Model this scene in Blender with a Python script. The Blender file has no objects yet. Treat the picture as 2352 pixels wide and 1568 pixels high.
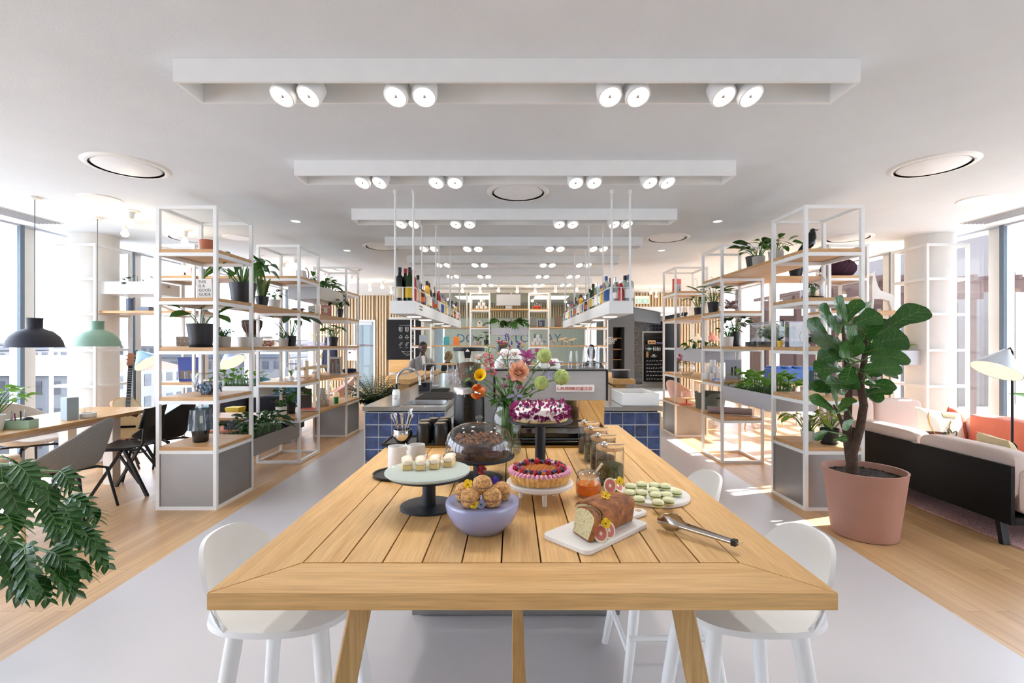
import bpy, math, random
from math import pi, sin, cos, sqrt, radians as R
from mathutils import Vector as V, Matrix, Euler
C = bpy.context.scene.collection
FP, CX, CY, EYE = 1100.0, 1176.0, 790.0, 1.45
def px(x, Y): return (x-CX)*Y/FP                      # lateral metres of a sight line at depth Y
def pz(y, Y): return EYE-(y-CY)*Y/FP
def on(x, y, z=0.0):                                   # where a sight line meets the level z
    Y = FP*(EYE-z)/(y-CY); return V((px(x, Y), Y, z))
ORD = 'first second third fourth fifth sixth seventh eighth ninth tenth eleventh twelfth thirteenth fourteenth fifteenth sixteenth seventeenth eighteenth nineteenth twentieth'.split()
ORD += ['twenty-'+o for o in ORD[:9]]
# ------------------------------------------------------------------ mesh building
class MB:
    def __init__(s): s.v = []; s.f = []
    def add(s, vs, fs):
        o = len(s.v); s.v += [tuple(v) for v in vs]; s.f += [tuple(i+o for i in f) for f in fs]; return s
    def box(s, x0, x1, y0, y1, z0, z1):
        return s.add([(x0,y0,z0),(x1,y0,z0),(x1,y1,z0),(x0,y1,z0),(x0,y0,z1),(x1,y0,z1),(x1,y1,z1),(x0,y1,z1)],
                     [(3,2,1,0),(4,5,6,7),(0,1,5,4),(1,2,6,5),(2,3,7,6),(3,0,4,7)])
    def obox(s, c, size, rot=(0,0,0)):
        m = Matrix.Translation(c) @ Euler(rot).to_matrix().to_4x4(); n = len(s.v)
        a, b, d = size[0]/2, size[1]/2, size[2]/2
        s.box(-a,a,-b,b,-d,d); return s.xf(m, n)
    def xf(s, m, n=0):
        s.v[n:] = [tuple(m @ V(v)) for v in s.v[n:]]; return s
    def bar(s, a, b, w, h=None):                       # square bar between two points
        a, b = V(a), V(b); d = b-a; h = h or w; n = len(s.v)
        q = d.to_track_quat('Z','X' if abs(d.normalized().z) > .95 else 'Y').to_matrix().to_4x4()
        s.box(-w/2,w/2,-h/2,h/2,0,d.length); return s.xf(Matrix.Translation(a) @ q, n)
    def cyl(s, a, b, r0, r1=None, n=14): return s.tube([a, b], [r0, r0 if r1 is None else r1], n)
    def tube(s, pts, r, n=8, closed=False, caps=True):
        pts = [V(p) for p in pts]; k = len(pts); rs = r if isinstance(r,(list,tuple)) else [r]*k
        vs = []; fs = []; pu = None
        for i, p in enumerate(pts):
            if closed: d = pts[(i+1)%k]-pts[i-1]
            else: d = (pts[min(i+1,k-1)]-pts[max(i-1,0)])
            if d.length < 1e-9: d = V((0,0,1))
            d.normalize()
            u = pu if pu is not None else (V((1,0,0)) if abs(d.x) < .9 else V((0,1,0)))
            u = u-d*u.dot(d)
            if u.length < 1e-6: u = d.orthogonal()
            u.normalize(); pu = u; w = d.cross(u)
            for j in range(n):
                a = 2*pi*j/n; vs.append(p+(u*cos(a)+w*sin(a))*rs[i])
        for i in range(k if closed else k-1):
            i2 = (i+1)%k
            for j in range(n): fs.append((i*n+j, i*n+(j+1)%n, i2*n+(j+1)%n, i2*n+j))
        if not closed and caps: fs += [tuple(range(n-1,-1,-1)), tuple((k-1)*n+j for j in range(n))]
        return s.add(vs, fs)
    def lathe(s, prof, n=28, c=(0,0,0), sx=1., sy=1., ang=0.):
        vs = []; fs = []; rows = []
        for r, z in prof:
            if r < 1e-6: rows.append([len(vs)]); vs.append((c[0],c[1],c[2]+z))
            else:
                rows.append(list(range(len(vs),len(vs)+n)))
                vs += [(c[0]+sx*r*cos(2*pi*j/n+ang), c[1]+sy*r*sin(2*pi*j/n+ang), c[2]+z) for j in range(n)]
        for a, b in zip(rows, rows[1:]):
            for j in range(n):
                k = (j+1)%n
                if len(a) == 1 and len(b) == 1: continue
                if len(a) == 1: fs.append((a[0], b[k], b[j]))
                elif len(b) == 1: fs.append((a[j], a[k], b[0]))
                else: fs.append((a[j], a[k], b[k], b[j]))
        return s.add(vs, fs)
    def ell(s, c, r, n=14, m=9, rot=None):
        r = r if isinstance(r,(list,tuple)) else (r,r,r); k = len(s.v)
        s.lathe([(sin(pi*i/m), -cos(pi*i/m)) if 0 < i < m else (0, -1 if i == 0 else 1) for i in range(m+1)], n)
        mt = Matrix.Translation(c) @ (Euler(rot).to_matrix().to_4x4() if rot else Matrix()) @ Matrix.Diagonal((r[0],r[1],r[2],1))
        return s.xf(mt, k)
    def prism(s, poly, z0, z1, m=None):
        n = len(poly); k = len(s.v)
        s.add([(x,y,z0) for x,y in poly]+[(x,y,z1) for x,y in poly],
              [tuple(range(n-1,-1,-1)), tuple(range(n,2*n))]+[(i,(i+1)%n,n+(i+1)%n,n+i) for i in range(n)])
        return s.xf(m, k) if m else s
    def loft(s, rings, caps=True):
        n = len(rings[0]); vs = [p for r in rings for p in r]; fs = []
        for i in range(len(rings)-1):
            for j in range(n): fs.append((i*n+j, i*n+(j+1)%n, (i+1)*n+(j+1)%n, (i+1)*n+j))
        if caps: fs += [tuple(range(n-1,-1,-1)), tuple((len(rings)-1)*n+j for j in range(n))]
        return s.add(vs, fs)
    def grid(s, fn, nu, nv, thick=0.):                 # surface fn(u,v), given a real thickness
        P = [[V(fn(i/nu, j/nv)) for j in range(nv+1)] for i in range(nu+1)]
        idx = lambda i, j: i*(nv+1)+j
        top = [P[i][j] for i in range(nu+1) for j in range(nv+1)]
        fs = [(idx(i,j), idx(i+1,j), idx(i+1,j+1), idx(i,j+1)) for i in range(nu) for j in range(nv)]
        if not thick: return s.add(top, fs)
        nrm = []
        for i in range(nu+1):
            for j in range(nv+1):
                a = P[min(i+1,nu)][j]-P[max(i-1,0)][j]; b = P[i][min(j+1,nv)]-P[i][max(j-1,0)]
                w = a.cross(b); nrm.append(w.normalized() if w.length > 1e-12 else V((0,0,1)))
        N = len(top); bot = [p-q*thick for p, q in zip(top, nrm)]
        f2 = [tuple(N+i for i in reversed(f)) for f in fs]
        rim = [idx(i,0) for i in range(nu+1)]+[idx(nu,j) for j in range(1,nv+1)]+[idx(i,nv) for i in range(nu-1,-1,-1)]+[idx(0,j) for j in range(nv-1,0,-1)]
        sd = [(rim[(k+1)%len(rim)], rim[k], N+rim[k], N+rim[(k+1)%len(rim)]) for k in range(len(rim))]
        return s.add(top+bot, fs+f2+sd)
    def pill(s, c, size, e=.35, n=20, m=12, rot=None): # soft-edged cushion
        pw = lambda x: math.copysign(abs(x)**e, x)
        vs = []; k = len(s.v)
        rows = []
        for i in range(m+1):
            f = -pi/2+pi*i/m
            cf, sf = pw(cos(f)) if 0 < i < m else 0, pw(sin(f))
            rows.append([(size[0]/2*cf*pw(cos(2*pi*j/n)), size[1]/2*cf*pw(sin(2*pi*j/n)), size[2]/2*sf) for j in range(n)])
        s.loft(rows, False)
        return s.xf(Matrix.Translation(c) @ (Euler(rot).to_matrix().to_4x4() if rot else Matrix()), k)
    def build(s, name, mat, parent=None, loc=None, rot=None, smooth=38, bevel=0, seg=2, sub=0):
        me = bpy.data.meshes.new(name); me.from_pydata(s.v, [], s.f); me.update()
        o = bpy.data.objects.new(name, me); C.objects.link(o)
        for mm in (mat if isinstance(mat,(list,tuple)) else [mat]): me.materials.append(mm)
        if smooth and not bevel:
            me.shade_smooth()
            try: me.set_sharp_from_angle(angle=R(smooth))
            except Exception: pass
        if parent: o.parent = parent
        if loc is not None: o.location = loc
        if rot is not None: o.rotation_euler = rot
        if bevel:
            b = o.modifiers.new('b','BEVEL'); b.width = bevel; b.segments = seg; b.limit_method = 'ANGLE'; b.angle_limit = R(40)
            me.shade_smooth(); b.harden_normals = True
            try: me.set_sharp_from_angle(angle=R(smooth or 38))
            except Exception: pass
        if sub:
            b = o.modifiers.new('s','SUBSURF'); b.levels = b.render_levels = sub
        return o
def tag(o, label, cat, group=None):
    o['label'] = label; o['category'] = cat
    if group: o['group'] = group
    return o
def thing(name, label, cat, loc=(0,0,0), rz=0, group=None):
    o = bpy.data.objects.new(name, None); C.objects.link(o); o.empty_display_size = .05
    o.location = loc; o.rotation_euler = (0,0,rz); return tag(o, label, cat, group)
def struct(o): o['kind'] = 'structure'; return o
KIDS = {}
def dup(o, loc, rz=None, label=None, parent=None):
    c = o.copy(); C.objects.link(c)
    if parent: c.parent = parent; c.matrix_parent_inverse = o.matrix_parent_inverse
    else:
        c.location = loc
        if rz is not None: c.rotation_euler = (0,0,rz)
        if label: c['label'] = label
    for ch in o.children: dup(ch, None, parent=c)
    return c
def text(name, body, size, mat, parent, loc, rot=(pi/2,0,0), ext=.0006, align='CENTER', sp=1.0, line=1.0):
    cu = bpy.data.curves.new(name, 'FONT'); cu.body = body; cu.size = size; cu.extrude = ext; cu.align_x = align
    cu.space_character = sp; cu.space_line = line; cu.resolution_u = 2
    t_ = bpy.data.objects.new('tmp', cu); C.objects.link(t_); dg = bpy.context.evaluated_depsgraph_get()
    me = bpy.data.meshes.new_from_object(t_.evaluated_get(dg)); bpy.data.objects.remove(t_); bpy.data.curves.remove(cu)
    o = bpy.data.objects.new(name, me); C.objects.link(o); me.materials.clear(); me.materials.append(mat)
    o.parent = parent; o.location = loc; o.rotation_euler = rot; return o
# ------------------------------------------------------------------ materials
def lin(h, a=True):
    h = h.lstrip('#'); c = [int(h[i:i+2],16)/255 for i in (0,2,4)]
    c = [x/12.92 if x <= .04045 else ((x+.055)/1.055)**2.4 for x in c]; return (*c, 1.)
def mul(c, k): return (min(c[0]*k,1), min(c[1]*k,1), min(c[2]*k,1), 1.)
MT = {}
def newmat(name):
    m = bpy.data.materials.new(name); m.use_nodes = True; nt = m.node_tree; nt.nodes.clear()
    out = nt.nodes.new('ShaderNodeOutputMaterial'); return m, nt, out
def nd(nt, t, **kw):
    n = nt.nodes.new('ShaderNode'+t)
    for k, v in kw.items():
        if k.startswith('i_'): n.inputs[k[2:].replace('_',' ')].default_value = v
        else: setattr(n, k, v)
    return n
def mk(name, c, r=.5, m=0., n=.05, ns=9., b=0., bs=60., coat=0., em=0., c2=None, st=(1,1,1), sss=0., isl=0., sheen=0., aniso=0.):
    if name in MT: return MT[name]
    mt, nt, out = newmat(name); L = nt.links.new
    p = nd(nt,'BsdfPrincipled'); L(p.outputs[0], out.inputs[0])
    p.inputs['Roughness'].default_value = r; p.inputs['Metallic'].default_value = m
    p.inputs['Coat Weight'].default_value = coat; p.inputs['Coat Roughness'].default_value = .08
    if sheen: p.inputs['Sheen Weight'].default_value = sheen
    if sss: p.inputs['Subsurface Weight'].default_value = sss; p.inputs['Subsurface Radius'].default_value = (.01,.006,.003); p.inputs['Subsurface Scale'].default_value = .5
    tc = nd(nt,'TexCoord'); mp = nd(nt,'Mapping'); mp.inputs['Scale'].default_value = st; L(tc.outputs['Object'], mp.inputs[0])
    nz = nd(nt,'TexNoise', i_Scale=ns, i_Detail=4.); L(mp.outputs[0], nz.inputs['Vector'])
    mx = nd(nt,'MixRGB'); a = lin(c); bcol = lin(c2) if c2 else a
    mx.inputs[1].default_value = mul(a, 1-n); mx.inputs[2].default_value = mul(bcol, 1+n)
    cr = nd(nt,'MapRange'); cr.inputs[1].default_value = .3; cr.inputs[2].default_value = .7
    L(nz.outputs[0], cr.inputs[0]); L(cr.outputs[0], mx.inputs[0]); col = mx.outputs[0]
    if isl:
        g = nd(nt,'NewGeometry'); mr = nd(nt,'MapRange'); mr.inputs[3].default_value = 1-isl; mr.inputs[4].default_value = 1+isl
        L(g.outputs['Random Per Island'], mr.inputs[0]); hs = nd(nt,'HueSaturation'); L(mr.outputs[0], hs.inputs['Value']); L(col, hs.inputs['Color']); col = hs.outputs[0]
    L(col, p.inputs['Base Color'])
    if em: L(col, p.inputs['Emission Color']); p.inputs['Emission Strength'].default_value = em
    if b:
        n2 = nd(nt,'TexNoise', i_Scale=bs, i_Detail=3.); L(mp.outputs[0], n2.inputs['Vector'])
        bp = nd(nt,'Bump', i_Strength=b, i_Distance=.01); L(n2.outputs[0], bp.inputs['Height']); L(bp.outputs[0], p.inputs['Normal'])
    MT[name] = mt; return mt
def wood(name, c1, c2, axis='Y', sc=1., r=.45, isl=.1, dens=30., bump=.12, coat=0., spec=.5):
    mt, nt, out = newmat(name); L = nt.links.new
    p = nd(nt,'BsdfPrincipled', i_Roughness=r); L(p.outputs[0], out.inputs[0]); p.inputs['Coat Weight'].default_value = coat; p.inputs['Specular IOR Level'].default_value = spec
    tc = nd(nt,'TexCoord'); g = nd(nt,'NewGeometry')
    ad = nd(nt,'VectorMath', operation='ADD'); sc_ = nd(nt,'VectorMath', operation='SCALE')
    cb = nd(nt,'CombineXYZ'); [L(g.outputs['Random Per Island'], cb.inputs[i]) for i in range(3)]
    L(cb.outputs[0], sc_.inputs[0]); sc_.inputs['Scale'].default_value = 7.3
    L(tc.outputs['Object'], ad.inputs[0]); L(sc_.outputs[0], ad.inputs[1])
    mp = nd(nt,'Mapping'); s = [dens*sc]*3; s['XYZ'.index(axis)] = 1.4*sc; mp.inputs['Scale'].default_value = s; L(ad.outputs[0], mp.inputs[0])
    n1 = nd(nt,'TexNoise', i_Scale=1., i_Detail=6., i_Roughness=.62, i_Distortion=.5); L(mp.outputs[0], n1.inputs['Vector'])
    mp2 = nd(nt,'Mapping'); s2 = [dens*7*sc]*3; s2['XYZ'.index(axis)] = 9.*sc; mp2.inputs['Scale'].default_value = s2; L(ad.outputs[0], mp2.inputs[0])
    n2 = nd(nt,'TexNoise', i_Scale=1., i_Detail=3.); L(mp2.outputs[0], n2.inputs['Vector'])
    mr = nd(nt,'MapRange'); mr.inputs[1].default_value = .32; mr.inputs[2].default_value = .68; L(n1.outputs[0], mr.inputs[0])
    mx = nd(nt,'MixRGB'); mx.inputs[1].default_value = lin(c1); mx.inputs[2].default_value = lin(c2); L(mr.outputs[0], mx.inputs[0])
    m2 = nd(nt,'MapRange'); m2.inputs[1].default_value = .35; m2.inputs[2].default_value = .6; m2.inputs[3].default_value = .86; m2.inputs[4].default_value = 1.04; L(n2.outputs[0], m2.inputs[0])
    hs = nd(nt,'HueSaturation'); L(mx.outputs[0], hs.inputs['Color'])
    m3 = nd(nt,'MapRange'); m3.inputs[3].default_value = 1-isl; m3.inputs[4].default_value = 1+isl; L(g.outputs['Random Per Island'], m3.inputs[0])
    mm = nd(nt,'Math', operation='MULTIPLY'); L(m2.outputs[0], mm.inputs[0]); L(m3.outputs[0], mm.inputs[1]); L(mm.outputs[0], hs.inputs['Value'])
    L(hs.outputs[0], p.inputs['Base Color'])
    bp = nd(nt,'Bump', i_Strength=bump, i_Distance=.004); L(n2.outputs[0], bp.inputs['Height']); L(bp.outputs[0], p.inputs['Normal'])
    MT[name] = mt; return mt
def planks(name, c1, c2, seam, w, ln, rotz, r=.38):
    mt, nt, out = newmat(name); L = nt.links.new
    p = nd(nt,'BsdfPrincipled', i_Roughness=r); L(p.outputs[0], out.inputs[0])
    tc = nd(nt,'TexCoord'); mp = nd(nt,'Mapping'); mp.inputs['Rotation'].default_value = (0,0,rotz); L(tc.outputs['Object'], mp.inputs[0])
    br = nd(nt,'TexBrick', offset=.37, i_Scale=1., i_Bias=0., i_Mortar_Size=.0012, i_Mortar_Smooth=.2)
    br.inputs['Color1'].default_value = lin(c1); br.inputs['Color2'].default_value = lin(c2); br.inputs['Mortar'].default_value = lin(seam)
    br.inputs['Brick Width'].default_value = ln; br.inputs['Row Height'].default_value = w; L(mp.outputs[0], br.inputs['Vector'])
    m2 = nd(nt,'Mapping'); m2.inputs['Scale'].default_value = (1.5,38,1); L(mp.outputs[0], m2.inputs[0])
    n1 = nd(nt,'TexNoise', i_Scale=1., i_Detail=6., i_Distortion=.4); L(m2.outputs[0], n1.inputs['Vector'])
    m3 = nd(nt,'MapRange'); m3.inputs[1].default_value = .3; m3.inputs[2].default_value = .7; m3.inputs[3].default_value = .86; m3.inputs[4].default_value = 1.1; L(n1.outputs[0], m3.inputs[0])
    hs = nd(nt,'HueSaturation'); L(br.outputs[0], hs.inputs['Color']); L(m3.outputs[0], hs.inputs['Value']); L(hs.outputs[0], p.inputs['Base Color'])
    MT[name] = mt; return mt
def glass(name, tint='ffffff', refl=.3, rim=.75, rough=.0, body=0.):
    # thin clear sheet: transmission plus a view-angle (Fresnel-like) mirror share
    if name in MT: return MT[name]
    mt, nt, out = newmat(name); L = nt.links.new
    lw = nd(nt,'LayerWeight', i_Blend=.5); pw = nd(nt,'Math', operation='POWER'); pw.inputs[1].default_value = 4.; L(lw.outputs['Facing'], pw.inputs[0]); lw = nd(nt,'MapRange'); lw.inputs[3].default_value = refl*.16; lw.inputs[4].default_value = min(.85,.45+refl); L(pw.outputs[0], lw.inputs[0]); tr = nd(nt,'BsdfTransparent'); gl = nd(nt,'BsdfGlossy', i_Roughness=rough)
    l2 = nd(nt,'LayerWeight', i_Blend=.5); p2_ = nd(nt,'Math', operation='POWER'); p2_.inputs[1].default_value = 1.7; L(l2.outputs['Facing'], p2_.inputs[0]); cm = nd(nt,'MixRGB'); cm.inputs[1].default_value = lin(tint); cm.inputs[2].default_value = mul(lin(tint), rim)
    L(p2_.outputs[0], cm.inputs[0]); L(cm.outputs[0], tr.inputs[0])
    mx = nd(nt,'MixShader'); L(lw.outputs[0], mx.inputs[0]); L(tr.outputs[0], mx.inputs[1]); L(gl.outputs[0], mx.inputs[2])
    fin = mx
    if body:
        df = nd(nt,'BsdfDiffuse'); df.inputs[0].default_value = lin(tint); m2 = nd(nt,'MixShader'); m2.inputs[0].default_value = body
        L(mx.outputs[0], m2.inputs[1]); L(df.outputs[0], m2.inputs[2]); fin = m2
    L(fin.outputs[0], out.inputs[0]); MT[name] = mt; return mt
def lamp_mat(name, c, s):
    if name in MT: return MT[name]
    mt, nt, out = newmat(name); e = nd(nt,'Emission', i_Strength=s)
    tc = nd(nt,'TexCoord'); nz = nd(nt,'TexNoise', i_Scale=6.); nt.links.new(tc.outputs['Object'], nz.inputs['Vector'])
    mx = nd(nt,'MixRGB'); mx.inputs[1].default_value = lin(c); mx.inputs[2].default_value = mul(lin(c), .96)
    nt.links.new(nz.outputs[0], mx.inputs[0]); nt.links.new(mx.outputs[0], e.inputs[0]); nt.links.new(e.outputs[0], out.inputs[0])
    MT[name] = mt; return mt
def leafmat(name, c, c2, r=.35, tr=.25):
    if name in MT: return MT[name]
    mt, nt, out = newmat(name); L = nt.links.new
    p = nd(nt,'BsdfPrincipled', i_Roughness=r); t = nd(nt,'BsdfTranslucent'); mx = nd(nt,'MixShader'); mx.inputs[0].default_value = tr
    tc = nd(nt,'TexCoord'); nz = nd(nt,'TexNoise', i_Scale=14., i_Detail=3.); L(tc.outputs['Object'], nz.inputs['Vector'])
    g = nd(nt,'NewGeometry'); a = nd(nt,'Math', operation='ADD'); s = nd(nt,'Math', operation='MULTIPLY'); s.inputs[1].default_value = .5
    L(nz.outputs[0], a.inputs[0]); L(g.outputs['Random Per Island'], a.inputs[1]); L(a.outputs[0], s.inputs[0])
    cm = nd(nt,'MixRGB'); cm.inputs[1].default_value = lin(c); cm.inputs[2].default_value = lin(c2); L(s.outputs[0], cm.inputs[0])
    L(cm.outputs[0], p.inputs['Base Color']); L(cm.outputs[0], t.inputs[0]); L(p.outputs[0], mx.inputs[1]); L(t.outputs[0], mx.inputs[2]); L(mx.outputs[0], out.inputs[0])
    MT[name] = mt; return mt
white = mk('white powder-coated metal','ECEDEC',.42,n=.02)
offw = mk('warm white lacquer','E4E0D8',.45,n=.02)
plaster = mk('white ceiling plaster','DDE2E6',.85,n=.02,ns=3,b=.12,bs=90)
oakY = wood('oiled oak along','C89858','DDB377','Y',isl=.1)
oakX = wood('oiled oak across','C89858','DDB377','X',isl=.05)
oakZ = wood('oak upright','AC8852','C6A26C','Z')
shelfw = wood('oak shelf board','B98C58','D2A874','X',dens=22,isl=.08)
shelfwY = wood('oak shelf board lengthwise','B98C58','D2A874','Y',dens=22,isl=.08)
palew = wood('pale birch','D9BC90','E8D2AC','Z',isl=.06)
slatw = wood('pale oak slats','D0B894','E0CCAE','Z',isl=.12)
dkwood = wood('black stained oak','070708','111112','Y',dens=40,r=.6,spec=.2)
floorw = planks('oak strip floor','CFA878','BD9468','98744C',.075,1.3,pi/2)
polyfl = mk('pale grey poured floor','C3BFC0',.34,n=.025,ns=1.3)
steel = mk('brushed stainless steel','B9BCC1',.38,.45,n=.05,ns=4,st=(1,1,60))
steelX = mk('satin steel plate','B2B1B0',.2,1.,n=.06,ns=3,st=(1,40,1))
chrome = mk('polished chrome','D8D8DA',.06,1.,n=.02)
brass = mk('bronze strip','A08858',.3,1.,n=.05)
zinc = mk('grey metal panel','9C9B9A',.42,.75,n=.05,ns=2.5)
taupe = mk('taupe lacquered metal','8C8480',.45,.15,n=.03)
lgrey = mk('light grey lacquered metal','B9BBC2',.45,.1,n=.03)
blackm = mk('matt black metal','17181A',.5,.2,n=.08)
navym = mk('dark slate metal','252A33',.45,.2,n=.06)
blackg = mk('gloss black','0C0C0D',.12,n=.1)
blacks = mk('satin black plastic','0C0D0E',.38,n=.1)
blkfab = mk('black upholstery','08090A',.8,n=.15,ns=200,b=.2,bs=300)
rubber = mk('charcoal rubber','2B2723',.7,n=.1)
marble = mk('white marble','F0EEEB',.28,n=.03,ns=5,c2='E2E1E0')
ceram = mk('white glazed ceramic','F1F0EE',.22,n=.02,coat=.4)
lilac = mk('lilac glazed stoneware','8E95BE',.22,n=.05,ns=6,coat=.5,c2='9AA0C6')
terra = mk('pink terracotta','B08270',.62,n=.05,ns=6)
terra2 = mk('red terracotta','B56A4A',.7,n=.06)
potdk = mk('anthracite glazed pot','1F2127',.42,n=.1)
potgr = mk('grey concrete pot','B5B0A9',.75,n=.06,ns=20)
potwh = mk('white stoneware pot','E2DFDA',.5,n=.03)
potbl = mk('blue grey pot','5D6E86',.5,n=.05)
soil = mk('dark potting soil','2A1D14',.95,n=.4,ns=70,b=1.,bs=80)
gclear = glass('clear glass',refl=.45,rim=.68)
gpane = glass('window pane',refl=.12,rim=.97)
gpart = glass('partition pane','F0F6F5',refl=.16,rim=.9)
gdome = glass('glass dome',refl=.6,rim=.55)
gtint = glass('pale green glass','DDE7E0',refl=.3,rim=.85,body=.62)
gsmoke = glass('smoked grey glass','5F646B',refl=.5,rim=.5,body=.1)
ggreen = glass('green bottle glass','3C6B34',refl=.3,rim=.4,body=.2)
gamber = glass('amber bottle glass','A86A22',refl=.3,rim=.4,body=.25)
gbottle = glass('bottle glass','DCE6E6',refl=.6,rim=.4,body=.14)
honeym = glass('honey','F28A10',refl=.12,rim=.85,body=.55)
tilem = mk('glazed navy tile','1F3058',.1,n=.3,ns=14,b=.9,bs=14,coat=.6,isl=.35,c2='2E4472')
tiled = mk('dark navy cafe tile','141A30',.2,n=.2,ns=14,isl=.3,coat=.4)
grout = mk('white grout','DCDCDA',.8,n=.03)
bulb = lamp_mat('warm bulb','FFE2B0',5.); lens = lamp_mat('spot lens','FFF6E6',2.6); warmsh = lamp_mat('lit shade','FFE9C8',1.1)
glowp = lamp_mat('down glow','FFF2DC',5.)
green = leafmat('mid green leaf','2E5A22','4F8034'); dkgreen = leafmat('deep green leaf','17371B','2E5527',.3)
ltgreen = leafmat('fresh green leaf','4E8A2A','86B848',.4,.35); blgreen = leafmat('blue green leaf','2C4A38','4E6E58')
figleaf = leafmat('leathery fig leaf','1F4A1C','3F7430',.3,.18); stemm = mk('green stem','55803A',.5,n=.15); bark = mk('brown bark','4A382C',.9,n=.3,ns=40,b=.8,bs=50)
skinD = mk('deep brown skin','5B3A2A',.5,n=.05,sss=.1); skinL = mk('light skin','D9AE93',.5,n=.04,sss=.1)
paperw = mk('white paper','F2F1ED',.7,n=.02); ink = mk('black ink','1C1C1E',.6); inkw = mk('white print','F4F4F2',.6,n=.02); redp = mk('red print','C2202A',.45,n=.06)
coral = mk('coral wool','EB8368',.9,n=.06,ns=120,b=.4,bs=200,sheen=.3)
pinkup = mk('blush linen upholstery','CDBBB2',.9,n=.07,ns=160,b=.3,bs=260,st=(1,1,3))
SKY, SUNE, BULBE, SPOTE, EXPO = 8.2, 19.0, 4.0, 30.0, 0.36
CEIL = 2.80; WX = 5.57
# ================================================================== SETTING
struct(MB().box(-WX-.3,WX+.3,-3.2,17.6,-.12,0).build('floor', floorw, bevel=0, smooth=0))
struct(MB().prism([(-2.27,-3.2),(2.3,-3.2),(2.3,0.4),(2.53,7.4),(2.53,11.6),(-2.56,11.6),(-2.56,9.6),(-2.3,1.2)],.0002,.003).build('floor_center', polyfl, smooth=0))
struct(MB().box(2.4,5.5,12.3,17.5,.0002,.004).build('floor_cafe', mk('grey concrete screed','B4B0AA',.4,n=.05,ns=3), smooth=0))
struct(MB().box(-WX-.3,WX+.3,-3.2,17.6,CEIL,CEIL+.2).build('ceiling', plaster, smooth=0))
darkm = mk('blue grey window profile','66737F',.45,.3,n=.04)
MY = [-2.57,-.97,.63,2.23,3.83,5.43,7.03,8.63,10.23,11.83,13.43,15.03,16.63]
k = 0
for s in (-1, 1):
    for i in range(len(MY)-1):
        if s > 0 and MY[i] > 12: continue
        k += 1; y0, y1 = MY[i], MY[i+1]; x = s*WX
        m = MB().box(x-.02,x+.02,y0-.025,y0+.025,0,CEIL)
        w = struct(m.build('window_%d'%k, darkm, smooth=0))
        MB().box(x-.02,x+.02,y0+.025,y1-.025,0,.05).box(x-.02,x+.02,y0+.025,y1-.025,CEIL-.02,CEIL).build('frame', lgrey, w, smooth=0)
        MB().box(x-.012,x+.012,y0+.025,y1-.025,.05,CEIL-.02).build('pane', gpane, w, smooth=0)
        MB().box(x-.16 if s < 0 else x+.021, x-.021 if s < 0 else x+.16, y0+.031,y0+.19,0,CEIL-.001).build('frame', offw, w, smooth=0)
for s, n in ((-1,'left'),(1,'right')):
    c = MB().lathe([(0,0),(.25,0),(.25,CEIL),(0,CEIL)],40,(s*5.25,6.02,0)); 
    struct(c.build('column_'+n, mk('white column render','E4E2DE',.6,n=.02)))
struct(MB().box(-WX-.3,WX+.3,-3.35,-3.2,0,CEIL).build('wall_front', mk('warm grey wall paint','B8B4AC',.8,n=.02), smooth=0))
# --- back walls
def slats(name, a, b, z0, z1, pitch=.078, wd=.042, rev=1):
    a, b = V(a), V(b); d = b-a; n = int(d.length/pitch); u = d.normalized(); nn = V((u.y,-u.x,0))*rev
    w = MB(); rz = math.atan2(u.y,u.x)
    w.obox(((a+b)/2-nn*-.0+V((0,0,(z0+z1)/2)))-nn*.03,(d.length,.03,z1-z0),(0,0,rz))
    o = struct(w.build(name, mk('brown felt backing','A8916F',.9,n=.05), smooth=0))
    q = MB()
    for i in range(n):
        p = a+u*(i+.5)*pitch; q.obox((p.x+nn.x*.008,p.y+nn.y*.008,(z0+z1)/2),(wd,.045,z1-z0-.004),(0,0,rz))
    q.build('slats', slatw, o, smooth=0); return o
slats('wall_back_left',(-5.57,13.3,0),(-4.38,13.3,0),0,CEIL)
slats('wall_back_lintel',(-4.38,13.3,0),(-3.78,13.3,0),2.12,CEIL)
slats('wall_back_pier',(-3.78,13.3,0),(-3.42,13.3,0),.06,CEIL)
slats('wall_back_header',(-3.42,13.3,0),(-2.2,13.3,0),2.2,CEIL)
struct(MB().box(-3.42,-2.2,13.3,13.4,0,2.2).build('wall_alcove', offw, smooth=0))
struct(MB().box(-2.26,-2.2,11.9,13.3,0,CEIL).build('wall_return', offw, smooth=0))
d1 = struct(MB().box(-4.38,-4.33,13.22,13.32,0,2.12).box(-3.83,-3.78,13.22,13.32,0,2.12).box(-4.33,-3.83,13.22,13.32,2.06,2.12).build('door_1', offw, smooth=0))
MB().box(-4.33,-3.83,13.26,13.272,.01,2.06).build('pane', gpart, d1, smooth=0)
MB().box(-4.3,-3.86,13.2,13.25,1.98,2.05).build('door_closer', steel, d1, smooth=0)
struct(MB().box(-5.57,-2.3,15.9,16,0,CEIL).build('wall_meeting', mk('grey blue felt wall','9AA3AC',.9,n=.04), smooth=0))
struct(MB().box(-2.2,2.4,15.6,15.7,0,CEIL).build('wall_back', mk('pale green grey curtain','C6CFCB',.9,n=.08,ns=6,st=(9,1,.1)), smooth=0))
slats('wall_back_band',(-2.2,15.55,0),(2.4,15.55,0),2.3,2.72)
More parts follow.
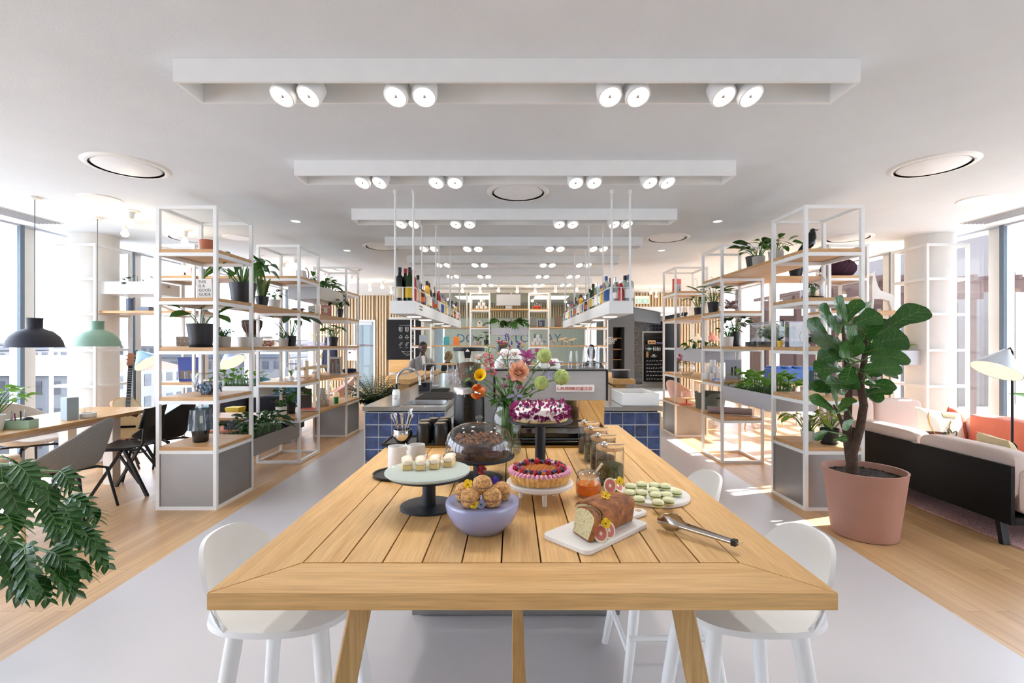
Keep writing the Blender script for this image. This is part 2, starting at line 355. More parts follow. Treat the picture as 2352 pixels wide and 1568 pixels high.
# --- glass wall behind the long rack
g = struct(MB().box(-2.2,2.32,11.87,11.93,2.72,CEIL).box(-2.2,2.32,11.87,11.93,0,.06).build('window_30', offw, smooth=0))
for x in (-2.2,-1.12,-.02,.95,1.95,2.3): MB().box(x-.02,x+.02,11.87,11.93,.06,2.72).build('frame', offw, g, smooth=0)
for a, b in ((-2.2,-1.12),(-1.12,-.02),(-.02,.95),(.95,1.95),(1.95,2.3)): MB().box(a+.02,b-.02,11.895,11.907,.06,2.72).build('pane', gpart, g, smooth=0)
bl = mk('dotted blue vinyl','5E8CB4',.5,n=.3,ns=40)
text('lettering','DO',.3,bl,g,(px(1070,11.88),11.868,pz(786,11.88)))
text('lettering','TO PLAY',.3,bl,g,(px(1233,11.88),11.868,pz(786,11.88)),sp=1.02)
# --- dark cafe
dk = mk('anthracite wall paint','54585E',.6,n=.03); dk2 = mk('deep charcoal paint','3A3B3C',.6,n=.03)
struct(MB().box(2.36,2.66,12.6,13.4,0,2.43).box(2.66,2.96,12.6,13.4,1.9,2.43).box(2.96,3.22,12.6,13.4,0,2.43).box(2.66,2.96,13.3,13.4,0,1.9).build('wall_dark', dk, smooth=0))
nl = V((3.22,12.62,0)); nr = V((4.5,14.6,0))
struct(MB().prism([(3.22,12.6),(4.5,14.5),(4.5,14.7),(3.22,12.8)],2.06,2.4).build('wall_lintel', dk2, smooth=0))
struct(MB().box(2.33,WX,12.62,17.5,2.42,2.46).build('ceiling_cafe', plaster, smooth=0))
slats('wall_right_header',(2.33,12.6,0),(WX,12.6,0),2.44,CEIL,rev=1)
slats('wall_right',(4.46,12.7,0),(WX,12.7,0),0,2.43)
wt = struct(MB().box(3.3,5.55,16.62,16.7,0,2.43).build('wall_tiled', grout, smooth=0))
q = MB()
for i in range(14):
    for j in range(19):
        x = 3.95+i*.115; z = .06+j*.115
        if 4.5 < x+.05 < 5.22 and z < 1.9: continue
        if x < 4.16 and z < 1.9: continue
        q.box(x,x+.107,16.6,16.63,z,z+.107)
q.build('tiles', tiled, wt, smooth=0)
struct(MB().box(3.22,3.3,13.3,16.7,0,2.43).build('wall_cafe', dk, smooth=0))
struct(MB().box(5.28,5.34,14.9,16.6,0,2.43).build('wall_cafe_right', dk, smooth=0))
# ================================================================== CEILING FITTINGS
WID = ['nearest the table','just behind the nearest','third from the table','fourth from the table','fifth from the table','sixth from the table','farthest from the table']
tl = None
for i in range(7):
    y = 2.26+1.255*i
    lab = 'long white box trough light with paired spotlights, %s one over the counters' % WID[i]
    if tl is None:
        tl = thing('trough_light', lab, 'ceiling light', (0,y,CEIL), 0, 'white trough lights in a row on the ceiling')
        x0, x1, dz, dy, t = -1.60, 1.646, -.112, .215, .016
        MB().box(x0,x1,0,t,dz,0).box(x0,x1,dy-t,dy,dz,0).box(x0,x0+t,t,dy-t,dz,0).box(x1-t,x1,t,dy-t,dz,0).box(x0+t,x1-t,t,dy-t,-.004,0).build('housing', white, tl, bevel=.0015)
        for xs, ry in ((663,14),(723,16),(917,10),(979,2),(1395,-6),(1457,-9),(1649,-12),(1709,-16)):
            s = MB().lathe([(0,.045),(.045,.045),(.058,.03),(.062,-.035),(.06,-.05),(.053,-.052),(.05,-.036)],24)
            rt = Euler((R(-26),R(ry),0)); pos = V((px(xs,2.39),.105,-.098))
            so = s.build('spotlight', white, tl, pos, rt)
            MB().lathe([(0,-.03),(.05,-.036),(.05,-.04),(0,-.042)],20).build('lens', lens, so)
            MB().ell((0,0,-.045),(.01,.01,.008),8,5).build('reflector', chrome, so)
    else: dup(tl, (0,y,CEIL), 0, lab)
cv = None
for n, (x, y, w) in enumerate(((293,382,'over the left seating, large and near'),(2141,380,'over the right seating, large and near'),(1190,441,'on the centre line behind the second trough light'),(1533,546,'right of the third trough light'),(437,546,'above the tall rack with the large black pot'),(880,566,'left of the fourth trough light'),(1948,546,'above the rack with the black bird'),(797,617,'left of the hanging bottle shelf, small and distant'))):
    p = on(x,y,CEIL); lab = 'round recessed ceiling vent '+w
    if cv is None:
        cv = thing('ceiling_vent', lab, 'vent', p, 0, 'round ceiling vents')
        MB().lathe([(.231,-.012),(.24,-.014),(.262,-.01),(.278,0),(.231,0)],48).build('ring', white, cv)
        MB().lathe([(0,-.012),(.2,-.012),(.215,-.005),(.215,0),(0,0)],48).build('disc', mk('pale vent disc','F3F5F7',.5,n=.02), cv)
        MB().lathe([(.219,-.001),(.235,-.001),(.235,-.0005),(.219,-.0005)],48).build('gap', blacks, cv)
    else: dup(cv, p, 0, lab)
sp = None
for x, y, w in ((231,456,'over the long left table'),(2249,458,'over the right sofas'),(545,545,'behind the tall left rack')):
    p = on(x,y,CEIL); lab = 'flat round white ceiling speaker '+w
    if sp is None:
        sp = tag(MB().lathe([(0,-.008),(.16,-.008),(.17,0),(0,0)],40).build('ceiling_speaker', white, None, p), lab, 'speaker', 'flat ceiling speakers')
    else: dup(sp, p, 0, lab)
dl = None
for x, y, w in ((680,508,'right of the tall left rack'),(797,575,'above the far left rack'),(1648,508,'left of the tall right rack'),(1519,575,'above the far right rack'),(213,507,'beside the green pendant cord'),(8,487,'at the left window edge'),(2335,487,'at the right window edge'),(1935,661,'behind the right racks')):
    p = on(x,y,CEIL); lab = 'small round glowing downlight '+w
    if dl is None:
        dl = thing('downlight', lab, 'ceiling light', p, 0, 'small recessed downlights')
        MB().lathe([(.046,-.004),(.056,-.004),(.06,0),(.046,0)],24).build('trim_ring', white, dl)
        MB().lathe([(0,-.002),(.046,-.002),(.046,0),(0,0)],24).build('diffuser', glowp, dl)
    else: dup(dl, p, 0, lab)
bf = None; BULBS = [(300,484),(287,508),(424,528),(594,587),(651,602),(678,592),(745,622),(806,631),(798,644),(850,651),(878,644),(899,657),(1062,655),(1103,657),(1145,653),(1188,655),(1229,657),(1276,654),(1325,652),(1362,650),(1495,659),(1507,668)]
for n, (x, y) in enumerate(BULBS):
    p = on(x,y,CEIL); lab = 'bare bulb ceiling lamp, %s counting from the left' % ORD[sorted(BULBS).index((x,y))]
    if bf is None:
        bf = thing('bulb_lamp', lab, 'ceiling light', p, 0, 'bare bulb ceiling lamps')
        MB().lathe([(0,0),(.08,0),(.08,-.006),(.035,-.018),(.028,-.075),(.022,-.085),(0,-.085)],20).build('socket', white, bf)
        MB().lathe([(.014,-.085),(.018,-.1),(.036,-.125),(.038,-.145),(.025,-.168),(0,-.176)],16).build('bulb', bulb, bf)
    else: dup(bf, p, 0, lab)
for s, n in ((-1,'left'),(1,'right')):
    q = MB()
    for i in range(6): q.box(s*5.05+s*i*.045-.004,s*5.05+s*i*.045+.004,3.2,5.35,CEIL-.014,CEIL-.001)
    g = thing('air_grille','long slotted air grille in the ceiling along the %s windows'%n,'vent',(0,0,0),0)
    q.build('slats', lgrey, g, smooth=0)
    x0, x1 = sorted((s*5.02,s*5.31)); MB().box(x0,x1,3.18,5.37,CEIL-.004,CEIL-.0005).build('frame', mk('grille recess','C9C8C6',.6), g, smooth=0)
# ================================================================== HANGING BOTTLE SHELVES
def hang(s, nm):
    h = thing('hanging_shelf','long white shelf hung on rods, loaded with bottles on the %s'%nm,'shelf',(0,0,0))
    x0, x1 = sorted((s*.845,s*1.055)); y0, y1, z0, z1 = 4.16,7.95,1.715,1.828
    MB().box(x0,x1,y0,y1,z0,z1-.0005).build('tray', white, h, bevel=.002)
    for y in (4.2,5.45,6.72,7.88):
        for x in (x0+.03,x1-.02):
            MB().cyl((x,y,z1),(x,y,CEIL),.009,n=10).cyl((x,y,CEIL-.03),(x,y,CEIL),.016,n=12).build('rod', white, h)
    r = MB(); z = 1.945; r.tube([(x0+.01,y0+.01,z),(x1-.01,y0+.01,z),(x1-.01,y1-.01,z),(x0+.01,y1-.01,z)],.0045,6,closed=True)
    for k in range(13):
        y = y0+.01+(y1-y0-.02)*k/12
        for x in (x0+.01,x1-.01): r.cyl((x,y,z1),(x,y,z),.004,n=6)
    r.cyl(((x0+x1)/2,y0+.01,z1),((x0+x1)/2,y0+.01,z),.004,n=6)
    r.build('rail', white, h)
    for y in (4.65,5.25,6.2,6.9): MB().lathe([(0,-.006),(.062,-.006),(.07,0),(0,0)],24).build('lamp_disc', glowp, h, ((x0+x1)/2,y,z0))
    return h
hang(-1,'left').name = 'hanging_shelf'; hr = hang(1,'right')
for i, (t, sz) in enumerate((('honest drinks\nand cocktails',.028),)):
    text('lettering', t, sz, mk('grey print','8A8884',.6), bpy.data.objects['hanging_shelf'], (-.8445,4.45,1.79),(pi/2,0,pi/2),align='CENTER')
GL = {'clear':gbottle,'green':ggreen,'amber':gamber,'black':mk('very dark bottle','15181B',.1,coat=.3),'red':mk('red liqueur','B0252B',.12,coat=.4,n=.08),'yellow':mk('golden spirit','C99A36',.12,n=.1,coat=.4)}
CAPS = {'black':blacks,'red':mk('red bottle cap','B9302F',.4),'blue':mk('blue bottle cap','3C5E9A',.4),'silver':chrome,'brown':mk('brown bottle cap','5A3226',.5),'white':ceram}
LABS = {'white':paperw,'yellow':mk('yellow label','E4BE3A',.6),'red':mk('red label','C43A34',.6),'blue':mk('blue label','3B5FA0',.6),'cream':mk('cream label','E5D8B8',.6),'orange':mk('orange label','E2702E',.6)}
SH = {'wine':[(0,0),(.036,0),(.038,.01),(.038,.17),(.03,.205),(.014,.225),(.013,.275)],'square':[(0,0),(.036,0),(.039,.008),(.039,.15),(.034,.168),(.013,.18),(.013,.215)],'tall':[(0,0),(.03,0),(.032,.008),(.032,.19),(.025,.21),(.013,.23),(.012,.262)],'fat':[(0,0),(.042,0),(.045,.012),(.045,.11),(.03,.15),(.014,.165),(.014,.2)]}
BM = {}
def bottle(x, y, z, shp, g, cap, lb, label, group, sc=1.):
    key = (shp,g,cap,lb)
    if key not in BM:
        b = thing('bottle',label,'bottle',(x,y,z),0,group)
        n = 4 if shp == 'square' and 0 else 16; P = SH[shp]
        MB().lathe(P+[(P[-1][0]+.002,P[-1][1]+.004),(0,P[-1][1]+.004)],n).build('glass_body', GL[g], b)
        h = P[-1][1]; MB().lathe([(0,h-.03),(.0155,h-.03),(.0165,h-.02),(.0165,h+.012),(0,h+.014)],14).build('cap', CAPS[cap], b)
        if lb:
            r = P[3][0]+.0008; MB().lathe([(r-.001,.03),(r,.03),(r,P[3][1]*.72),(r-.001,P[3][1]*.72)],16).build('label', LABS[lb], b)
        BM[key] = b
    else: b = dup(BM[key],(x,y,z),0,label)
    b['group'] = group; b.scale = (sc,)*3; return b
rnd = random.Random(5)
front = {-1:[('wine','black','black','cream',918),('wine','black','red','yellow',931),('wine','green','black','yellow',941),('tall','red','red','red',948)],
         1:[('square','clear','blue','white',1445),('square','clear','black','white',1436),('tall','red','silver','red',1426),('fat','clear','silver','white',1414)]}
seq = [('tall','clear','black','cream'),('square','amber','brown','cream'),('square','clear','blue','white'),('tall','clear','blue','blue'),('wine','amber','brown','cream'),('square','clear','red','red'),('tall','yellow','black','cream'),('fat','amber','brown','orange'),('wine','green','black','yellow'),('tall','clear','silver','white'),('square','yellow','red','yellow'),('tall','red','red','white'),('fat','clear','black','orange'),('wine','black','brown','white'),('square','clear','silver','blue')]
for s, nm in ((-1,'left'),(1,'right')):
    grp = 'bottles on the %s hanging shelf'%nm; q = 0
    for shp, g, c, l, xp in front[s]:
        y = 4.27 if q%2 == 0 else 4.33; bottle(px(xp,y),y+.05*(q//2)*0,1.828,shp,g,c,l,'%s bottle with a %s cap, in the front cluster of the %s hanging shelf'%({'clear':'clear','black':'dark','green':'green','red':'red'}[g]+' glass',c,nm),grp,.72 if g == 'red' and s > 0 else 1.06); q += 1
    y = 4.5; k = 0
    while y < 7.8:
        a = seq[(k*7+(3 if s > 0 else 0))%15]
        bottle(s*(.885+.005*(k%3)), y, 1.828, *a, '%s bottle, %s cap, %s along the inner row, %s hanging shelf'%(a[1],a[2],ORD[k],nm),grp,.9+.12*rnd.random())
        if k%2 == 0:
            a = seq[(k*4+5)%15]; bottle(s*(.985+.02*rnd.random()), y+.04, 1.828, *a, '%s bottle, %s cap, %s along the outer row, %s hanging shelf'%(a[1],a[2],ORD[k//2],nm),grp,.9+.12*rnd.random())
        y += .138+.03*rnd.random()+(.12 if k in (7,8) else 0); k += 1
# ================================================================== PLANTS
PROF = {'oval':[(0,.06),(.12,.5),(.3,.88),(.5,1),(.7,.85),(.87,.5),(1,.02)],'heart':[(0,.45),(.06,.85),(.2,1),(.5,.82),(.75,.48),(.9,.2),(1,.02)],
 'fiddle':[(0,.12),(.1,.46),(.22,.56),(.38,.6),(.55,.82),(.72,1),(.86,.9),(.95,.55),(1,.12)],'strap':[(0,.55),(.3,.95),(.6,1),(.85,.6),(1,.02)],
 'lance':[(0,.1),(.25,.8),(.45,1),(.75,.6),(1,.02)],'round':[(0,.3),(.08,.75),(.3,1),(.6,1),(.85,.7),(1,.1)]}
def prof(kind, t):
    P = PROF[kind]
    for (a, x), (b, y) in zip(P, P[1:]):
        if t <= b: return x+(y-x)*(t-a)/(b-a)
    return 0
def leaf(mb, base, d, L, W, kind='oval', droop=.35, fold=.16, seg=7, roll=0., wave=0., up=None, vein=None):
    base = V(base); d = V(d).normalized(); up = V(up) if up else V((0,0,1))
    s = d.cross(up)
    if s.length < .05: s = V((1,0,0))
    s.normalize(); n = s.cross(d).normalized()
    if roll: s, n = s*cos(roll)+n*sin(roll), n*cos(roll)-s*sin(roll)
    vs = []
    for i in range(seg+1):
        t = i/seg; c = base+d*L*t-V((0,0,1))*droop*L*t*t; w = W/2*prof(kind,t)
        f = fold*w; wv = wave*W*sin(t*13)
        vs += [c-s*w+n*(f+wv), c-s*w*.5+n*f*.35, c, c+s*w*.5+n*f*.35, c+s*w+n*(f-wv)]
    fs = [(i*5+j, i*5+j+1, i*5+j+6, i*5+j+5) for i in range(seg) for j in range(4)]
    mb.add(vs, fs)
    if vein:
        vm, vr, vn = vein; e = vr*.6
        for off in (n*e, -n*e):
            vm.tube([V(vs[i*5+2])+off for i in range(seg+1)], [vr*(1.1-t/seg*.8) for t in range(seg+1)], 4)
            for i in range(1, seg-1, vn):
                for sd in (-1, 1):
                    k = min(seg, i+max(1, seg//6)); vm.tube([V(vs[i*5+2])+off, V(vs[k*5+2+sd])+off, V(vs[k*5+2+2*sd])*.85+V(vs[k*5+2+sd])*.15+off], [vr*.55,vr*.45,vr*.2], 3)
def lobed(mb, base, d, L, W, n=8, droop=.4, wl=.16, ang=58, roll=0., blade=.3, vein=None):
    base = V(base); d = V(d).normalized(); s = d.cross(V((0,0,1)))
    if s.length < .05: s = V((1,0,0))
    s.normalize(); nn = s.cross(d)
    if roll: s, nn = s*cos(roll)+nn*sin(roll), nn*cos(roll)-s*sin(roll)
    up = nn
    leaf(mb, base, d, L, W*blade, 'oval', droop, .1, 8, roll, 0, None, (vein,.0016,20) if vein else None)
    for i in range(n):
        t = .04+.86*i/(n-1); c = base+d*L*t-V((0,0,1))*droop*L*t*t; dd = (d-V((0,0,2*droop*t))).normalized()
        wl_ = W*.5*(sin(pi*(.18+.72*t))**.7); a = R(ang*(1.25-.75*t))
        for sg in (-1, 1):
            q = dd*cos(a)+s*sg*sin(a)+nn*.12
            leaf(mb, c, q, wl_*(.9+.2*((i*7+sg)%3)/2), L*wl, 'lance', .22, .12, 4, 0, 0, up, (vein,.0009,20) if vein else None)
def rv(rd, a): return rd.uniform(-a, a)
def foliage(kind, n, H, Rr, L, W, seed, parent, mat=green, stem=stemm, sx=1., sy=1., droop=.35, tall=.3):
    """n leaves on stems leaving the soil; H height, Rr spread, L x W leaf."""
    rd = random.Random(seed); lv = MB(); st = MB()
    if kind == 'fern':
        for i in range(n):
            a = i*2.4+rv(rd,.3); el = rd.uniform(.35,1.25); P = []
            for k in range(7):
                t = k/6; rr = Rr*t*(.5+.5*cos(el)); P.append(V((rr*cos(a)*sx, rr*sin(a)*sy, H*(t*sin(el)*1.25-.75*t*t*cos(el)*.8))))
            st.tube(P, [.003]*6+[.001], 5)
            for k in range(1,7):
                for q in (0,.5):
                    p = P[k-1].lerp(P[k], q); d = (P[k]-P[k-1]).normalized(); s = d.cross(V((0,0,1))).normalized()
                    for sg in (-1,1): leaf(lv, p, d*.5+s*sg, L*(1-.08*k), W, 'lance', .3, .1, 3)
    else:
        for i in range(n):
            a = i*2.39996+rv(rd,.4); f = ((i+.5)/n)
            if kind == 'snake':
                q = V((cos(a)*.25*f*Rr/.1, sin(a)*.25*f*Rr/.1, 1)); b = (cos(a)*Rr*.3*f*sx, sin(a)*Rr*.3*f*sy, 0)
                leaf(lv, b, q, L*rd.uniform(.6,1), W, 'strap', -.02, .5, 7, rv(rd,.6)); continue
            rr = Rr*(.25+.75*f); z = H*(1-tall*f)*rd.uniform(.65,1) if kind != 'trail' else H*rd.uniform(.2,1)*(1-f)-H*.9*max(0,f-.6)
            tip = V((rr*cos(a)*sx*.62, rr*sin(a)*sy*.62, z)); o = V((tip.x*.25*rd.random(), tip.y*.25*rd.random(), 0))
            if kind == 'bush': tip = V((tip.x*.86, tip.y*.86, H*rd.uniform(.3,1)))
            if kind in ('bush','trail') and (sx > 1.5 or sy > 1.5): o = V((tip.x*.9, tip.y*.9, 0))
            mid = o.lerp(tip,.55)+V((0,0,.12*H)); st.tube([o, mid, tip], [.004*H/.3+.0015]*2+[.0012], 5)
            d = V((cos(a)*.9, sin(a)*.9, rd.uniform(-.15,.75) if kind != 'bush' else rd.uniform(-.3,1.3)))
            if kind == 'monstera': lobed(lv, tip, d, L*rd.uniform(.8,1.1), W, 6, .5, .2, 66, rv(rd,.5), .62)
            elif kind == 'lobed': lobed(lv, tip, d, L*rd.uniform(.8,1.1), W, 9, .55, .13, 55, rv(rd,.6), .3)
            else: leaf(lv, tip, d, L*rd.uniform(.75,1.1), W*rd.uniform(.8,1.1), {'rubber':'oval','pilea':'round','heart':'heart','bush':'oval','trail':'heart','strap':'strap'}.get(kind,kind), droop, .2, 7 if L > .07 else 4, rv(rd,.5), .02)
    if st.v: st.build('stems', stem, parent)
    lv.build('foliage', mat, parent, smooth=60)
def pot(parent, r0, r1, h, mat, saucer=False, sx=1.):
    t = max(.004, r1*.07)
    MB().lathe([(0,0),(r0,0),(r0*1.01,.004),(r1,h),(r1-t,h),(r1-t-.002,h*.86),(0,h*.86)],32).build('pot', mat, parent)
    MB().lathe([(0,h*.87),(r1*.6,h*.9),(r1-t-.001,h*.865)],20).build('soil', soil, parent)
    if saucer: MB().lathe([(0,-.001),(r0*1.1,0),(r0*1.18,h*.1),(r0*1.12,h*.1),(r0*1.05,.004)],28).build('saucer', mat, parent)
def potted(name, label, loc, P, F, cat='plant', saucer=False, **kw):
    t = thing(name, label, cat, loc, 0); pot(t, *P, saucer=saucer)
    e = dict(kw); kind, n, H, Rr, L, W, seed = F
    k0 = len(bpy.data.objects); 
    foliage(kind, n, H, Rr, L, W, seed, t, **e)
    for c in t.children:
        if c.name.split('.')[0] in ('foliage','stems'): c.location.z = P[2]*.88
    return t
# ================================================================== BIG TABLE
TZ = .93; TX0, TX1, TY0, TY1 = -.638, .682, 1.0, 3.08
tb = thing('serving_table','large oak serving table with mitred border, splayed legs, spread with cakes','table',(0,0,0))
t = .036; rw = .14
def plank(mb, poly): mb.prism(poly, TZ-t, TZ)
g_ = .0012
rX = MB(); plank(rX, [(TX0,TY0),(TX1,TY0),(TX1-rw,TY0+rw-g_),(TX0+rw,TY0+rw-g_)]); rX.build('border_board', oakX, tb, bevel=.0015)
yb = 2.40
for sb_ in (0,1):
  rY = MB()
  if sb_ == 0: plank(rY, [(TX0-.0,TY0+.002),(TX0+rw-g_,TY0+rw+.0016),(TX0+rw-g_,yb+.3),(TX0,yb+.3)])
  else: plank(rY, [(TX1,TY0+.002),(TX1,TY1),(TX1-rw+.03,TY1),(TX1-rw+g_,yb),(TX1-rw+g_,TY0+rw+.0016)])
  rY.build('side_board', oakY, tb, bevel=.0015)
n = 11; wv = (TX1-TX0-2*rw)/n; pl = MB()
for i in range(n):
    a = TX0+rw+i*wv+.0018; plank(pl, [(a,TY0+rw+.002),(a+wv-.0036,TY0+rw+.002),(a+wv-.0036,yb),(a,yb)])
pl.build('plank', oakY, tb, bevel=.0012)
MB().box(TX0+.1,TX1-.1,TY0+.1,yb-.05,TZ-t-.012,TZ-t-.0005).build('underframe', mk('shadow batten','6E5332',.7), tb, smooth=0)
for sx in (-1,1):
    for y, b in ((1.13,1.08),):
        MB().bar((.022+sx*.368, y, TZ-t), (.022+sx*.535, b, 0), .05, .05).build('leg', oakZ, tb, bevel=.004)
MB().bar((.026,1.2,.16),(.026,2.3,.16),.052,.052).bar((-.46,1.13,.16),(.5,1.13,.16),.04).build('foot_rail', oakY, tb, bevel=.003) if 0 else MB().bar((.026,1.35,.16),(.026,2.5,.16),.052,.052).build('foot_rail', oakY, tb, bevel=.003)
# steel cabinet under and behind the table
cb = thing('machine_cabinet','grey metal cabinet under the far end of the table, carrying the coffee machine','cabinet',(0,0,0))
MB().box(-.535,.577,2.56,3.12,.0,.9).build('body', zinc, cb, bevel=.003)
MB().box(-.49,.535,2.545,2.559,.012,.88).build('front_panel', zinc, cb, bevel=.002)
MB().box(-.495,.53,2.415,3.12,.9005,.935).build('worktop', blackm, cb, bevel=.002)
MB().box(-.47,.5,2.405,2.414,.9,.94).build('edge_strip', brass, cb, smooth=0)
# ------------------------------------------------------------------ stools
def stool(label, x, y, s):
    o = thing('bar_stool', label, 'stool', (x,y,0), 0 if s > 0 else pi, 'white bar stools at the table')
    def seat(u, v):
        a = 2*pi*v; r = u; e = .72
        X = .205*math.copysign(abs(cos(a))**e,cos(a))*r; Y = .2*math.copysign(abs(sin(a))**e,sin(a))*r
        return (X+.01, Y, .69-.016*(1-r*r))
    MB().grid(seat, 8, 40, .016).build('seat', white, o)
    def back(u, v):                                    # curved shell standing along the rear rim
        a = R(-62+124*v); w = 1-abs(2*v-1)**3.2
        return (.2*cos(a)*1.02+.006+.035*u, .21*sin(a), .672+.02+u*(.035+.155*w))
    MB().grid(back, 10, 28, .012).build('backrest', white, o)
    for lx in (-1,1):
        for ly in (-1,1):
            MB().tube([(lx*.115,ly*.115,.675),(lx*.16,ly*.16,.3),(lx*.205,ly*.205,0)],[.023,.021,.015],14).build('leg', white, o)
    rr = .183; MB().cyl((-rr,-rr,.2),(-rr,rr,.2),.011).cyl((rr,-rr,.2),(rr,rr,.2),.011).cyl((-rr,-rr,.26),(rr,-rr,.26),.011).cyl((-rr,rr,.26),(rr,rr,.26),.011).build('stretcher', white, o)
    return o
stool('white wooden bar stool tucked under the near left corner of the table', -.655, 1.46, -1)
stool('white wooden bar stool tucked under the near right corner of the table', .685, 1.46, 1)
stool('white wooden bar stool on the right side, behind the near right one', .655, 2.12, 1)
# ================================================================== FOOD AND TABLEWARE
def stand(label, x, y, h, rp, rb, rs, mat, top=.008):
    o = thing('cake_stand', label, 'cake stand', (x,y,TZ)); 
    MB().lathe([(0,0),(rb,0),(rb,.004),(rb-.002,.006),(0,.006)],48).build('base', mat, o)
    MB().lathe([(0,.006),(rs,.006),(rs,h-top),(0,h-top)],32).build('stem', mat, o)
    MB().lathe([(0,h-top),(rp-.004,h-top),(rp,h-top+.003),(rp,h),(0,h)],56).build('plate', mat, o); return o
stand('low dark metal stand under the pale glass plate of meringue bars', -.266, 1.535, .108, .128, .092, .021, navym)
o = tag(MB().lathe([(0,0),(.128,.001),(.134,.006),(.134,.011),(.128,.012),(0,.008)],56).build('glass_plate', gtint, None, (-.268,1.525,TZ+.109)), 'round pale green glass plate with meringue bars on the low dark stand', 'plate')
custard = mk('yellow sponge','E6C988',.8,n=.12,ns=120,b=.3,bs=200); mering = mk('toasted meringue','FBF6EC',.6,n=.06,ns=45,c2='E6C79A'); merw = mk('white meringue','F8F4EC',.5,n=.03)
zp = TZ+.1185
mb_ = None
for i, (x, y, w) in enumerate(((935,1073,'leftmost'),(966,1073,'second from the left'),(999,1070,'third from the left'),(1032,1066,'rightmost'))):
    p = on(x,y,zp); lab = 'small cream topped sponge bar on the glass plate, %s of four' % w
    if mb_ is None:
        mb_ = thing('meringue_bar', lab, 'cake', p, R(14), 'meringue bars on the glass plate')
        MB().box(-.0155,.0155,-.042,.042,0,.016).build('sponge', custard, mb_, bevel=.002)
        q = MB()
        for k in range(7): q.pill((.002*(-1)**k,-.034+.0113*k,.0235),(.032,.016,.0155),.7,12,8)
        q.build('meringue', mering, mb_)
    else: dup(mb_, p, R(14-5*i), lab)
# dome stand
DX, DY = -.128, 1.857
stand('dark metal cake stand carrying the dome covered chocolate cake', DX, DY, .09, .138, .092, .023, navym)
dz = TZ+.09
dome = thing('glass_dome','clear glass cake dome with a knob over a chocolate cake','dome',(DX,DY,dz))
pr = [(.131,.001),(.133,.004),(.131,.05),(.12,.083),(.1,.105),(.07,.119),(.035,.125),(.012,.127)]
MB().lathe(pr,56).build('cover', gdome, dome)
MB().lathe([(0,.126),(.009,.127),(.007,.134),(.014,.141),(.015,.147),(.009,.153),(0,.154)],20).build('knob', gdome, dome)
choc = mk('chocolate cake','3A1D16',.6,n=.3,ns=40,b=.6,bs=90); crumb = mk('brown crumble topping','8A5E3E',.85,n=.35,ns=50,b=.8,bs=120,isl=.3)
ck = thing('chocolate_cake','round dark chocolate cake with crumble under the glass dome','cake',(DX,DY,dz))
MB().lathe([(0,.0005),(.1,.0005),(.104,.008),(.1,.05),(.085,.062),(0,.064)],40).build('sponge', choc, ck)
q = MB(); rd = random.Random(3)
for i in range(70):
    a = rd.random()*6.28; r = .098*sqrt(rd.random()); q.ell((r*cos(a),r*sin(a),.064+.01*rd.random()),(.009*rd.uniform(.6,1.3),.009,.007),6,4,(rd.random(),rd.random(),0))
q.build('crumble', crumb, ck)
# tall stand with flower cake
SX, SY = px(1241,2.0), 2.0; stand('tall dark metal cake stand carrying the petal covered cake', SX, SY, .205, .135, .09, .022, navym)
fc = thing('petal_cake','white cream cake covered in purple petals on the tallest stand','cake',(SX,SY,TZ+.205))
MB().lathe([(0,.0005),(.112,.0005),(.114,.006),(.113,.012),(0,.012)],44).build('biscuit_base', custard, fc)
MB().lathe([(0,.0121),(.112,.0121),(.114,.04),(.108,.052),(0,.055)],44).build('cream', merw, fc)
pk = MB(); rd = random.Random(8)
for i in range(46):
    pk = MB(); a = rd.random()*6.28; r = .1*sqrt(rd.random()); h = .022*rd.uniform(.8,1.3); pk.lathe([(.011,.05),(.0095,.056),(0,.05+h)],8,(r*cos(a),r*sin(a),0)).build('cream_peak', merw, fc)
pet = MB()
for i in range(330):
    a = i*2.4; z = rd.uniform(.008,.056); up = i > 270
    if up: r = .112*sqrt(rd.random()); b = V((r*cos(a),r*sin(a),.055+.012*rd.random())); d = V((rv(rd,1),rv(rd,1),rd.uniform(.1,1.2)))
    else: b = V((.1135*cos(a),.1135*sin(a),z)); d = V((cos(a)*.35+rv(rd,.5),sin(a)*.35+rv(rd,.5),rd.uniform(-.5,1)))
    leaf(pet, b, d, rd.uniform(.014,.025), rd.uniform(.011,.018), 'oval', rv(rd,.3), .3, 5, rv(rd,1.5))
petalm = leafmat('magenta petal','6A0F3E','A8337F',.5,.3); pet.build('petals', petalm, fc)
bluem = mk('blueberry','2C3552',.6,n=.25,ns=60); raspm = mk('raspberry','B0202E',.5,n=.2,ns=120,b=.5,bs=160,isl=.15)
for i in range(10): a = i*.63+.2; MB().ell((.085*cos(a),.085*sin(a),.062),.0065,9,6).build('blueberry', bluem, fc)
# tart on a white marble stand
ts = thing('tart_stand','small white marble footed stand under the berry tart','cake stand',(.093,1.6,TZ))
MB().lathe([(0,.046),(.1,.046),(.11,.052),(.111,.062),(.108,.0655),(0,.0655)],48).build('plate', marble, ts)
for k in range(3): a = R(-80+120*k); MB().cyl((.062*cos(a),.062*sin(a),.047),(.068*cos(a),.068*sin(a),0),.0085,.007,12).build('leg', marble, ts)
tt = thing('berry_tart','round latticed tart ringed with pink cream, raspberries and blueberries','tart',(.093,1.6,TZ+.066))
cr = MB(); n = 120; rings = []
for z, r in ((0.0003,.09),(.001,.095),(.03,.104),(.033,.102),(.031,.094)):
    rings.append([((r+(.0016*sin(j*2*pi*40/n*1.0) if .0005 < z < .032 else 0))*cos(2*pi*j/n), (r+(.0016*sin(j*2*pi*40/n) if .0005 < z < .032 else 0))*sin(2*pi*j/n), z) for j in range(n)])
cr.loft(rings); cr.build('crust', mk('golden pastry','D39A4E',.65,n=.15,ns=50,c2='E8BE78'), tt)
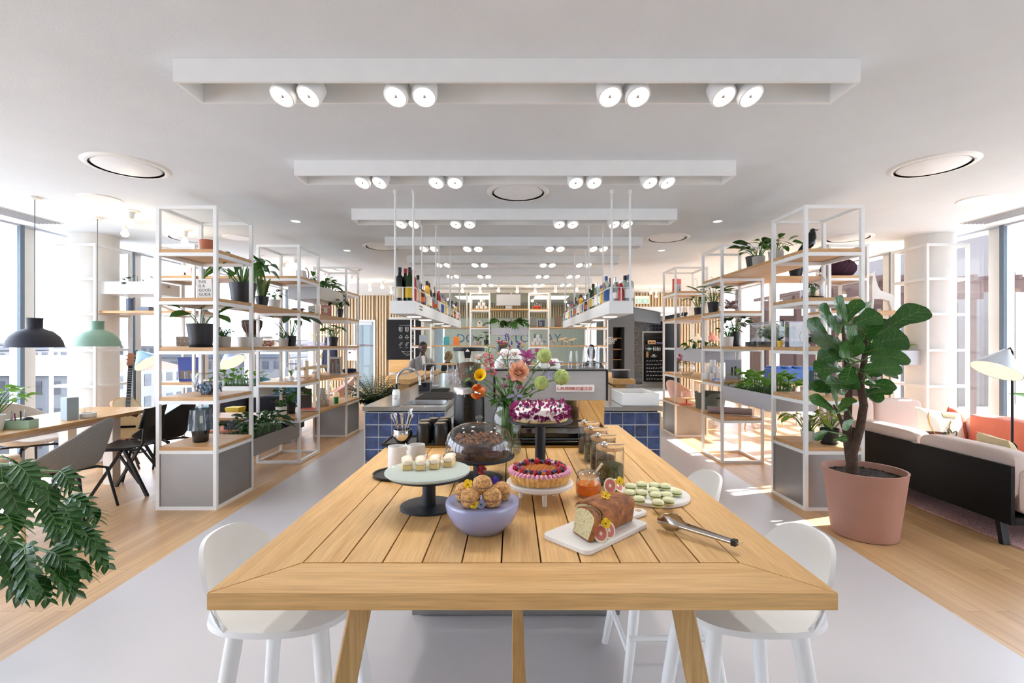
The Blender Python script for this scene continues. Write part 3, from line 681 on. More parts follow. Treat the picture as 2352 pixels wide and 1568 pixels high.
MB().lathe([(0,.034),(.06,.0335),(.095,.0318)],40).build('filling', mk('caramel filling','A85C1E',.3,n=.35,ns=30,c2='D98A32',coat=.3), tt)
lt = MB()
for k in range(-4,5):
    w = sqrt(max(.0,.062**2-(k*.014)**2))
    if w > .01: lt.tube([(-w,k*.014,.0345),(0,k*.014,.0355),(w,k*.014,.0345)],.003,6); lt.tube([(k*.014-.3*w,-w,.0345),(k*.014+.3*w*0,0,.036),(k*.014+.3*w,w,.0345)],.003,6)
lt.build('lattice', mk('baked lattice','C77B2E',.4,n=.2,ns=40,coat=.3), tt)
cm = MB()
for i in range(44):
    a = 2*pi*i/44; cm.ell((.096*cos(a),.096*sin(a),.034),(.011,.0062,.0085),10,6,(0,0,a))
cm.build('pink_cream', mk('pink piped cream','E3A3BF',.5,n=.08,ns=60,sss=.05), tt)
rd = random.Random(4)
for i in range(34):
    a = 2*pi*i/34+rv(rd,.05); r = .078+rv(rd,.007); z = .042+.004*rd.random(); c = (r*cos(a),r*sin(a),z)
    rb = MB()
    if i%3 == 0:
        rb.ell(c,(.0095,.0095,.0115),10,7)
        for k in range(16): b = rd.random()*6.28; zz = rv(rd,.009); rr = .0092*sqrt(max(.1,1-(zz/.0115)**2)); rb.ell((c[0]+rr*cos(b),c[1]+rr*sin(b),c[2]+zz),.0026,6,4)
        rb.build('raspberry', raspm, tt)
    elif i%7 == 5:
        for k in range(4): leaf(rb,(c[0],c[1],z+.004),(cos(k*1.57),sin(k*1.57),.5),.013,.012,'round',.2,.3,3)
        rb.build('violet_petals', leafmat('violet petal','3B2488','6A3FC0',.5,.3), tt)
    else: rb.ell(c,.0072,10,7).build('blueberry', bluem, tt)
# lilac block with choux buns
LX, LY = -.083, 1.348
lb = tag(MB().lathe([(0,0),(.055,0),(.062,.003),(.088,.03),(.101,.056),(.104,.076),(.102,.0815),(.094,.083),(.09,.0815),(0,.0805)],56).build('lilac_stand', lilac, None, (LX,LY,TZ)), 'half round lilac ceramic stand holding five choux buns', 'cake stand')
bun = mk('craquelin choux','B8783C',.7,n=.2,ns=110,b=1.,bs=170,c2='E6B474'); bunf = mk('coffee cream','9C7A66',.5)
b0 = None
for x, y, dzz, w in ((1081,1140,0,'front left'),(1130,1139,0,'front right'),(1152,1124,0,'rear right with a violet flower'),(1067,1126,0,'rear left with a yellow flower'),(1108,1110,.03,'topmost, resting on the others')):
    p = on(x,y,TZ+.108+dzz); p.z = TZ+.0815+dzz; lab = 'crackled golden choux bun on the lilac stand, '+w
    if b0 is None:
        b0 = thing('choux_bun', lab, 'bun', p, .3, 'choux buns on the lilac stand')
        MB().lathe([(0,0),(.018,.001),(.0255,.012),(.026,.018),(0,.019)],24).build('bun_base', bun, b0)
        MB().lathe([(0,.019),(.0245,.019),(.025,.0215),(0,.022)],24).build('filling', bunf, b0)
        q = MB(); q.lathe([(0,.0222),(.026,.0222),(.027,.027),(.023,.04),(.012,.047),(0,.0485)],26); q.build('bun_top', bun, b0)
    else: dup(b0, p, w.__len__(), lab)
yel = leafmat('yellow petal','F2C800','FFE23A',.5,.35); redpet = leafmat('dark red petal','5A0A12','8E1A22',.5,.3); vio = leafmat('violet flower petal','2E1B6E','5A3CB0',.5,.3); palev = leafmat('pale lilac petal','8C88B4','B0AED0',.5,.3)
def pansy(name, label, p, mat, size=.012, tilt=(0,0,0), loc=None):
    o = thing(name, label, 'flower', p); o.rotation_euler = tilt; q = MB()
    for k in range(5): a = k*1.257+.3; leaf(q,(.001*cos(a),.001*sin(a),.002+.0006*(k%2)),(cos(a),sin(a),.25+.2*(k%2)),size*(1.15 if k in (0,1) else .95),size*1.05,'heart' if 0 else 'fiddle',.15,.35,7,rv(random.Random(k),.3),.05)
    q.build('petals', mat, o); MB().ell((0,0,.0035),.002,8,5).build('flower_eye', mk('dark flower centre','4A3A12',.6), o); return o
pansy('pansy','dark red pansy on top of the topmost choux bun',(px(1107,1.38),1.345,TZ+.163),redpet,.014,(R(50),0,0))
pansy('pansy','yellow pansy on the rear left choux bun',(px(1076,1.345),1.335,TZ+.128),yel,.013,(R(60),R(-20),0))
pansy('pansy','violet pansy between the topmost and rear right buns',(px(1136,1.39),1.365,TZ+.13),vio,.012,(R(60),R(20),0))
pansy('pansy','yellow pansy at the front rim of the lilac stand',(px(1088,1.27),1.275,TZ+.0925),yel,.012,(R(65),0,0))
pansy('pansy','pale lilac pansy beside the yellow one on the lilac stand',(px(1104,1.27),1.277,TZ+.0925),palev,.012,(R(65),R(15),0))
# bread board + loaf
BX, BY, BA = .236, 1.325, R(43)
bd = thing('marble_board','white marble paddle board under the sliced loaf','board',(BX,BY,TZ),BA)
def rrect(x0,x1,y0,y1,r,n=5):
    P = []
    for cx_, cy_, a0 in ((x1-r,y1-r,0),(x0+r,y1-r,90),(x0+r,y0+r,180),(x1-r,y0+r,270)):
        P += [(cx_+r*cos(R(a0+90*k/n)), cy_+r*sin(R(a0+90*k/n))) for k in range(n+1)]
    return P
MB().prism(rrect(-.142,.138,-.078,.078,.018),0,.0125).build('slab', marble, bd, bevel=.002)
hn = MB(); n = 26
out_ = [(.139,-.017)]+[(.205+.024*cos(R(-100+200*k/12)),.024*sin(R(-100+200*k/12))) for k in range(13)]+[(.139,.017)]
hn.prism(out_,.0005,.012).build('handle', marble, bd, bevel=.002)
MB().lathe([(0,.0121),(.0085,.0121),(.0095,.0127),(0,.0125)],18,(.205,0,0)).build('hanging_hole', mk('hole shade','C9A577',.6), bd)
crustm = mk('browned loaf crust','7A4322',.7,n=.3,ns=30,b=.6,bs=90,c2='A4662E'); crumbm = mk('pale banana crumb','D9CBA0',.85,n=.12,ns=40,b=.4,bs=130,c2='C2B68A'); specks = mk('brown specks','8A7440',.8)
def loafsec(x, k=1., zt=.078):
    P = [(-.038,0),(.038,0),(.047,.058),(.043,.068),(.025,.075),(.006,.079),(0,.0755),(-.006,.079),(-.025,.075),(-.043,.068),(-.047,.058)]
    return [(x, y*k, .013+z*k*(zt/.078)) for y, z in P]
lf = thing('banana_loaf','browned loaf cake with a pale cut face on the marble board','cake',(BX,BY,TZ),BA)
lfm = MB().loft([loafsec(-.04),loafsec(.02,1.01,.081),loafsec(.08,1.0,.08),loafsec(.118,.985,.074)]).build('crust', crustm, lf, bevel=.004)
def cutface(x, k, nx=-1): return MB().loft([[(x,y*k,.013+max(.004,z*k)) for _,y,z in [(0,a,b-.013) for _,a,b in loafsec(0,.93)]],[(x+nx*.0012,y*k,.013+max(.004,z*k)) for _,y,z in [(0,a,b-.013) for _,a,b in loafsec(0,.93)]]])
cutface(-.0404,.99).build('crumb', crumbm, lf, smooth=0)
sl = thing('loaf_slice','cut slice leaning against the loaf, speckled crumb facing out','cake slice',(BX-.086*cos(BA)+.012*sin(BA),BY-.086*sin(BA)-.012*cos(BA),TZ-.0002),BA-R(14)); sl.rotation_euler = (0,R(16),BA-R(18))
MB().loft([loafsec(-.006),loafsec(.009)]).build('crust', crustm, sl, bevel=.003)
cutface(-.0064,.99).build('crumb', crumbm, sl, smooth=0)
q = MB(); rd = random.Random(2)
for i in range(60): q.ell((-.0078,rv(rd,.036),.022+.06*rd.random()),(.0006,.0014*rd.uniform(.5,1.6),.0009),6,4)
q.build('specks', specks, sl)
figg = mk('green fig skin','9DB04E',.45,n=.15,ns=30,c2='7F9A3A'); figp = mk('pink fig flesh','D98A80',.5,n=.25,ns=90,b=.3,bs=200,c2='C4685E'); figs = mk('pale fig rim','EFE3C4',.5)
def fig(label, p, rot):
    o = thing('fig_half', label, 'fig', p); o.rotation_euler = rot
    MB().lathe([(.0001,-.016),(.009,-.014),(.016,-.007),(.0185,0)],24,sy=1.25).build('skin', figg, o)
    MB().lathe([(.0185,0),(.0155,.0006),(0,.0006)],24,sy=1.25).build('rim', figs, o)
    MB().lathe([(.0148,.0007),(.008,.0013),(.003,.0004),(0,.0002)],20,sy=1.22).build('flesh', figp, o); return o
z1 = TZ+.094
fig('cut fig half standing on top of the loaf, facing the front',(px(1399,1.42),1.405,TZ+.105),(R(72),0,R(-12)))
fig('cut fig half on the loaf beside the standing one, under a yellow flower',(px(1420,1.42),1.425,TZ+.1),(R(40),R(20),R(20)))
fig('cut fig half on the marble board, nearest the leaning slice',(px(1380,1.235),1.235,TZ+.032),(R(62),0,R(-4)))
fig('cut fig half on the marble board, against the side of the loaf',(px(1400,1.255),1.26,TZ+.031),(R(60),R(10),R(18)))
pansy('pansy','yellow pansy on top of the loaf',(px(1389,1.34),1.33,TZ+.096),yel,.013,(R(30),0,0))
pansy('pansy','yellow pansy on the fig at the loaf top',(px(1424,1.39),1.4,TZ+.118),yel,.012,(R(60),0,0))
pansy('pansy','yellow pansy on the figs beside the loaf',(px(1390,1.24),1.236,TZ+.056),yel,.013,(R(55),0,0))
# macarons
mp_ = tag(MB().lathe([(0,0),(.112,0),(.115,.003),(.115,.012),(.112,.0145),(0,.0145)],56).build('marble_plate', marble, None, (.484,1.628,TZ)),'round white marble plate of pale green macarons','plate')
macm = mk('pale green macaron','DCDDAE',.55,n=.05,ns=50,b=.1,bs=150,c2='E8E6C0'); macf = mk('green ganache','7C8F3A',.5,n=.1)
m0 = None; rowsM = [((1448,1118),(1474,1114),(1503,1116),(1528,1118)),((1446,1133),(1473,1133),(1501,1128),(1506,1138),(1531,1138),(1553,1131)),((1468,1148),(1511,1156),(1535,1151))]
for rI, (row, rn) in enumerate(zip(rowsM, ('rear','middle','front'))):
    for cI, (x, y) in enumerate(row):
        p = on(x,y,TZ+.0255); p.z = TZ+.0148; lab = 'pale green macaron on the marble plate, %s from the left in the %s row'%(ORD[cI],rn)
        if m0 is None:
            m0 = thing('macaron', lab, 'macaron', p, 0, 'macarons on the marble plate')
            MB().lathe([(0,0),(.013,.0005),(.0185,.005),(.0188,.008),(0,.008)],24).build('lower_shell', macm, m0)
            MB().lathe([(0,.008),(.0175,.008),(.018,.0105),(.0175,.0125),(0,.0125)],24).build('filling', macf, m0)
            MB().lathe([(0,.0125),(.0188,.0125),(.0188,.016),(.0165,.02),(.009,.0232),(0,.024)],24).build('upper_shell', macm, m0)
        else: dup(m0, p, .7*cI, lab)
# tongs
tg = thing('serving_tongs','polished steel serving tongs lying on the right of the table','tongs',(.425,1.362,TZ+.002),math.atan2(1.2-1.362,.556-.425))
for sg, nm in ((-1,'near'),(1,'far')):
    def arm(u, v, sg=sg):
        x = .212*u; e = max(0,1-u/.32); w = .009+.012*sin(pi*min(1,(1-e)*.0+e)*.9)*(e > 0)
        wz = .007+.013*sin(min(pi,e*pi*.95)); wz += .0016*sin(v*40)*0
        yy = sg*(.0065+.013*(1-u)**1.1+.006*sin(e*pi)); c = (2*v-1)
        return (x+(-.004*abs(c) if u < .01 else 0), yy-sg*.006*(c*c)+0, .021+wz*c+.0015*sin(u*85)*(abs(c) > .95)*(u < .3))
    MB().grid(arm, 40, 8, .0014).build('arm', mk('tong steel','C4C0BA',.16,1.,n=.03), tg)
MB().box(.203,.216,-.008,.008,.014,.029).build('hinge', blackg, tg, bevel=.001); MB().tube([(.216,0,.022),(.226,.004,.022),(.228,.009,.026)],.001,6).build('hanging_hook', chrome, tg)
# honey
hj = thing('honey_jar','glass honey jar with lid and wooden dipper beside the tart','jar',(.263,1.645,TZ))
MB().lathe([(0,.001),(.036,.001),(.042,.005),(.0435,.014),(.0435,.04),(.04,.06),(.0355,.07),(.037,.0745)],40).build('glass_body', gdome, hj)
MB().lathe([(0,.006),(.036,.006),(.0408,.012),(.041,.042),(0,.043)],36).build('honey', honeym, hj)
MB().lathe([(.0385,.075),(.0395,.077),(.03,.085),(.012,.09),(.005,.091),(.004,.094),(.009,.099),(.009,.105),(.004,.109),(0,.1095)],32).build('lid', gdome, hj)
dp = MB().tube([(.047,-.004,.112),(.004,-.012,.06)],[.0045,.0035],10)
for k in range(6): dp.ell((.002-.0035*k*.9,-.0125-.0008*k,.058-.0045*k),(.0085-abs(k-2.5)*.001,.0085,.0016),12,5,(0,R(-40),0))
dp.build('dipper', palew, hj)
# tea jars
cork = mk('cork lid','D2A877',.85,n=.15,ns=120,b=.3,bs=200); tea = [mk('dark green tea','3B3A22',.95,n=.5,ns=140,b=1.,bs=150,c2='55572F'),mk('brown tea','4A3626',.95,n=.45,ns=140,b=1.,bs=150)]
for i, (x, y, w) in enumerate(((.366,1.79,'nearest'),(.374,1.97,'second from the front'),(.373,2.14,'third from the front'),(.369,2.3,'fourth from the front'))):
    j = thing('tea_jar','glass tea jar with cork lid and steel scoop, %s in its row'%w,'jar',(x,y,TZ),0,'tea jars in a row on the right')
    MB().lathe([(0,.001),(.049,.001),(.052,.004),(.052,.136),(.0505,.137)],44).build('glass_body', gclear, j)
    h = (.072,.06,.07,.066)[i]; rd = random.Random(i); n = 28; prf = [(0,.007),(.0475,.007),(.0485,.012),(.0485,h),(.03,h+.006),(0,h+.009)]
    MB().lathe(prf,n).build('tea_leaves', tea[i%2], j)
    MB().lathe([(0,.128),(.0495,.128),(.0505,.131),(.0505,.141),(.048,.1425),(0,.1425)],40,sx=.99,sy=.99).build('cork_lid', cork, j)
    MB().tube([(-.055,-.012,.146),(-.03,-.01,.146),(.045,.0,.1455),(.055,.001,.146)],.002,8).build('spoon_handle', chrome, j)
    MB().ell((-.028,-.032,.152),(.0135,.0135,.0115),16,10).build('scoop_bowl', chrome, j)
# crockery corner
ty = tag(MB().lathe([(0,0),(.09,0),(.096,.004),(.098,.012),(.094,.012),(.09,.005),(0,.005)],48).build('round_tray', blackm, None, (px(926,1.9)-.02,1.9,TZ)),'round black tray under the white cup and milk jug','tray')
cup = thing('white_cup','plain white porcelain cup on the black tray, left of the jug','cup',(px(912,1.86),1.86,TZ+.006))
MB().lathe([(0,0),(.032,0),(.0355,.008),(.0355,.1),(.034,.119),(.032,.119),(.033,.1),(.032,.01),(0,.008)],36).build('cup_body', ceram, cup)
jg = thing('milk_jug','small white porcelain milk jug with a spout beside the cup','jug',(px(957,1.93),1.93,TZ+.006))
MB().lathe([(0,0),(.032,0),(.0375,.008),(.036,.08),(.033,.11),(.0312,.11),(.034,.08),(.034,.012),(0,.008)],36).build('jug_body', ceram, jg)
MB().loft([[(-.026,-.016,.09),(-.026,.016,.09),(-.031,.0,.08)],[(-.046,-.004,.115),(-.046,.004,.115),(-.047,0,.112)]]).build('spout', ceram, jg)
sg = thing('sugar_pot','small white pot with an arched black handle behind the cup','pot',(px(938,2.07),2.07,TZ))
MB().lathe([(0,0),(.03,0),(.035,.006),(.034,.05),(.03,.056),(0,.058)],32).build('pot_body', ceram, sg)
MB().tube([(.03*cos(a)*1.1,0,.05+.034*sin(a)) for a in [pi*k/10 for k in range(11)]],.0028,8).build('handle', blacks, sg)
MB().tube([(.03,0,.03),(.07,-.01,.034)],.003,8).ell((.078,-.012,.036),.011,12,8).build('ladle', chrome, sg)
rtray = tag(MB().box(-.21,.205,-.11,.11,0,.006).box(-.21,.205,-.11,-.105,.006,.014).box(-.21,.205,.105,.11,.006,.014).box(-.21,-.205,-.105,.105,.006,.014).box(.2,.205,-.105,.105,.006,.014).build('cup_tray', blackm, None, (px(968,2.47)+.02,2.52,TZ+.006) , smooth=0),'rectangular black tray holding black cups and the cutlery bowl','tray')
bc = None
for x, y, w in ((974,2.44,'front left'),(1012,2.44,'front right'),(977,2.54,'middle left'),(1018,2.54,'middle right'),(997,2.6,'rear left'),(1022,2.62,'rear right')):
    p = (px(x,y),y,TZ+.0125); lab = 'upturned black ceramic tumbler on the black tray, %s'%w
    if bc is None:
        bc = thing('black_tumbler', lab, 'cup', p, 0, 'upturned black tumblers')
        MB().lathe([(.0,0),(.037,0),(.0385,.004),(.0365,.08),(.033,.1),(.028,.106),(0,.106)],32).build('tumbler_body', blacks, bc)
        MB().lathe([(0,.1062),(.027,.1062),(.0265,.1075),(0,.107)],28).build('foot_disc', mk('bronze foot','7A6A50',.4,.3), bc)
    else: bc2 = dup(bc, p, 0, lab)
cbw = thing('cutlery_bowl','round chrome bowl bristling with forks and spoons','bowl',(px(925,2.45),2.45,TZ+.0125)); cbw.scale = (1.2,)*3
MB().lathe([(0,0),(.018,0),(.03,.012),(.04,.03),(.042,.045),(.038,.06),(.036,.06),(.04,.045),(.03,.016),(0,.008)],32).build('bowl_body', chrome, cbw)
MB().lathe([(.012,-.0001),(.02,-.0001),(.02,.002),(.012,.002)],20).build('foot', chrome, cbw)
rd = random.Random(1)
for k in range(13):
    a = k*2.4; r = .022; tip = V((.05*cos(a)*rd.uniform(.5,1.1),.045*sin(a),.105+.02*rd.random())); b0_ = V((r*.3*cos(a),r*.3*sin(a),.02))
    q = MB().tube([b0_,tip],[.0016,.0022],6); d = (tip-b0_).normalized()
    if k%2: q.ell(tip+d*.008,(.005,.003,.011),8,6)
    else:
        for e in (-1,0,1): q.cyl(tip+V((e*.0025,0,0)),tip+d*.022+V((e*.0035,0,0)),.0009,n=5)
    q.build('fork' if k%2 == 0 else 'spoon', chrome, cbw)
# ================================================================== VASE AND FLOWERS
VX, VY = px(1165,2.3), 2.3
vs = thing('flower_vase','tall clear glass vase with a wide neck holding mixed flowers','vase',(VX,VY,TZ+.006))
MB().lathe([(0,.001),(.06,.001),(.066,.006),(.069,.02),(.069,.165),(.06,.19),(.052,.205),(.053,.228),(.066,.242)],44).build('glass_body', gclear, vs)
MB().lathe([(0,.01),(.064,.012),(.0665,.03),(.0665,.13),(0,.13)],36).build('water', glass('water','E8F2EC',.1,.92), vs)
def flower(name, label, x, y, Y, leaves=0, seed=0):
    p = V((px(x,Y),Y,pz(y,Y))); o = thing(name,label,'flower',p); b = V((VX,VY,TZ+.03)); rd = random.Random(seed or int(x*7+y))
    nk = V((VX+rv(rd,.03),VY+rv(rd,.03),TZ+.225)); b += V((rv(rd,.03),rv(rd,.03),0))
    P = [b-p, nk-p, (nk-p).lerp(V((0,0,0)),.5)+V((0,0,.025)), V((0,0,-.004))]
    MB().tube(P,[.0035,.0032,.003,.0025],7).build('stem', stemm, o)
    if leaves:
        q = MB()
        for k in range(leaves):
            t = .15+.7*rd.random(); c = P[1].lerp(P[3],t); leaf(q,c,(rv(rd,1),rv(rd,1),rd.uniform(-.1,.6)),rd.uniform(.04,.075),rd.uniform(.016,.035),'oval',.5,.25,5,rv(rd,.6))
        q.build('leaves', green, o)
    d = (p-nk).normalized(); return o, d, rd
def petals(o, name, mat, spec, d):
    q = MB(); z = d.to_track_quat('Z','Y')
    for n, r0, L, W, tilt, dr in spec:
        for k in range(n):
            a = 2*pi*k/n+r0*9; v = V((cos(a)*cos(tilt),sin(a)*cos(tilt),sin(tilt))); leaf(q, z@V((r0*cos(a),r0*sin(a),0)), z@v, L, W, 'round', dr, .35, 5, 0,0, z@V((0,0,1)))
    q.build(name, mat, o)
FR = V((.0,-.85,.45))
roseM = leafmat('peach rose petal','E8A98A','F6D0B0',.5,.2)
o, d, rd = flower('rose','large peach rose in the middle of the glass vase bouquet',1192,856,2.16,3)
petals(o,'petals',roseM,[(3,.002,.03,.022,1.45,-.1),(4,.006,.033,.03,1.28,-.15),(5,.009,.036,.036,1.05,-.25),(5,.012,.038,.04,.75,-.3),(6,.014,.037,.042,.4,-.1),(5,.015,.034,.038,.1,.1)],FR)
calla = leafmat('yellow calla','F0C800','FFE030',.4,.3)
o, d, rd = flower('calla_lily','yellow calla lily leaning left out of the vase',1102,864,2.15,0)
zz = V((-.1,-.9,.35)).to_track_quat('Z','Y')
def cf(u, v):
    a = 2*pi*u; r = .004+.024*v**1.7*(1+.25*cos(a)); return zz@V((r*cos(a),r*sin(a),.045*v-.02+.006*cos(a)*v))
MB().grid(cf,20,8,.0009).build('petals', calla, o); MB().tube([zz@V((0,0,-.015)),zz@V((0,0,.012))],[.004,.0025],8).build('spadix', mk('spadix','E0A020',.6), o)
org = leafmat('orange tulip','E06A18','F59A4A',.45,.25)
o, d, rd = flower('tulip','orange tulip hanging low on the left of the bouquet',1098,899,2.12,2); 
zz = V((-.35,-.8,.3)).to_track_quat('Z','Y'); q = MB()
for k in range(7):
    a0 = k*2.1; rr_ = .8+.07*k
    def tf(u, v, a0=a0, rr_=rr_): a = a0+(u-.5)*1.75*(1-.55*v*v); r = .031*rr_*sin(pi*(.1+.68*v)); return zz@V((r*cos(a),r*sin(a),-.024+.052*v-.012*(2*u-1)**2*v))
    q.grid(tf,6,7,.0008)
q.build('petals', org, o)
vib = leafmat('lime viburnum','A9BE62','CFDd92'.upper(),.5,.3)
for x, y, r, w in ((1250,817,.032,'uppermost of three'),(1243,879,.031,'lowest of three'),(1290,866,.034,'rightmost of three')):
    o, d, rd = flower('viburnum','round lime green viburnum flower head, %s'%w,x,y,2.15,2); q = MB()
    for k in range(230):
        z = 1-2*(k+.5)/230; a = k*2.39996; rr = sqrt(1-z*z); nn = V((rr*cos(a),rr*sin(a),z)); c = nn*r*(.88+.17*rd.random())
        u = nn.orthogonal().normalized(); w_ = nn.cross(u); s = .0066
        q.add([c+u*s,c+w_*s,c-u*s,c-w_*s,c+nn*.0024],[(0,1,4),(1,2,4),(2,3,4),(3,0,4)])
    q.build('florets', vib, o); MB().ell((0,0,0),r*.84,12,8).build('flower_core', mk('viburnum core','8FA556',.8), o)
snap = leafmat('pink snapdragon','D46A86','F0A8B4',.5,.3)
o, d, rd = flower('snapdragon','tall pink snapdragon spike with a green tip',1128,845,2.28,2); q = MB(); q2 = MB()
MB().tube([(0,0,-.04),(-.012,0,.1)],[.003,.002],6).build('spike_stem', stemm, o)
for k in range(30):
    t = k/29; c = V((-.012*t*1.4+rv(rd,.012)*(1-t),rv(rd,.012),-.035+.15*t)); a = k*2.4; s = (.0125 if t < .72 else .006)*(1-.4*t)
    if t < .7:
        for m in range(4): aa = a+m*1.57; leaf(q,c+V((cos(a),sin(a),0))*.012*(1-.6*t),(cos(a)+.8*cos(aa),sin(a)+.6*sin(aa),.1+.5*(m%2)),.021,.02,'round',.5,.3,4)
    else: q2.ell(c+V((cos(a),sin(a),0))*.021*(1-.7*t),(s,s*.7,s*.9),8,6)
q.build('petals', snap, o); q2.build('buds', ltgreen, o)
mag = leafmat('magenta clematis','7E1F58','B8499A',.5,.3); stat = leafmat('pink statice','B23A86','D873B0',.5,.3); wax = leafmat('pale wax flower','D9A79A','EFD2C4',.5,.3)
o, d, rd = flower('clematis','purple star shaped clematis right of the rose',1211,822,2.25,3); petals(o,'petals',mag,[(6,.004,.052,.024,.55,.1)],V((.15,-.5,.8)))
o, d, rd = flower('clematis','pale violet open clematis above the lowest viburnum',1262,862,2.2,1); petals(o,'petals',palev,[(6,.004,.035,.012,.2,.3)],V((.1,-.6,.7)))
o, d, rd = flower('clematis','pale violet drooping clematis above the petal cake',1185,908,2.14,2); petals(o,'petals',palev,[(4,.004,.04,.016,-.4,.3)],V((.2,-.7,-.1)))
def sprig(nm, label, pts, mat, s, Y=2.2, n=16, spread=.02):
    x, y = pts[0]; o, d, rd = flower(nm,label,x,y,Y,0); q = MB(); st = MB(); p0 = V((px(x,Y),Y,pz(y,Y)))
    for (a, b) in pts:
        c = V((px(a,Y),Y,pz(b,Y)))-p0
        if c.length > .01: st.tube([V((0,0,-.06)),c*.5+V((0,0,-.012)),c],.0013,5)
        for k in range(n):
            e = c+V((rv(rd,spread),rv(rd,spread),rv(rd,spread*.6)))
            q.ell(e,(s,s,s*.8),6,4)
            if k%3 == 0: st.cyl(c-V((0,0,spread)),e,.0006,n=4)
    if st.v: st.build('twigs', stemm, o)
    q.build('florets', mat, o)
sprig('statice','magenta statice sprays between the rose and the snapdragon',[(1178,836),(1183,872),(1168,866),(1160,886),(1195,888)],stat,.0042,2.2,14,.011)
sprig('statice','magenta statice sprays at the top right beside the viburnum',[(1234,804),(1268,831),(1200,830),(1215,832)],stat,.0042,2.22,18,.014)
sprig('wax_flower','loose pale pink wax flower sprays rising above the rose',[(1165,815),(1132,794),(1170,797),(1147,812),(1182,812),(1100,820),(1155,840)],wax,.0036,2.34,14,.015)
sprig('wax_flower','loose pale pink wax flower twigs on the left above the calla',[(1100,822),(1112,812),(1092,818)],wax,.0036,2.36,10,.012)
o, d, rd = flower('thistle','grey green sea thistle at the left edge of the bouquet',1082,852,2.2,0); petals(o,'bracts',blgreen,[(9,.003,.035,.008,.3,.1),(7,.003,.028,.008,.8,.0)],V((-.3,-.5,.6))); MB().ell((0,0,.006),(.007,.007,.011),8,6).build('flower_head', wax, o)
gr = thing('leaf_spray','broad green leaves spilling over the neck of the glass vase','foliage',(VX,VY,TZ+.24)); q = MB(); rd = random.Random(9); st = MB()
for x, y, L, W in ((1222,868,.085,.07),(1232,848,.06,.05),(1166,912,.07,.06),(1176,928,.075,.055),(1148,884,.05,.03),(1140,905,.06,.03),(1112,878,.07,.02),(1060,880,.08,.02),(1075,868,.06,.02),(1206,815,.06,.05),(1222,905,.06,.035),(1270,836,.05,.035),(1282,848,.05,.03),(1205,925,.06,.045),(1130,918,.07,.03),(1150,930,.06,.05),(1185,895,.06,.05),(1240,895,.055,.04),(1115,900,.05,.02),(1156,868,.05,.03)):
    Y = 2.24+rv(rd,.06); c = V((px(x,Y)-VX,Y-VY,pz(y,Y)-TZ-.24)); dd = V((c.x*3+rv(rd,.4),-.5,.35+rv(rd,.5)))
    st.tube([V((c.x*.12,0,-.16)),V((c.x*.2,0,0)),c],[.0025,.0022,.0015],5); leaf(q,c-dd.normalized()*L*.4,dd,L,W,'heart' if W > .045 else 'lance',.4,.2,7,rv(rd,.5))
for k in range(7):
    a = k*2.4; dd = V((cos(a),sin(a)*.6-.2,.5)); leaf(q,(.02*cos(a),.02*sin(a),-.02),dd,.07,.024,'lance',.5,.2,6)
st.build('stems', stemm, gr); q.build('foliage', green, gr)
# ================================================================== COFFEE STATION
CZ = .935
gr = thing('coffee_grinder','black cylindrical coffee grinder with a clear bean hopper','grinder',(px(1077,2.57),2.58,CZ))
MB().lathe([(0,0),(.083,0),(.084,.01),(.082,.25),(0,.25)],40).build('body', blacks, gr)
MB().lathe([(0,.2505),(.0825,.2505),(.083,.256),(.083,.282),(.079,.288),(0,.288)],40).build('chrome_collar', chrome, gr)
vt = MB()
for k in range(15): vt.box(-.02,.018,-.0865,-.078,.07+k*.0105,.0755+k*.0105)
vt.ell((-.002,-.081,.24),(.016,.005,.016),16,8); vt.build('vent_slots', blackg, gr)
MB().cyl((0,0,.289),(0,0,.316),.04,.045,28).build('neck', blacks, gr)
MB().lathe([(.046,.316),(.052,.32),(.078,.475),(.079,.487)],40).build('hopper', gclear, gr)
MB().lathe([(0,.318),(.048,.322),(.0655,.41),(.03,.418),(0,.42)],32).build('coffee_beans', mk('roasted coffee beans','4A3222',.45,n=.6,ns=170,b=1.,bs=170,c2='6E4B30'), gr)
MB().lathe([(.074,.478),(.083,.478),(.084,.482),(.084,.497),(0,.5)],40).build('hopper_lid', blackm, gr)
MB().prism([(-.02,-.0),(.02,0),(.014,-.04),(-.014,-.04)],-.004,.004,Matrix.Translation((0,-.084,.482))@Matrix.Rotation(pi/2,4,'X')).build('clip', blackm, gr)
MB().prism([(-.012,-.012),(.012,-.012),(0,.004)],-.001,.001,Matrix.Translation((0,-.0895,.487))@Matrix.Rotation(pi/2,4,'X')).build('emblem', paperw, gr)
mc = thing('espresso_machine','wide stainless steel espresso machine with a red lettered badge','coffee machine',(0,0,CZ))
Y0 = 2.64; x0, x1 = px(1133,Y0), px(1397,Y0); zt, zb = pz(848,Y0)-CZ, pz(919,Y0)-CZ
MB().box(x0+.012,x1-.012,Y0,Y0+.012,zb,zt-.008).build('back_panel', steel, mc, bevel=.002)
MB().box(x0,x1,Y0-.004,Y0+.42,zt-.008,zt).box(x0,x0+.012,Y0-.004,Y0+.42,zb,zt-.008).box(x1-.012,x1,Y0-.004,Y0+.42,zb-.002,zt-.008).build('frame', blackm, mc, bevel=.003)
MB().box(x0+.013,x1-.013,Y0+.013,Y0+.4,zb+.004,zt-.009).build('boiler_housing', zinc, mc, smooth=0)
MB().prism([(Y0+.002,zb+.003),(Y0+.012,zb+.003),(Y0+.024,.05),(Y0+.014,.05)],x0+.1,x1-.02,Matrix(((0,0,1,0),(1,0,0,0),(0,1,0,0),(0,0,0,1)))).build('mirror_panel', mk('mirror steel','CFC9C0',.04,1.,n=.01), mc, smooth=0)
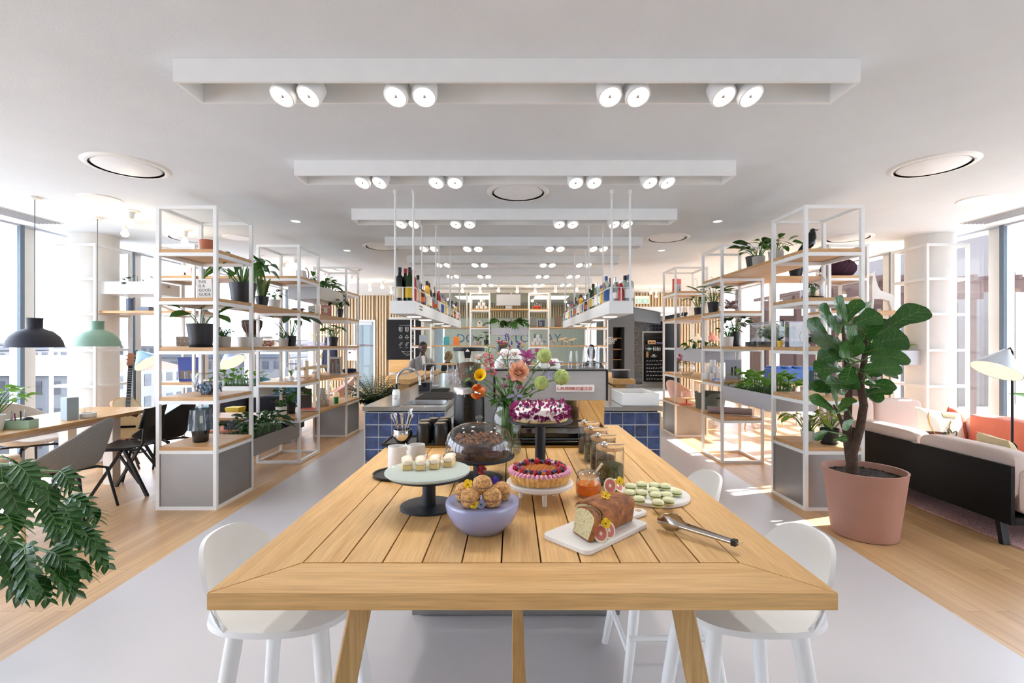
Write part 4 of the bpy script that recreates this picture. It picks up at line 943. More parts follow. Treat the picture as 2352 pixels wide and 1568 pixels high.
MB().box(x0+.02,x1-.09,Y0-.14,Y0-.001,.0005,.05).box(x0+.02,x1-.09,Y0-.2,Y0-.14,.0005,.02).build('drip_tray', blackg, mc, bevel=.003)
MB().box(x0+.02,x1-.09,Y0-.141,Y0-.1405,.018,.022).build('trim_strip', steel, mc, smooth=0)
MB().box(x0+.07,x1-.05,Y0+.28,Y0+.38,.051,zb+.003).build('group_column', blackm, mc, bevel=.003)
bx0, bx1, bz0, bz1 = px(1277,Y0), px(1365,Y0), pz(899.5,Y0)-CZ, pz(883.5,Y0)-CZ
bdg = MB().prism(rrect(bx0,bx1,bz0,bz1,.004),0,.006,Matrix(((1,0,0,0),(0,0,-1,Y0-.0005),(0,1,0,0),(0,0,0,1)))).build('badge', paperw, mc, bevel=.001)
GL_ = {'L':'06 00 30','A':'00 06 36 30|03 33','M':'00 06 16 13 26 36 30','R':'00 06 36 33 03|23 30','Z':'06 36 00 30','O':'00 06 36 30 00','T':'06 36|16 10','C':'36 06 00 30'}
q = MB(); cw = (bx1-bx0-.016)/33.; chh = (bz1-bz0)*.062; xx = bx0+.008; bz = bz0+(bz1-bz0)*.3
for ch in 'LA MARZOCCO':
    if ch == ' ': q.box(xx-cw*.5,xx+cw*1.2,Y0-.009,Y0-.0064,bz-.0005,bz+.0007); xx += cw*1.1; continue
    for stx in GL_[ch].split('|'):
        P = [(xx+int(s_[0])*cw*.72, Y0-.0078, bz+int(s_[1])*chh*1.0) for s_ in stx.split()]
        for a, b in zip(P,P[1:]): q.bar(a,b,.0016,.0022)
    q.box(xx,xx+cw*2.9,Y0-.009,Y0-.0064,bz-.0005,bz+.0007); xx += cw*3.15
q.build('lettering', redp, bdg, smooth=0)
zt += CZ
gl0 = None
for x, Y, h, w in ((1318,2.74,.10,'shortest, leftmost'),(1349,2.78,.125,'tall, left of the pair'),(1381,2.74,.125,'tall, rightmost'),(1365,2.9,.12,'behind the tall pair')):
    g = thing('drinking_glass','upturned clear ribbed glass on the coffee machine, %s'%w,'glass',(px(x,Y),Y,zt+.0005),0,'glasses on top of the coffee machine')
    P = [(.0355,0)]+[(.0355-.012*k/4, h*k/4) for k in range(1,5)]+[(.02,h+.002),(0,h+.002)]
    MB().lathe(P,24).build('glass_body', gdome, g)
c0 = None
for k, (x, Y, zz) in enumerate(((1272,2.74,0),(1150,2.74,0),(1172,2.74,0),(1194,2.74,0),(1245,2.76,0),(1161,2.74,.056),(1183,2.74,.056))):
    lab = 'upturned white cup on the coffee machine, %s'%('right of the flowers','left end of the bottom row','second in the bottom row','third in the bottom row','just left of the lone cup','left of the upper row','right of the upper row')[k]
    if c0 is None:
        c0 = thing('white_cup',lab,'cup',(px(x,Y),Y,zt+.0005),0,'white cups on the coffee machine')
        MB().lathe([(.04,0),(.04,.003),(.036,.03),(.026,.05),(.02,.056),(0,.056)],28).build('cup_body', ceram, c0)
        MB().tube([(.037,0,.015),(.052,0,.018),(.052,0,.036),(.031,0,.04)],.0035,8).build('handle', ceram, c0)
    else: dup(c0,(px(x,Y),Y,zt+.0005+zz),.4*k,lab)
MB().tube([(px(1240,2.69),2.69,zt+.035),(px(1392,2.69),2.69,zt+.035)],.0025,8).cyl((px(1392,2.69),2.69,zt-CZ*0),(px(1392,2.69),2.69,zt+.035),.0025,n=8).cyl((px(1240,2.69),2.69,zt),(px(1240,2.69),2.69,zt+.035),.0025,n=8).xf(Matrix.Translation((0,0,-CZ))).build('cup_rail', chrome, mc)
# ================================================================== TILED COUNTERS
def counter(nm, x0, x1, y0, y1, hole=None):
    c = thing('tiled_counter','navy tiled bar counter with a steel top on the %s of the coffee machine'%nm,'counter',(0,0,0)); z = .884
    MB().box(x0+.012,x1-.012,y0+.012,y1,0,z-.014).build('body', grout, c, smooth=0)
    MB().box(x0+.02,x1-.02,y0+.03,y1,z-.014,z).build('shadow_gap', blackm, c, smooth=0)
    q = MB(); n = int((x1-x0-.02)/.1); w = (x1-x0-.012)/n; rows = 8
    for i in range(n):
        for j in range(rows):
            a = x0+.006+i*w+.004; zb_ = z-.016-(j+1)*.105; q.box(a,a+w-.008,y0+.004,y0+.0115,zb_+.004,zb_+.101)
    for s, xs in ((0,x0),(1,x1)):
        for k in range(int((y1-y0-.05)/.1)):
            for j in range(rows):
                yy = y0+.02+k*.1; zb_ = z-.016-(j+1)*.105
                a, b = (xs+.004,xs+.0115) if s == 0 else (xs-.0115,xs-.004)
                if y1-y0 < 1.5 or k < 14: q.box(a,b,yy+.004,yy+.096,zb_+.004,zb_+.101)
    q.build('tiles', tilem, c, bevel=.0025, seg=2)
    MB().box(x0,x0+.008,y0,y0+.012,0,z-.014).box(x1-.008,x1,y0,y0+.012,0,z-.014).build('corner_trim', steel, c, smooth=0)
    t = MB(); zt0, zt1 = z, .92
    if hole:
        a, b, e, f = hole; t.box(x0-.01,a,y0-.02,y1,zt0,zt1).box(b,x1+.01,y0-.02,y1,zt0,zt1).box(a,b,y0-.02,e,zt0,zt1).box(a,b,f,y1,zt0,zt1)
        sk = MB()
        def sb(u, v):
            an = 2*pi*u; e_ = .35; cx_, cy_ = (a+b)/2, (e+f)/2; rr = 1-.12*v; pw = lambda q_: math.copysign(abs(q_)**e_,q_)
            if v > .8: rr *= (1-v)/.2+.02
            return (cx_+(b-a)/2*rr*pw(cos(an)), cy_+(f-e)/2*rr*pw(sin(an)), zt1+.001-.11*min(1,v/.8))
        sk.grid(sb,36,10); sk.build('sink_bowl', steel, c); MB().lathe([(0,-.108),(.03,-.107),(.035,-.103)],20,((a+b)/2+.05,(e+f)/2,zt1)).build('drain', chrome, c)
    else: t.box(x0-.01,x1+.01,y0-.02,y1,zt0,zt1)
    t.build('worktop', steelX, c, bevel=.002); return c
counter('left',-1.257,-.565,4.07,8.7,(-.95,-.6,4.17,4.52)); counter('right',.62,1.265,4.07,8.7)
WT = .9205
tp = thing('kitchen_tap','tall chrome gooseneck tap beside the steel sink','tap',(px(912,4.4),4.4,WT))
MB().cyl((0,0,0),(0,0,.05),.022,.018,20).build('tap_base', chrome, tp)
P = [(0,0,.05),(0,0,.2)]+[(.104-.104*cos(a),0,.2+.104*sin(a)) for a in [pi*k/14 for k in range(1,15)]]+[(.21,0,.155)]
MB().tube(P,.0115,14).build('spout', chrome, tp); MB().cyl((0,0,.03),(.055,0,.035),.005,n=10).build('lever', chrome, tp)
sb = thing('soap_bottle','white square shouldered soap bottle with a dark pump beside the sink','bottle',(px(910,4.12),4.12,WT))
MB().lathe([(0,0),(.031,0),(.034,.006),(.034,.115),(.026,.138),(.012,.142),(0,.142)],28).build('bottle_body', ceram, sb)
MB().lathe([(0,.142),(.013,.142),(.013,.18),(.006,.182),(.006,.19),(0,.19)],16).tube([(0,0,.187),(.035,0,.187)],.005,8).build('pump', blacks, sb)
text('lettering','HAND SOAP\n \nfor clean\nhands',.009,ink,sb,(0,-.0345,.085))
rm = thing('rubber_mat','black ribbed rubber bar mat behind the sink','mat',(0,0,WT)); q = MB().box(-.93,-.58,4.6,5.2,0,.006)
for k in range(12): q.box(-.93,-.58,4.62+.05*k,4.64+.05*k,.006,.009)
q.build('mat_sheet', rubber, rm, smooth=0)
bx = thing('bar_caddy','dark box with a notch on the left counter top','box',(px(977,5.6),5.6,WT)); MB().box(-.065,.065,-.08,.08,0,.085).build('body', navym, bx, bevel=.004); MB().box(-.02,.02,-.0815,-.0805,.035,.082).build('notch', blackg, bx, smooth=0)
mn = None
for k in range(3):
    lab = 'dark folded menu card on the left counter, %s of the pile'%('bottom','middle','top')[k]
    m = tag(MB().obox((0,0,.006),(.2,.14,.01),(0,0,.1*k)).build('menu_card', mk('dark menu cover','4A4A44',.5,n=.1), None, (px(1012,5.4),5.4,WT+.0125*k), smooth=0),lab,'menu','menus on the left counter')
tc_ = thing('tool_caddy','chrome holder of long bar spoons and tampers behind the tap','holder',(px(988,6.0),6.0,WT+.0))
MB().box(-.1,.1,-.1,.1,0,.012).build('base', steel, tc_, bevel=.003)
for k, (a, b, h) in enumerate(((-.06,0,.26),(.02,.03,.23),(.05,-.04,.25),(.0,.06,.2))): MB().cyl((a,b,.012),(a,b,h),.007,n=8).ell((a,b,h),(.018,.018,.008),10,6).build('bar_spoon', chrome, tc_)
k = 0; g0 = None
for i in range(4):
    for j in range(5):
        x = -1.17+.095*i; y = 6.6+.13*j; h = (.09,.17,.26)[(i+j)%3]; lab = 'stack of clear glasses on the left counter, %s row back, %s from left'%(ORD[j],ORD[i])
        g = thing('glass_stack',lab,'glass',(x+.28,y,WT),0,'stacked glasses on the left counter'); 
        for m in range((i+j)%3+1): MB().lathe([(.038,.075*m),(.034,.075*m+.085),(.03,.075*m+.09),(0,.075*m+.09)],16).build('glass_body', gdome, g)
bs = thing('white_basin','square white ceramic basin standing on the right counter','sink',(0,0,WT))
x0, x1, y0, y1, h, t = .945,1.262,4.1,4.56,.108,.022
MB().box(x0,x1,y0,y0+t,0,h).box(x0,x1,y1-t,y1,0,h).box(x0,x0+t,y0+t,y1-t,0,h).box(x1-t,x1,y0+t,y1-t,0,h).box(x0+t,x1-t,y0+t,y1-t,0,.02).build('basin_body', ceram, bs, bevel=.004)
MB().lathe([(0,.0205),(.02,.021),(.024,.0205)],18,(1.1,4.33,0)).build('drain', chrome, bs)
# raised oak bars on both outer sides
for s, nm in ((-1,'left'),(1,'right')):
    o = thing('oak_bar','thick raised oak bar ledge along the outside of the %s counter'%nm,'bar',(0,0,0)); a, b = sorted((s*1.31,s*1.6))
    MB().box(a,b,6.2,8.7,.93,.995).build('ledge', oakY, o, bevel=.003)
    a, b = sorted((s*1.36,s*1.5)); MB().box(a,b,6.3,8.6,0,.929).build('support_panel', oakZ, o, smooth=0)
    pt = thing('round_canister','black lidded round canister on the %s oak bar'%nm,'canister',(px(1426 if s > 0 else 986, 6.45 if s > 0 else 8.3),6.45 if s > 0 else 8.3,.996)); r = .118 if s > 0 else .115
    MB().lathe([(0,0),(r*.97,0),(r,.005),(r,.1),(0,.1)],40).build('canister_body', navym, pt); MB().lathe([(0,.1005),(r*1.02,.1005),(r*1.02,.112),(0,.114)],40).build('lid', taupe, pt)
rc = tag(MB().prism([(-.05,0),(.05,0),(.06,.1),(-.03,.1)],0,.012,Matrix.Rotation(pi/2,4,'X')).build('red_card', mk('red printed card','D8402E',.6), None,(px(1040,7.5),7.5,WT), smooth=0),'red card standing on the left counter beside the glasses','card')
# second bouquet behind the machine
b2 = thing('flower_vase','small bunch of bright flowers in a vase behind the coffee machine','vase',(px(1172,4.6),4.6,1.22)); b2.scale = (.8,)*3
MB().lathe([(0,0),(.05,0),(.055,.01),(.05,.12),(.06,.17)],24).build('glass_body', gclear, b2)
q = MB(); st = MB(); qs = {k: MB() for k in 'bypo'}
rd = random.Random(12)
for k in range(26):
    a = rd.random()*6.28; r = .16*sqrt(rd.random()); c = V((r*cos(a)*1.1,r*sin(a)*.6,.2+.14*rd.random())); st.tube([(0,0,.02),(c.x*.3,c.y*.3,.14),c],.003,5)
    t = 'bbbypo'[k%6]
    if t == 'b':
        for m in range(9): qs['b'].ell(c+V((rv(rd,.01),rv(rd,.01),.009*m)),.008,6,4)
    else:
        for m in range(9): aa = m*.7; leaf(qs[t],c,(cos(aa),-.5+sin(aa),.5),.05,.03,'round',.2,.2,3)
    leaf(q,c*.8,(cos(a),sin(a),.4),.11,.03,'lance',.4,.2,5)
st.build('stems', stemm, b2); q.build('foliage', green, b2); qs['b'].build('blue_florets', leafmat('blue delphinium','4A3E9A','7468C8',.5,.2), b2); qs['y'].build('yellow_petals', leafmat('gold petal','F0A808','FFD040',.5,.2), b2); qs['p'].build('pink_petals', leafmat('pink petal','E0606E','F49AA0',.5,.2), b2); qs['o'].build('orange_petals', leafmat('orange petal','F07A1E','FFA850',.5,.2), b2)
pl_ = thing('display_plinth','dark back counter block behind the coffee machine','cabinet',(0,0,0)); MB().box(-.45,.5,4.3,5.0,0,1.2).build('body', zinc, pl_, bevel=.004); MB().box(-.47,.52,4.28,5.02,1.2,1.219).build('worktop', steelX, pl_, bevel=.002)
# ================================================================== SHELVING
LV = [0,.52,.955,1.39,1.825,2.25]; TOP = 2.66; BT = .032; T_ = [z+BT for z in LV]
def unit(label, x0, x1, y0, y1, lev, shelves, panels=(), top=TOP, rungs=True):
    u = thing('shelving_unit',label,'shelving unit',(0,0,0)); w = .03; q = MB()
    for x in (x0,x1-w):
        for y in (y0,y1-w): q.box(x,x+w,y,y+w,0,top)
    for z in [w]+[LV[k] for k in lev]+[top]:
        for y in (y0+.0005,y1-w+.0005): q.box(x0+w,x1-w,y,y+w-.001,z-w,z)
        for x in (x0+.0005,x1-w+.0005): q.box(x,x+w-.001,y0+w,y1-w,z-w,z)
    q.build('frame', white, u, smooth=0)
    for k in shelves: MB().box(x0+.004,x1-.004,y0+.004,y1-.004,LV[k]+.0004,LV[k]+BT-.001).build('shelf', shelfwY if False else shelfw, u, bevel=.002)
    if panels:
        z0, z1 = w, LV[1]-w
        MB().box(x0+w,x1-w,y0+.01,y0+.018,z0,z1).build('panel', zinc, u, smooth=0); MB().box(x0+w,x1-w,y1-.018,y1-.01,z0,z1).build('panel', zinc, u, smooth=0)
        MB().box(x0+.01,x0+.018,y0+w,y1-w,z0,z1).build('panel', zinc, u, smooth=0); MB().box(x1-.018,x1-.01,y0+w,y1-w,z0,z1).build('panel', zinc, u, smooth=0)
    return u
def board(label, x0, x1, y0, y1, k, m=None):
    return tag(MB().box(x0,x1,y0,y1,LV[k]+.0004,LV[k]+BT-.001).build('shelf_board', m or (shelfwY if y1-y0 > x1-x0 else shelfw), None, bevel=.002), label, 'shelf board')
def planter(label, x0, x1, y0, y1, z0, z1, mat, kind, n, H, L, W, seed, leafm, droop=.4, along='y', H0=None):
    p = thing('planter_box',label,'planter',((x0+x1)/2,(y0+y1)/2,z0)); a, b, h, t = (x1-x0)/2, (y1-y0)/2, z1-z0, .008
    MB().box(-a,a,-b,-b+t,0,h).box(-a,a,b-t,b,0,h).box(-a,-a+t,-b+t,b-t,0,h).box(a-t,a,-b+t,b-t,0,h).box(-a+t,a-t,-b+t,b-t,0,t).build('box', mat, p, smooth=0)
    MB().box(-a+t,a-t,-b+t,b-t,h*.6,h*.88).build('soil', soil, p, smooth=0)
    m = max(a,b); foliage(kind,n,H,m,L,W,seed,p,leafm,sx=1.7*min(1,a/m*1.15),sy=1.7*min(1,b/m*1.15),droop=droop)
    for c in p.children:
        if c.name.split('.')[0] in ('foliage','stems'): c.location.z = h*.88
    return p
AX0, AX1 = -3.11, -2.58; CX0, CX1 = 2.545, 3.065
NA = [(4.18,4.78),(5.82,6.43),(7.48,8.09)]; NC = [(4.16,4.70),(5.82,6.43),(7.48,8.09)]
al = range(1,6)
unit('tall white frame unit nearest on the left, holding the large black pot', AX0,AX1,*NA[0],al,al,True)
unit('white frame unit second on the left, with the glass globe and open cube base', AX0,AX1,*NA[1],al,al)
unit('white frame unit farthest on the left aisle, with grey base panels', AX0,AX1,*NA[2],al,al,True)
unit('tall white frame unit nearest on the right, holding the black bird', CX0,CX1,*NC[0],al,al,True)
unit('white frame unit second on the right, with the glass bowl of sticks and open base', CX0,CX1,*NC[1],al,al)
unit('white frame unit farthest on the right aisle, with a red book on its top shelf', CX0,CX1,*NC[2],al,[1,2,4,5],True)
unit('empty white frame wrapped around the left column', -5.56,-5.0,5.75,6.3,al,[])
unit('white frame unit behind the long left table, beside the guitar', -4.33,-3.84,5.79,6.3,al,[2,3,4,5])
unit('white frame unit behind the right sofas, holding the purple knitted ball', 3.83,4.32,5.79,6.3,al,[2,3,4,5])
unit('empty white frame wrapped around the right column', 4.98,5.5,5.75,6.3,al,[])
g1, g2 = (4.78,5.82), (6.43,7.48)
board('oak board bridging the nearest left units, under the big leafy black pot',AX0+.03,AX1,*g1,4); board('oak board bridging the two nearest left units, carrying the candy jar',AX0+.03,AX1,*g1,3)
for k, w in ((4,'with the red patterned box'),(3,'under the round leaved plant'),(2,'with the pale wooden model'),(1,'with the mugs and the green lamp')): board('oak board bridging the two rear left units, '+w,AX0+.03,AX1,*g2,k)
h1, h2 = (4.70,5.82), (6.43,7.48)
board('oak board bridging the two nearest right units, carrying two pots of plants',CX0,CX1-.03,*h1,5); board('oak board bridging the two nearest right units, under the herb tank',CX0,CX1-.03,*h1,3)
for k, w in ((4,'with the small dark potted plant and glass jar'),(2,'with the round flower vase'),(1,'with the grey green basket')): board('oak board bridging the rear right units, '+w,CX0,CX1-.03,*h2,k)
board('oak board behind the green pendant, joining the left column frame',-5.0,-4.33,5.8,6.28,4)
for k, w in ((5,'at the top, behind the guide book'),(3,'with the hand drum'),(1,'low down, above the coffee table')): board('oak board across behind the nearest left unit, '+w,-3.84,AX0,5.83,6.3,k)
board('oak board running across behind the bird unit, with dark pots',CX1,3.83,5.83,6.3,5); board('oak board under the white giraffe',4.32,4.98,5.8,6.28,4); board('oak board running across under the blue storage brick',CX1,3.83,5.83,6.3,2)
# planters
planter('low taupe planter box of dark leaves between the two nearest left units',AX0+.06,AX1-.004,4.79,5.81,.325,.495,taupe,'bush',70,.2,.15,.075,21,dkgreen)
planter('white planter box of bright green leaves behind the nearest left unit',-3.83,AX0-.005,5.84,6.28,.80,.935,white,'bush',46,.19,.13,.06,22,ltgreen)
planter('metal planter box of trailing leaves hung high between the rear left units',AX0+.1,AX1-.02,6.44,7.47,2.06,2.23,zinc,'bush',64,.18,.17,.07,23,green,.5)
planter('white planter box of small leaves high beside the left column',-4.99,-4.34,5.82,6.26,2.06,2.21,white,'trail',18,.12,.09,.06,24,dkgreen)
planter('grey planter box of glossy green leaves between the two nearest right units',CX0+.004,CX1-.06,4.71,5.81,.787,.95,lgrey,'bush',90,.2,.13,.085,25,ltgreen)
planter('pale grey planter box with trailing leaves between the rear right units',CX0+.004,CX1-.06,6.44,7.47,1.20,1.385,lgrey,'bush',30,.12,.13,.075,26,green)
planter('grey planter box of leaves beside the right column, behind the fig tree',4.33,4.97,5.82,6.26,1.2,1.37,lgrey,'bush',40,.12,.11,.06,27,ltgreen)
# ------------------------------------------------------------------ things on the left shelves
def book(label, x, y, z, w, h, t, mat, rz=0, lean=0, body=None, bm=None, size=.03, lie=False, cover=None):
    o = thing('book',label,'book',(x,y,z),rz)
    if lie: MB().box(-w/2,w/2,-h/2,h/2,0,.003).box(-w/2,w/2,-h/2,h/2,t-.003,t).box(-w/2,-w/2+.003,-h/2,h/2,.003,t-.003).build('cover', mat, o, smooth=0); MB().box(-w/2+.003,w/2-.003,-h/2+.003,h/2-.003,.0031,t-.0031).build('pages', paperw, o, smooth=0); return o
    o.rotation_euler = (-lean,0,rz)
    MB().box(-w/2,w/2,0,.003,0,h).box(-w/2,w/2,t-.003,t,0,h).box(-w/2,-w/2+.003,.003,t-.003,0,h).build('cover', mat, o, smooth=0)
    MB().box(-w/2+.003,w/2-.004,.0031,t-.0031,.003,h-.003).build('pages', paperw, o, smooth=0)
    if body: text('lettering',body,size,bm,o,(-w*.36,-.0006,h*.8),(pi/2,0,0),.0004,'LEFT')
    if cover: cover(o,w,h)
    return o
def photo(m1, m2, split=.45):
    def f(o, w, h):
        rd = random.Random(int(w*1000)); MB().box(-w*.44,w*.44,-.0012,-.0002,h*.1,h*split).build('picture', m1, o, smooth=0)
        q = MB()
        for k in range(5): a = -w*.4+w*.8*rd.random(); q.box(a,a+w*.1,-.0018,-.0013,h*.1,h*(.1+(split-.1)*rd.uniform(.4,.9)))
        q.build('picture_figures', m2, o, smooth=0)
    return f
pic1 = mk('photo print warm','A88468',.5,n=.5,ns=25,c2='5C5348'); pic2 = mk('photo print dark','30333A',.5,n=.5,ns=40,c2='8A7A6A'); pic3 = mk('photo print pale','C5CBD2',.5,n=.3,ns=18,c2='8C98A4')
book('white book with bold black title leaning behind the post of the nearest left unit',px(471,4.42),4.42,T_[4],.15,.192,.02,paperw,R(-4),R(-6),'THIS\nIS A\nGOOD\nGUIDE',ink,.038)
t1 = tag(MB().lathe([(0,0),(.06,0),(.075,.165),(.07,.165),(.056,.006),(0,.006)],28).build('clay_pot', terra2, None,(px(478,4.62),4.62,T_[5])),'empty terracotta pot on the top shelf of the nearest left unit','pot')
potted('potted_plant','large black pot with three broad paddle leaves on the nearest left unit',(px(462,4.42),4.42,T_[3]),(.085,.118,.215,potdk),('oval',6,.2,.3,.24,.12,31),saucer=True,mat=green,droop=.25)
potted('potted_plant','grey stone pot of dusty succulents right of the large black pot',(px(527,4.72),4.62,T_[3]),(.06,.068,.1,potgr),('round',44,.1,.15,.03,.03,32),mat=blgreen)
potted('potted_plant','small white pot half hidden by the post of the nearest left unit',(px(508,4.66),4.7,T_[3]),(.042,.048,.09,potwh),('round',14,.05,.08,.03,.028,33),mat=blgreen)
for x, Y, r, w in ((566,4.9,.085,'left one of the pair beside the drum'),(586,4.97,.075,'right one of the pair beside the drum')): potted('potted_plant','wide low white pot, '+w,(px(x,Y),Y,T_[3]),(r*.86,r,.1,potwh),('pilea',5,.05,.05,.02,.02,34),mat=blgreen)
def photobook():
    return book('dark landscape photo book lying open to view behind the nearest left unit',px(424,5.95),5.95,T_[3],.19,.12,.02,pic2,R(5),R(-5),cover=photo(pic1,pic2,.8))
photobook()
book('tall book with a blue band over street photographs behind the nearest left unit',px(432,5.95),5.98,T_[2],.26,.3,.025,mk('cobalt cover','33489E',.5),R(3),R(-5),cover=photo(pic1,pic3,.45))
book('open white vegetable book standing at the top of the unit behind the nearest left one',px(428,5.95),5.98,T_[5],.17,.15,.02,paperw,R(3),R(-5),cover=lambda o,w,h: (MB().ell((-w*.2,-.002,h*.3),(.012,.003,.018),8,6).build('beet', mk('beet print','5A2A4A',.6),o), MB().loft([[(w*.25,-.003,h*.8),(w*.31,-.003,h*.8),(w*.31,-.0005,h*.8),(w*.25,-.0005,h*.8)],[(w*.275,-.003,h*.25),(w*.285,-.003,h*.25),(w*.285,-.0005,h*.25),(w*.275,-.0005,h*.25)]]).build('carrot', redp,o)))
fb = thing('glass_bowl','round glass bowl of blue wrapped sweets on the nearest left unit','bowl',(px(480,4.45),4.45,T_[2]))
bwl = lambda r: [(0,.002),(r*.45,.002),(r*.72,r*.22),(r*.95,r*.6),(r,r*.9),(r*.93,r*1.25),(r*.74,r*1.5),(r*.66,r*1.52)]
MB().lathe(bwl(.13),44).build('glass_body', gclear, fb)
q = MB(); rd = random.Random(6); swb = mk('blue sweet wrapper','7FA8C8',.3,n=.3,ns=60,isl=.3); swd = mk('brown sweet wrapper','4A3030',.35,isl=.2)
q2 = MB()
for k in range(120):
    a = rd.random()*6.28; z = .012+.085*rd.random(); r = (.06 if z < .03 else .1)*sqrt(rd.random()); (q if k%4 else q2).pill((r*cos(a),r*sin(a),z),(.032,.014,.014),.5,8,5,(rd.random()*3,rd.random()*3,rd.random()*3))
q.build('sweets', swb, fb); q2.build('toffees', swd, fb)
lp = thing('table_lamp','smoked glass table lamp with a lit filament on the lowest left shelf','lamp',(px(461,4.42),4.42,T_[1]))
MB().lathe([(0,.001),(.06,.001),(.064,.008),(.066,.06),(.072,.112)],36).build('lamp_base', gsmoke, lp); MB().lathe([(0,.003),(.058,.003),(.062,.012),(.05,.02),(0,.022)],30).build('base_weight', glass('dark base glass','3A3A3C',.3,.5,body=.4), lp)
MB().lathe([(.106,.112),(.1,.116),(.075,.113)],36).lathe([(.106,.112),(.088,.29),(.088,.3)],36).build('lamp_shade', glass('mirror smoked shade','8FA0AA',.9,.45,body=.22), lp)
MB().cyl((.005,0,.12),(.005,0,.17),.012,n=12).build('bulb_holder', mk('holder','8A8780',.4), lp); MB().lathe([(.01,.17),(.013,.18),(.013,.23),(0,.24)],12,(.005,0,0)).build('bulb', warmsh, lp)
potted('potted_plant','big leafy climbing plant in a tall black pot between the nearest left units',(px(558,5.05),5.05,T_[4]),(.1,.132,.235,potdk),('heart',22,.36,.5,.17,.14,41),saucer=True,mat=green,stem=stemm,droop=.8,tall=.45)
potted('snake_plant','upright yellow edged snake plant in a black pot',(px(602,5.35),5.35,T_[4]),(.052,.072,.125,potdk),('snake',9,.3,.11,.32,.06,42),mat=leafmat('snake leaf','2F4A26','8A9A48',.4,.1))
potted('potted_plant','small leafed plant in a white pot right of the snake plant',(px(630,5.58),5.58,T_[4]),(.052,.066,.11,potwh),('oval',14,.13,.16,.09,.04,43),mat=dkgreen)
cj = thing('candy_jar','squat glass jar of mixed sweets with a pale lid','jar',(px(612,5.25),5.25,T_[3]))
MB().lathe([(0,.001),(.078,.001),(.088,.02),(.088,.06),(.07,.085),(.055,.09)],36).build('glass_body', gclear, cj); MB().lathe([(0,.088),(.06,.088),(.062,.1),(.055,.112),(0,.114)],28).build('lid', potwh, cj)
for s in (-1,1): MB().tube([(s*.085,0,.03),(s*.11,0,.035),(s*.112,0,.07),(s*.082,0,.078)],.006,8).build('handle', gclear, cj)
rd = random.Random(7); sw = [mk('sweet '+c,c,.35) for c in ('D8504A','E8C860','F0EAD8','8AB06A','C88ABE','E08A50')]
qs = [MB() for _ in sw]
for k in range(130): a = rd.random()*6.28; r = .075*sqrt(rd.random()); qs[k%6].ell((r*cos(a),r*sin(a),.01+.052*rd.random()),.01,7,5)
for m, s in zip(qs, sw): m.build('sweets', s, cj)
dr = thing('hand_drum','goblet hand drum with a dark corded shell behind the nearest left unit','drum',(px(579,6.05),6.05,T_[3]))
MB().lathe([(0,0),(.08,0),(.068,.06),(.058,.12),(.08,.18),(.108,.25),(.115,.325),(0,.325)],32).build('shell', mk('drum wood','6B3A24',.45,n=.2,ns=12,c2='3A1E14'), dr); MB().lathe([(0,.3255),(.112,.3255),(.106,.334),(0,.336)],32).build('drum_skin', mk('drum skin','D8CDB4',.7), dr)
q = MB()
for k in range(18): a = k*2*pi/18; q.tube([(.12*cos(a),.12*sin(a),.318),(.112*cos(a+.12),.112*sin(a+.12),.25),(.085*cos(a),.085*sin(a),.18)],.003,5)
q.tube([(.12*cos(a),.12*sin(a),.315) for a in [k*2*pi/28 for k in range(28)]],.005,6,closed=True); q.build('cords', blacks, dr)
# second left unit
spk = thing('portable_speaker','white cube speaker with a tan carrying strap on the second left unit','speaker',(px(694,6.15),6.12,T_[5])); MB().box(-.05,.05,-.045,.045,0,.105).build('body', offw, spk, bevel=.012, seg=3); MB().tube([(.045*1.5*0+.0+.052+.045*sin(a)*1.0,0,.055+.085*cos(a)) for a in [pi*k/12 for k in range(13)]],.005,8).build('strap', mk('tan leather','8A4E3A',.6), spk)
gb = thing('glass_bowl','clear glass globe with a layer of cork bits on the second left unit','bowl',(px(684,6.1),6.1,T_[4])); MB().lathe(bwl(.108),40).build('glass_body', gclear, gb)
q = MB(); rd = random.Random(9)
for k in range(80): a = rd.random()*6.28; r = .078*sqrt(rd.random()); q.pill((r*cos(a),r*sin(a),.016+.03*rd.random()),(.02,.014,.012),.6,7,5,(rd.random()*3,rd.random()*3,0))
q.build('corks', mk('brown cork bits','A5785E',.9,isl=.25), gb)
potted('potted_plant','small grey pot of curly leaves on the second left unit',(px(651,5.98),5.98,T_[3]),(.05,.06,.1,potgr),('round',26,.09,.13,.03,.03,44),mat=dkgreen)
potted('potted_plant','black pot with long arching paddle leaves on the second left unit',(px(669,6.1),6.1,T_[3]),(.05,.062,.135,potdk),('oval',8,.32,.46,.27,.1,45),mat=blgreen,droop=.3)
tj = thing('glass_jar','lidded glass jar with a green sprig on the second left unit','jar',(px(669,6.0),6.0,T_[2])); MB().lathe([(0,.001),(.07,.001),(.075,.01),(.075,.17),(.062,.195),(.066,.215)],32).build('glass_body', gclear, tj); MB().lathe([(0,.21),(.068,.21),(.068,.222),(0,.228)],28).build('lid', lgrey, tj)
MB().lathe([(0,.003),(.03,.003),(.035,.03),(.02,.06),(0,.062)],16).build('inner_pot', ceram, tj); foliage('round',16,.1,.05,.03,.028,46,tj,ltgreen); [setattr(c,'location',V((0,0,.06))) for c in tj.children if c.name.split('.')[0] in ('foliage','stems')]
potted('potted_plant','short white pot with small dark leaves on the lowest shelf of the second left unit',(px(646,6.0),6.0,T_[1]),(.062,.066,.115,potwh),('oval',24,.13,.17,.07,.04,47),mat=dkgreen)
potted('potted_plant','black pot with round glossy leaves behind the short white pot',(px(668,6.22),6.22,T_[1]),(.05,.062,.14,potdk),('pilea',14,.24,.26,.1,.09,48),saucer=True,mat=green)
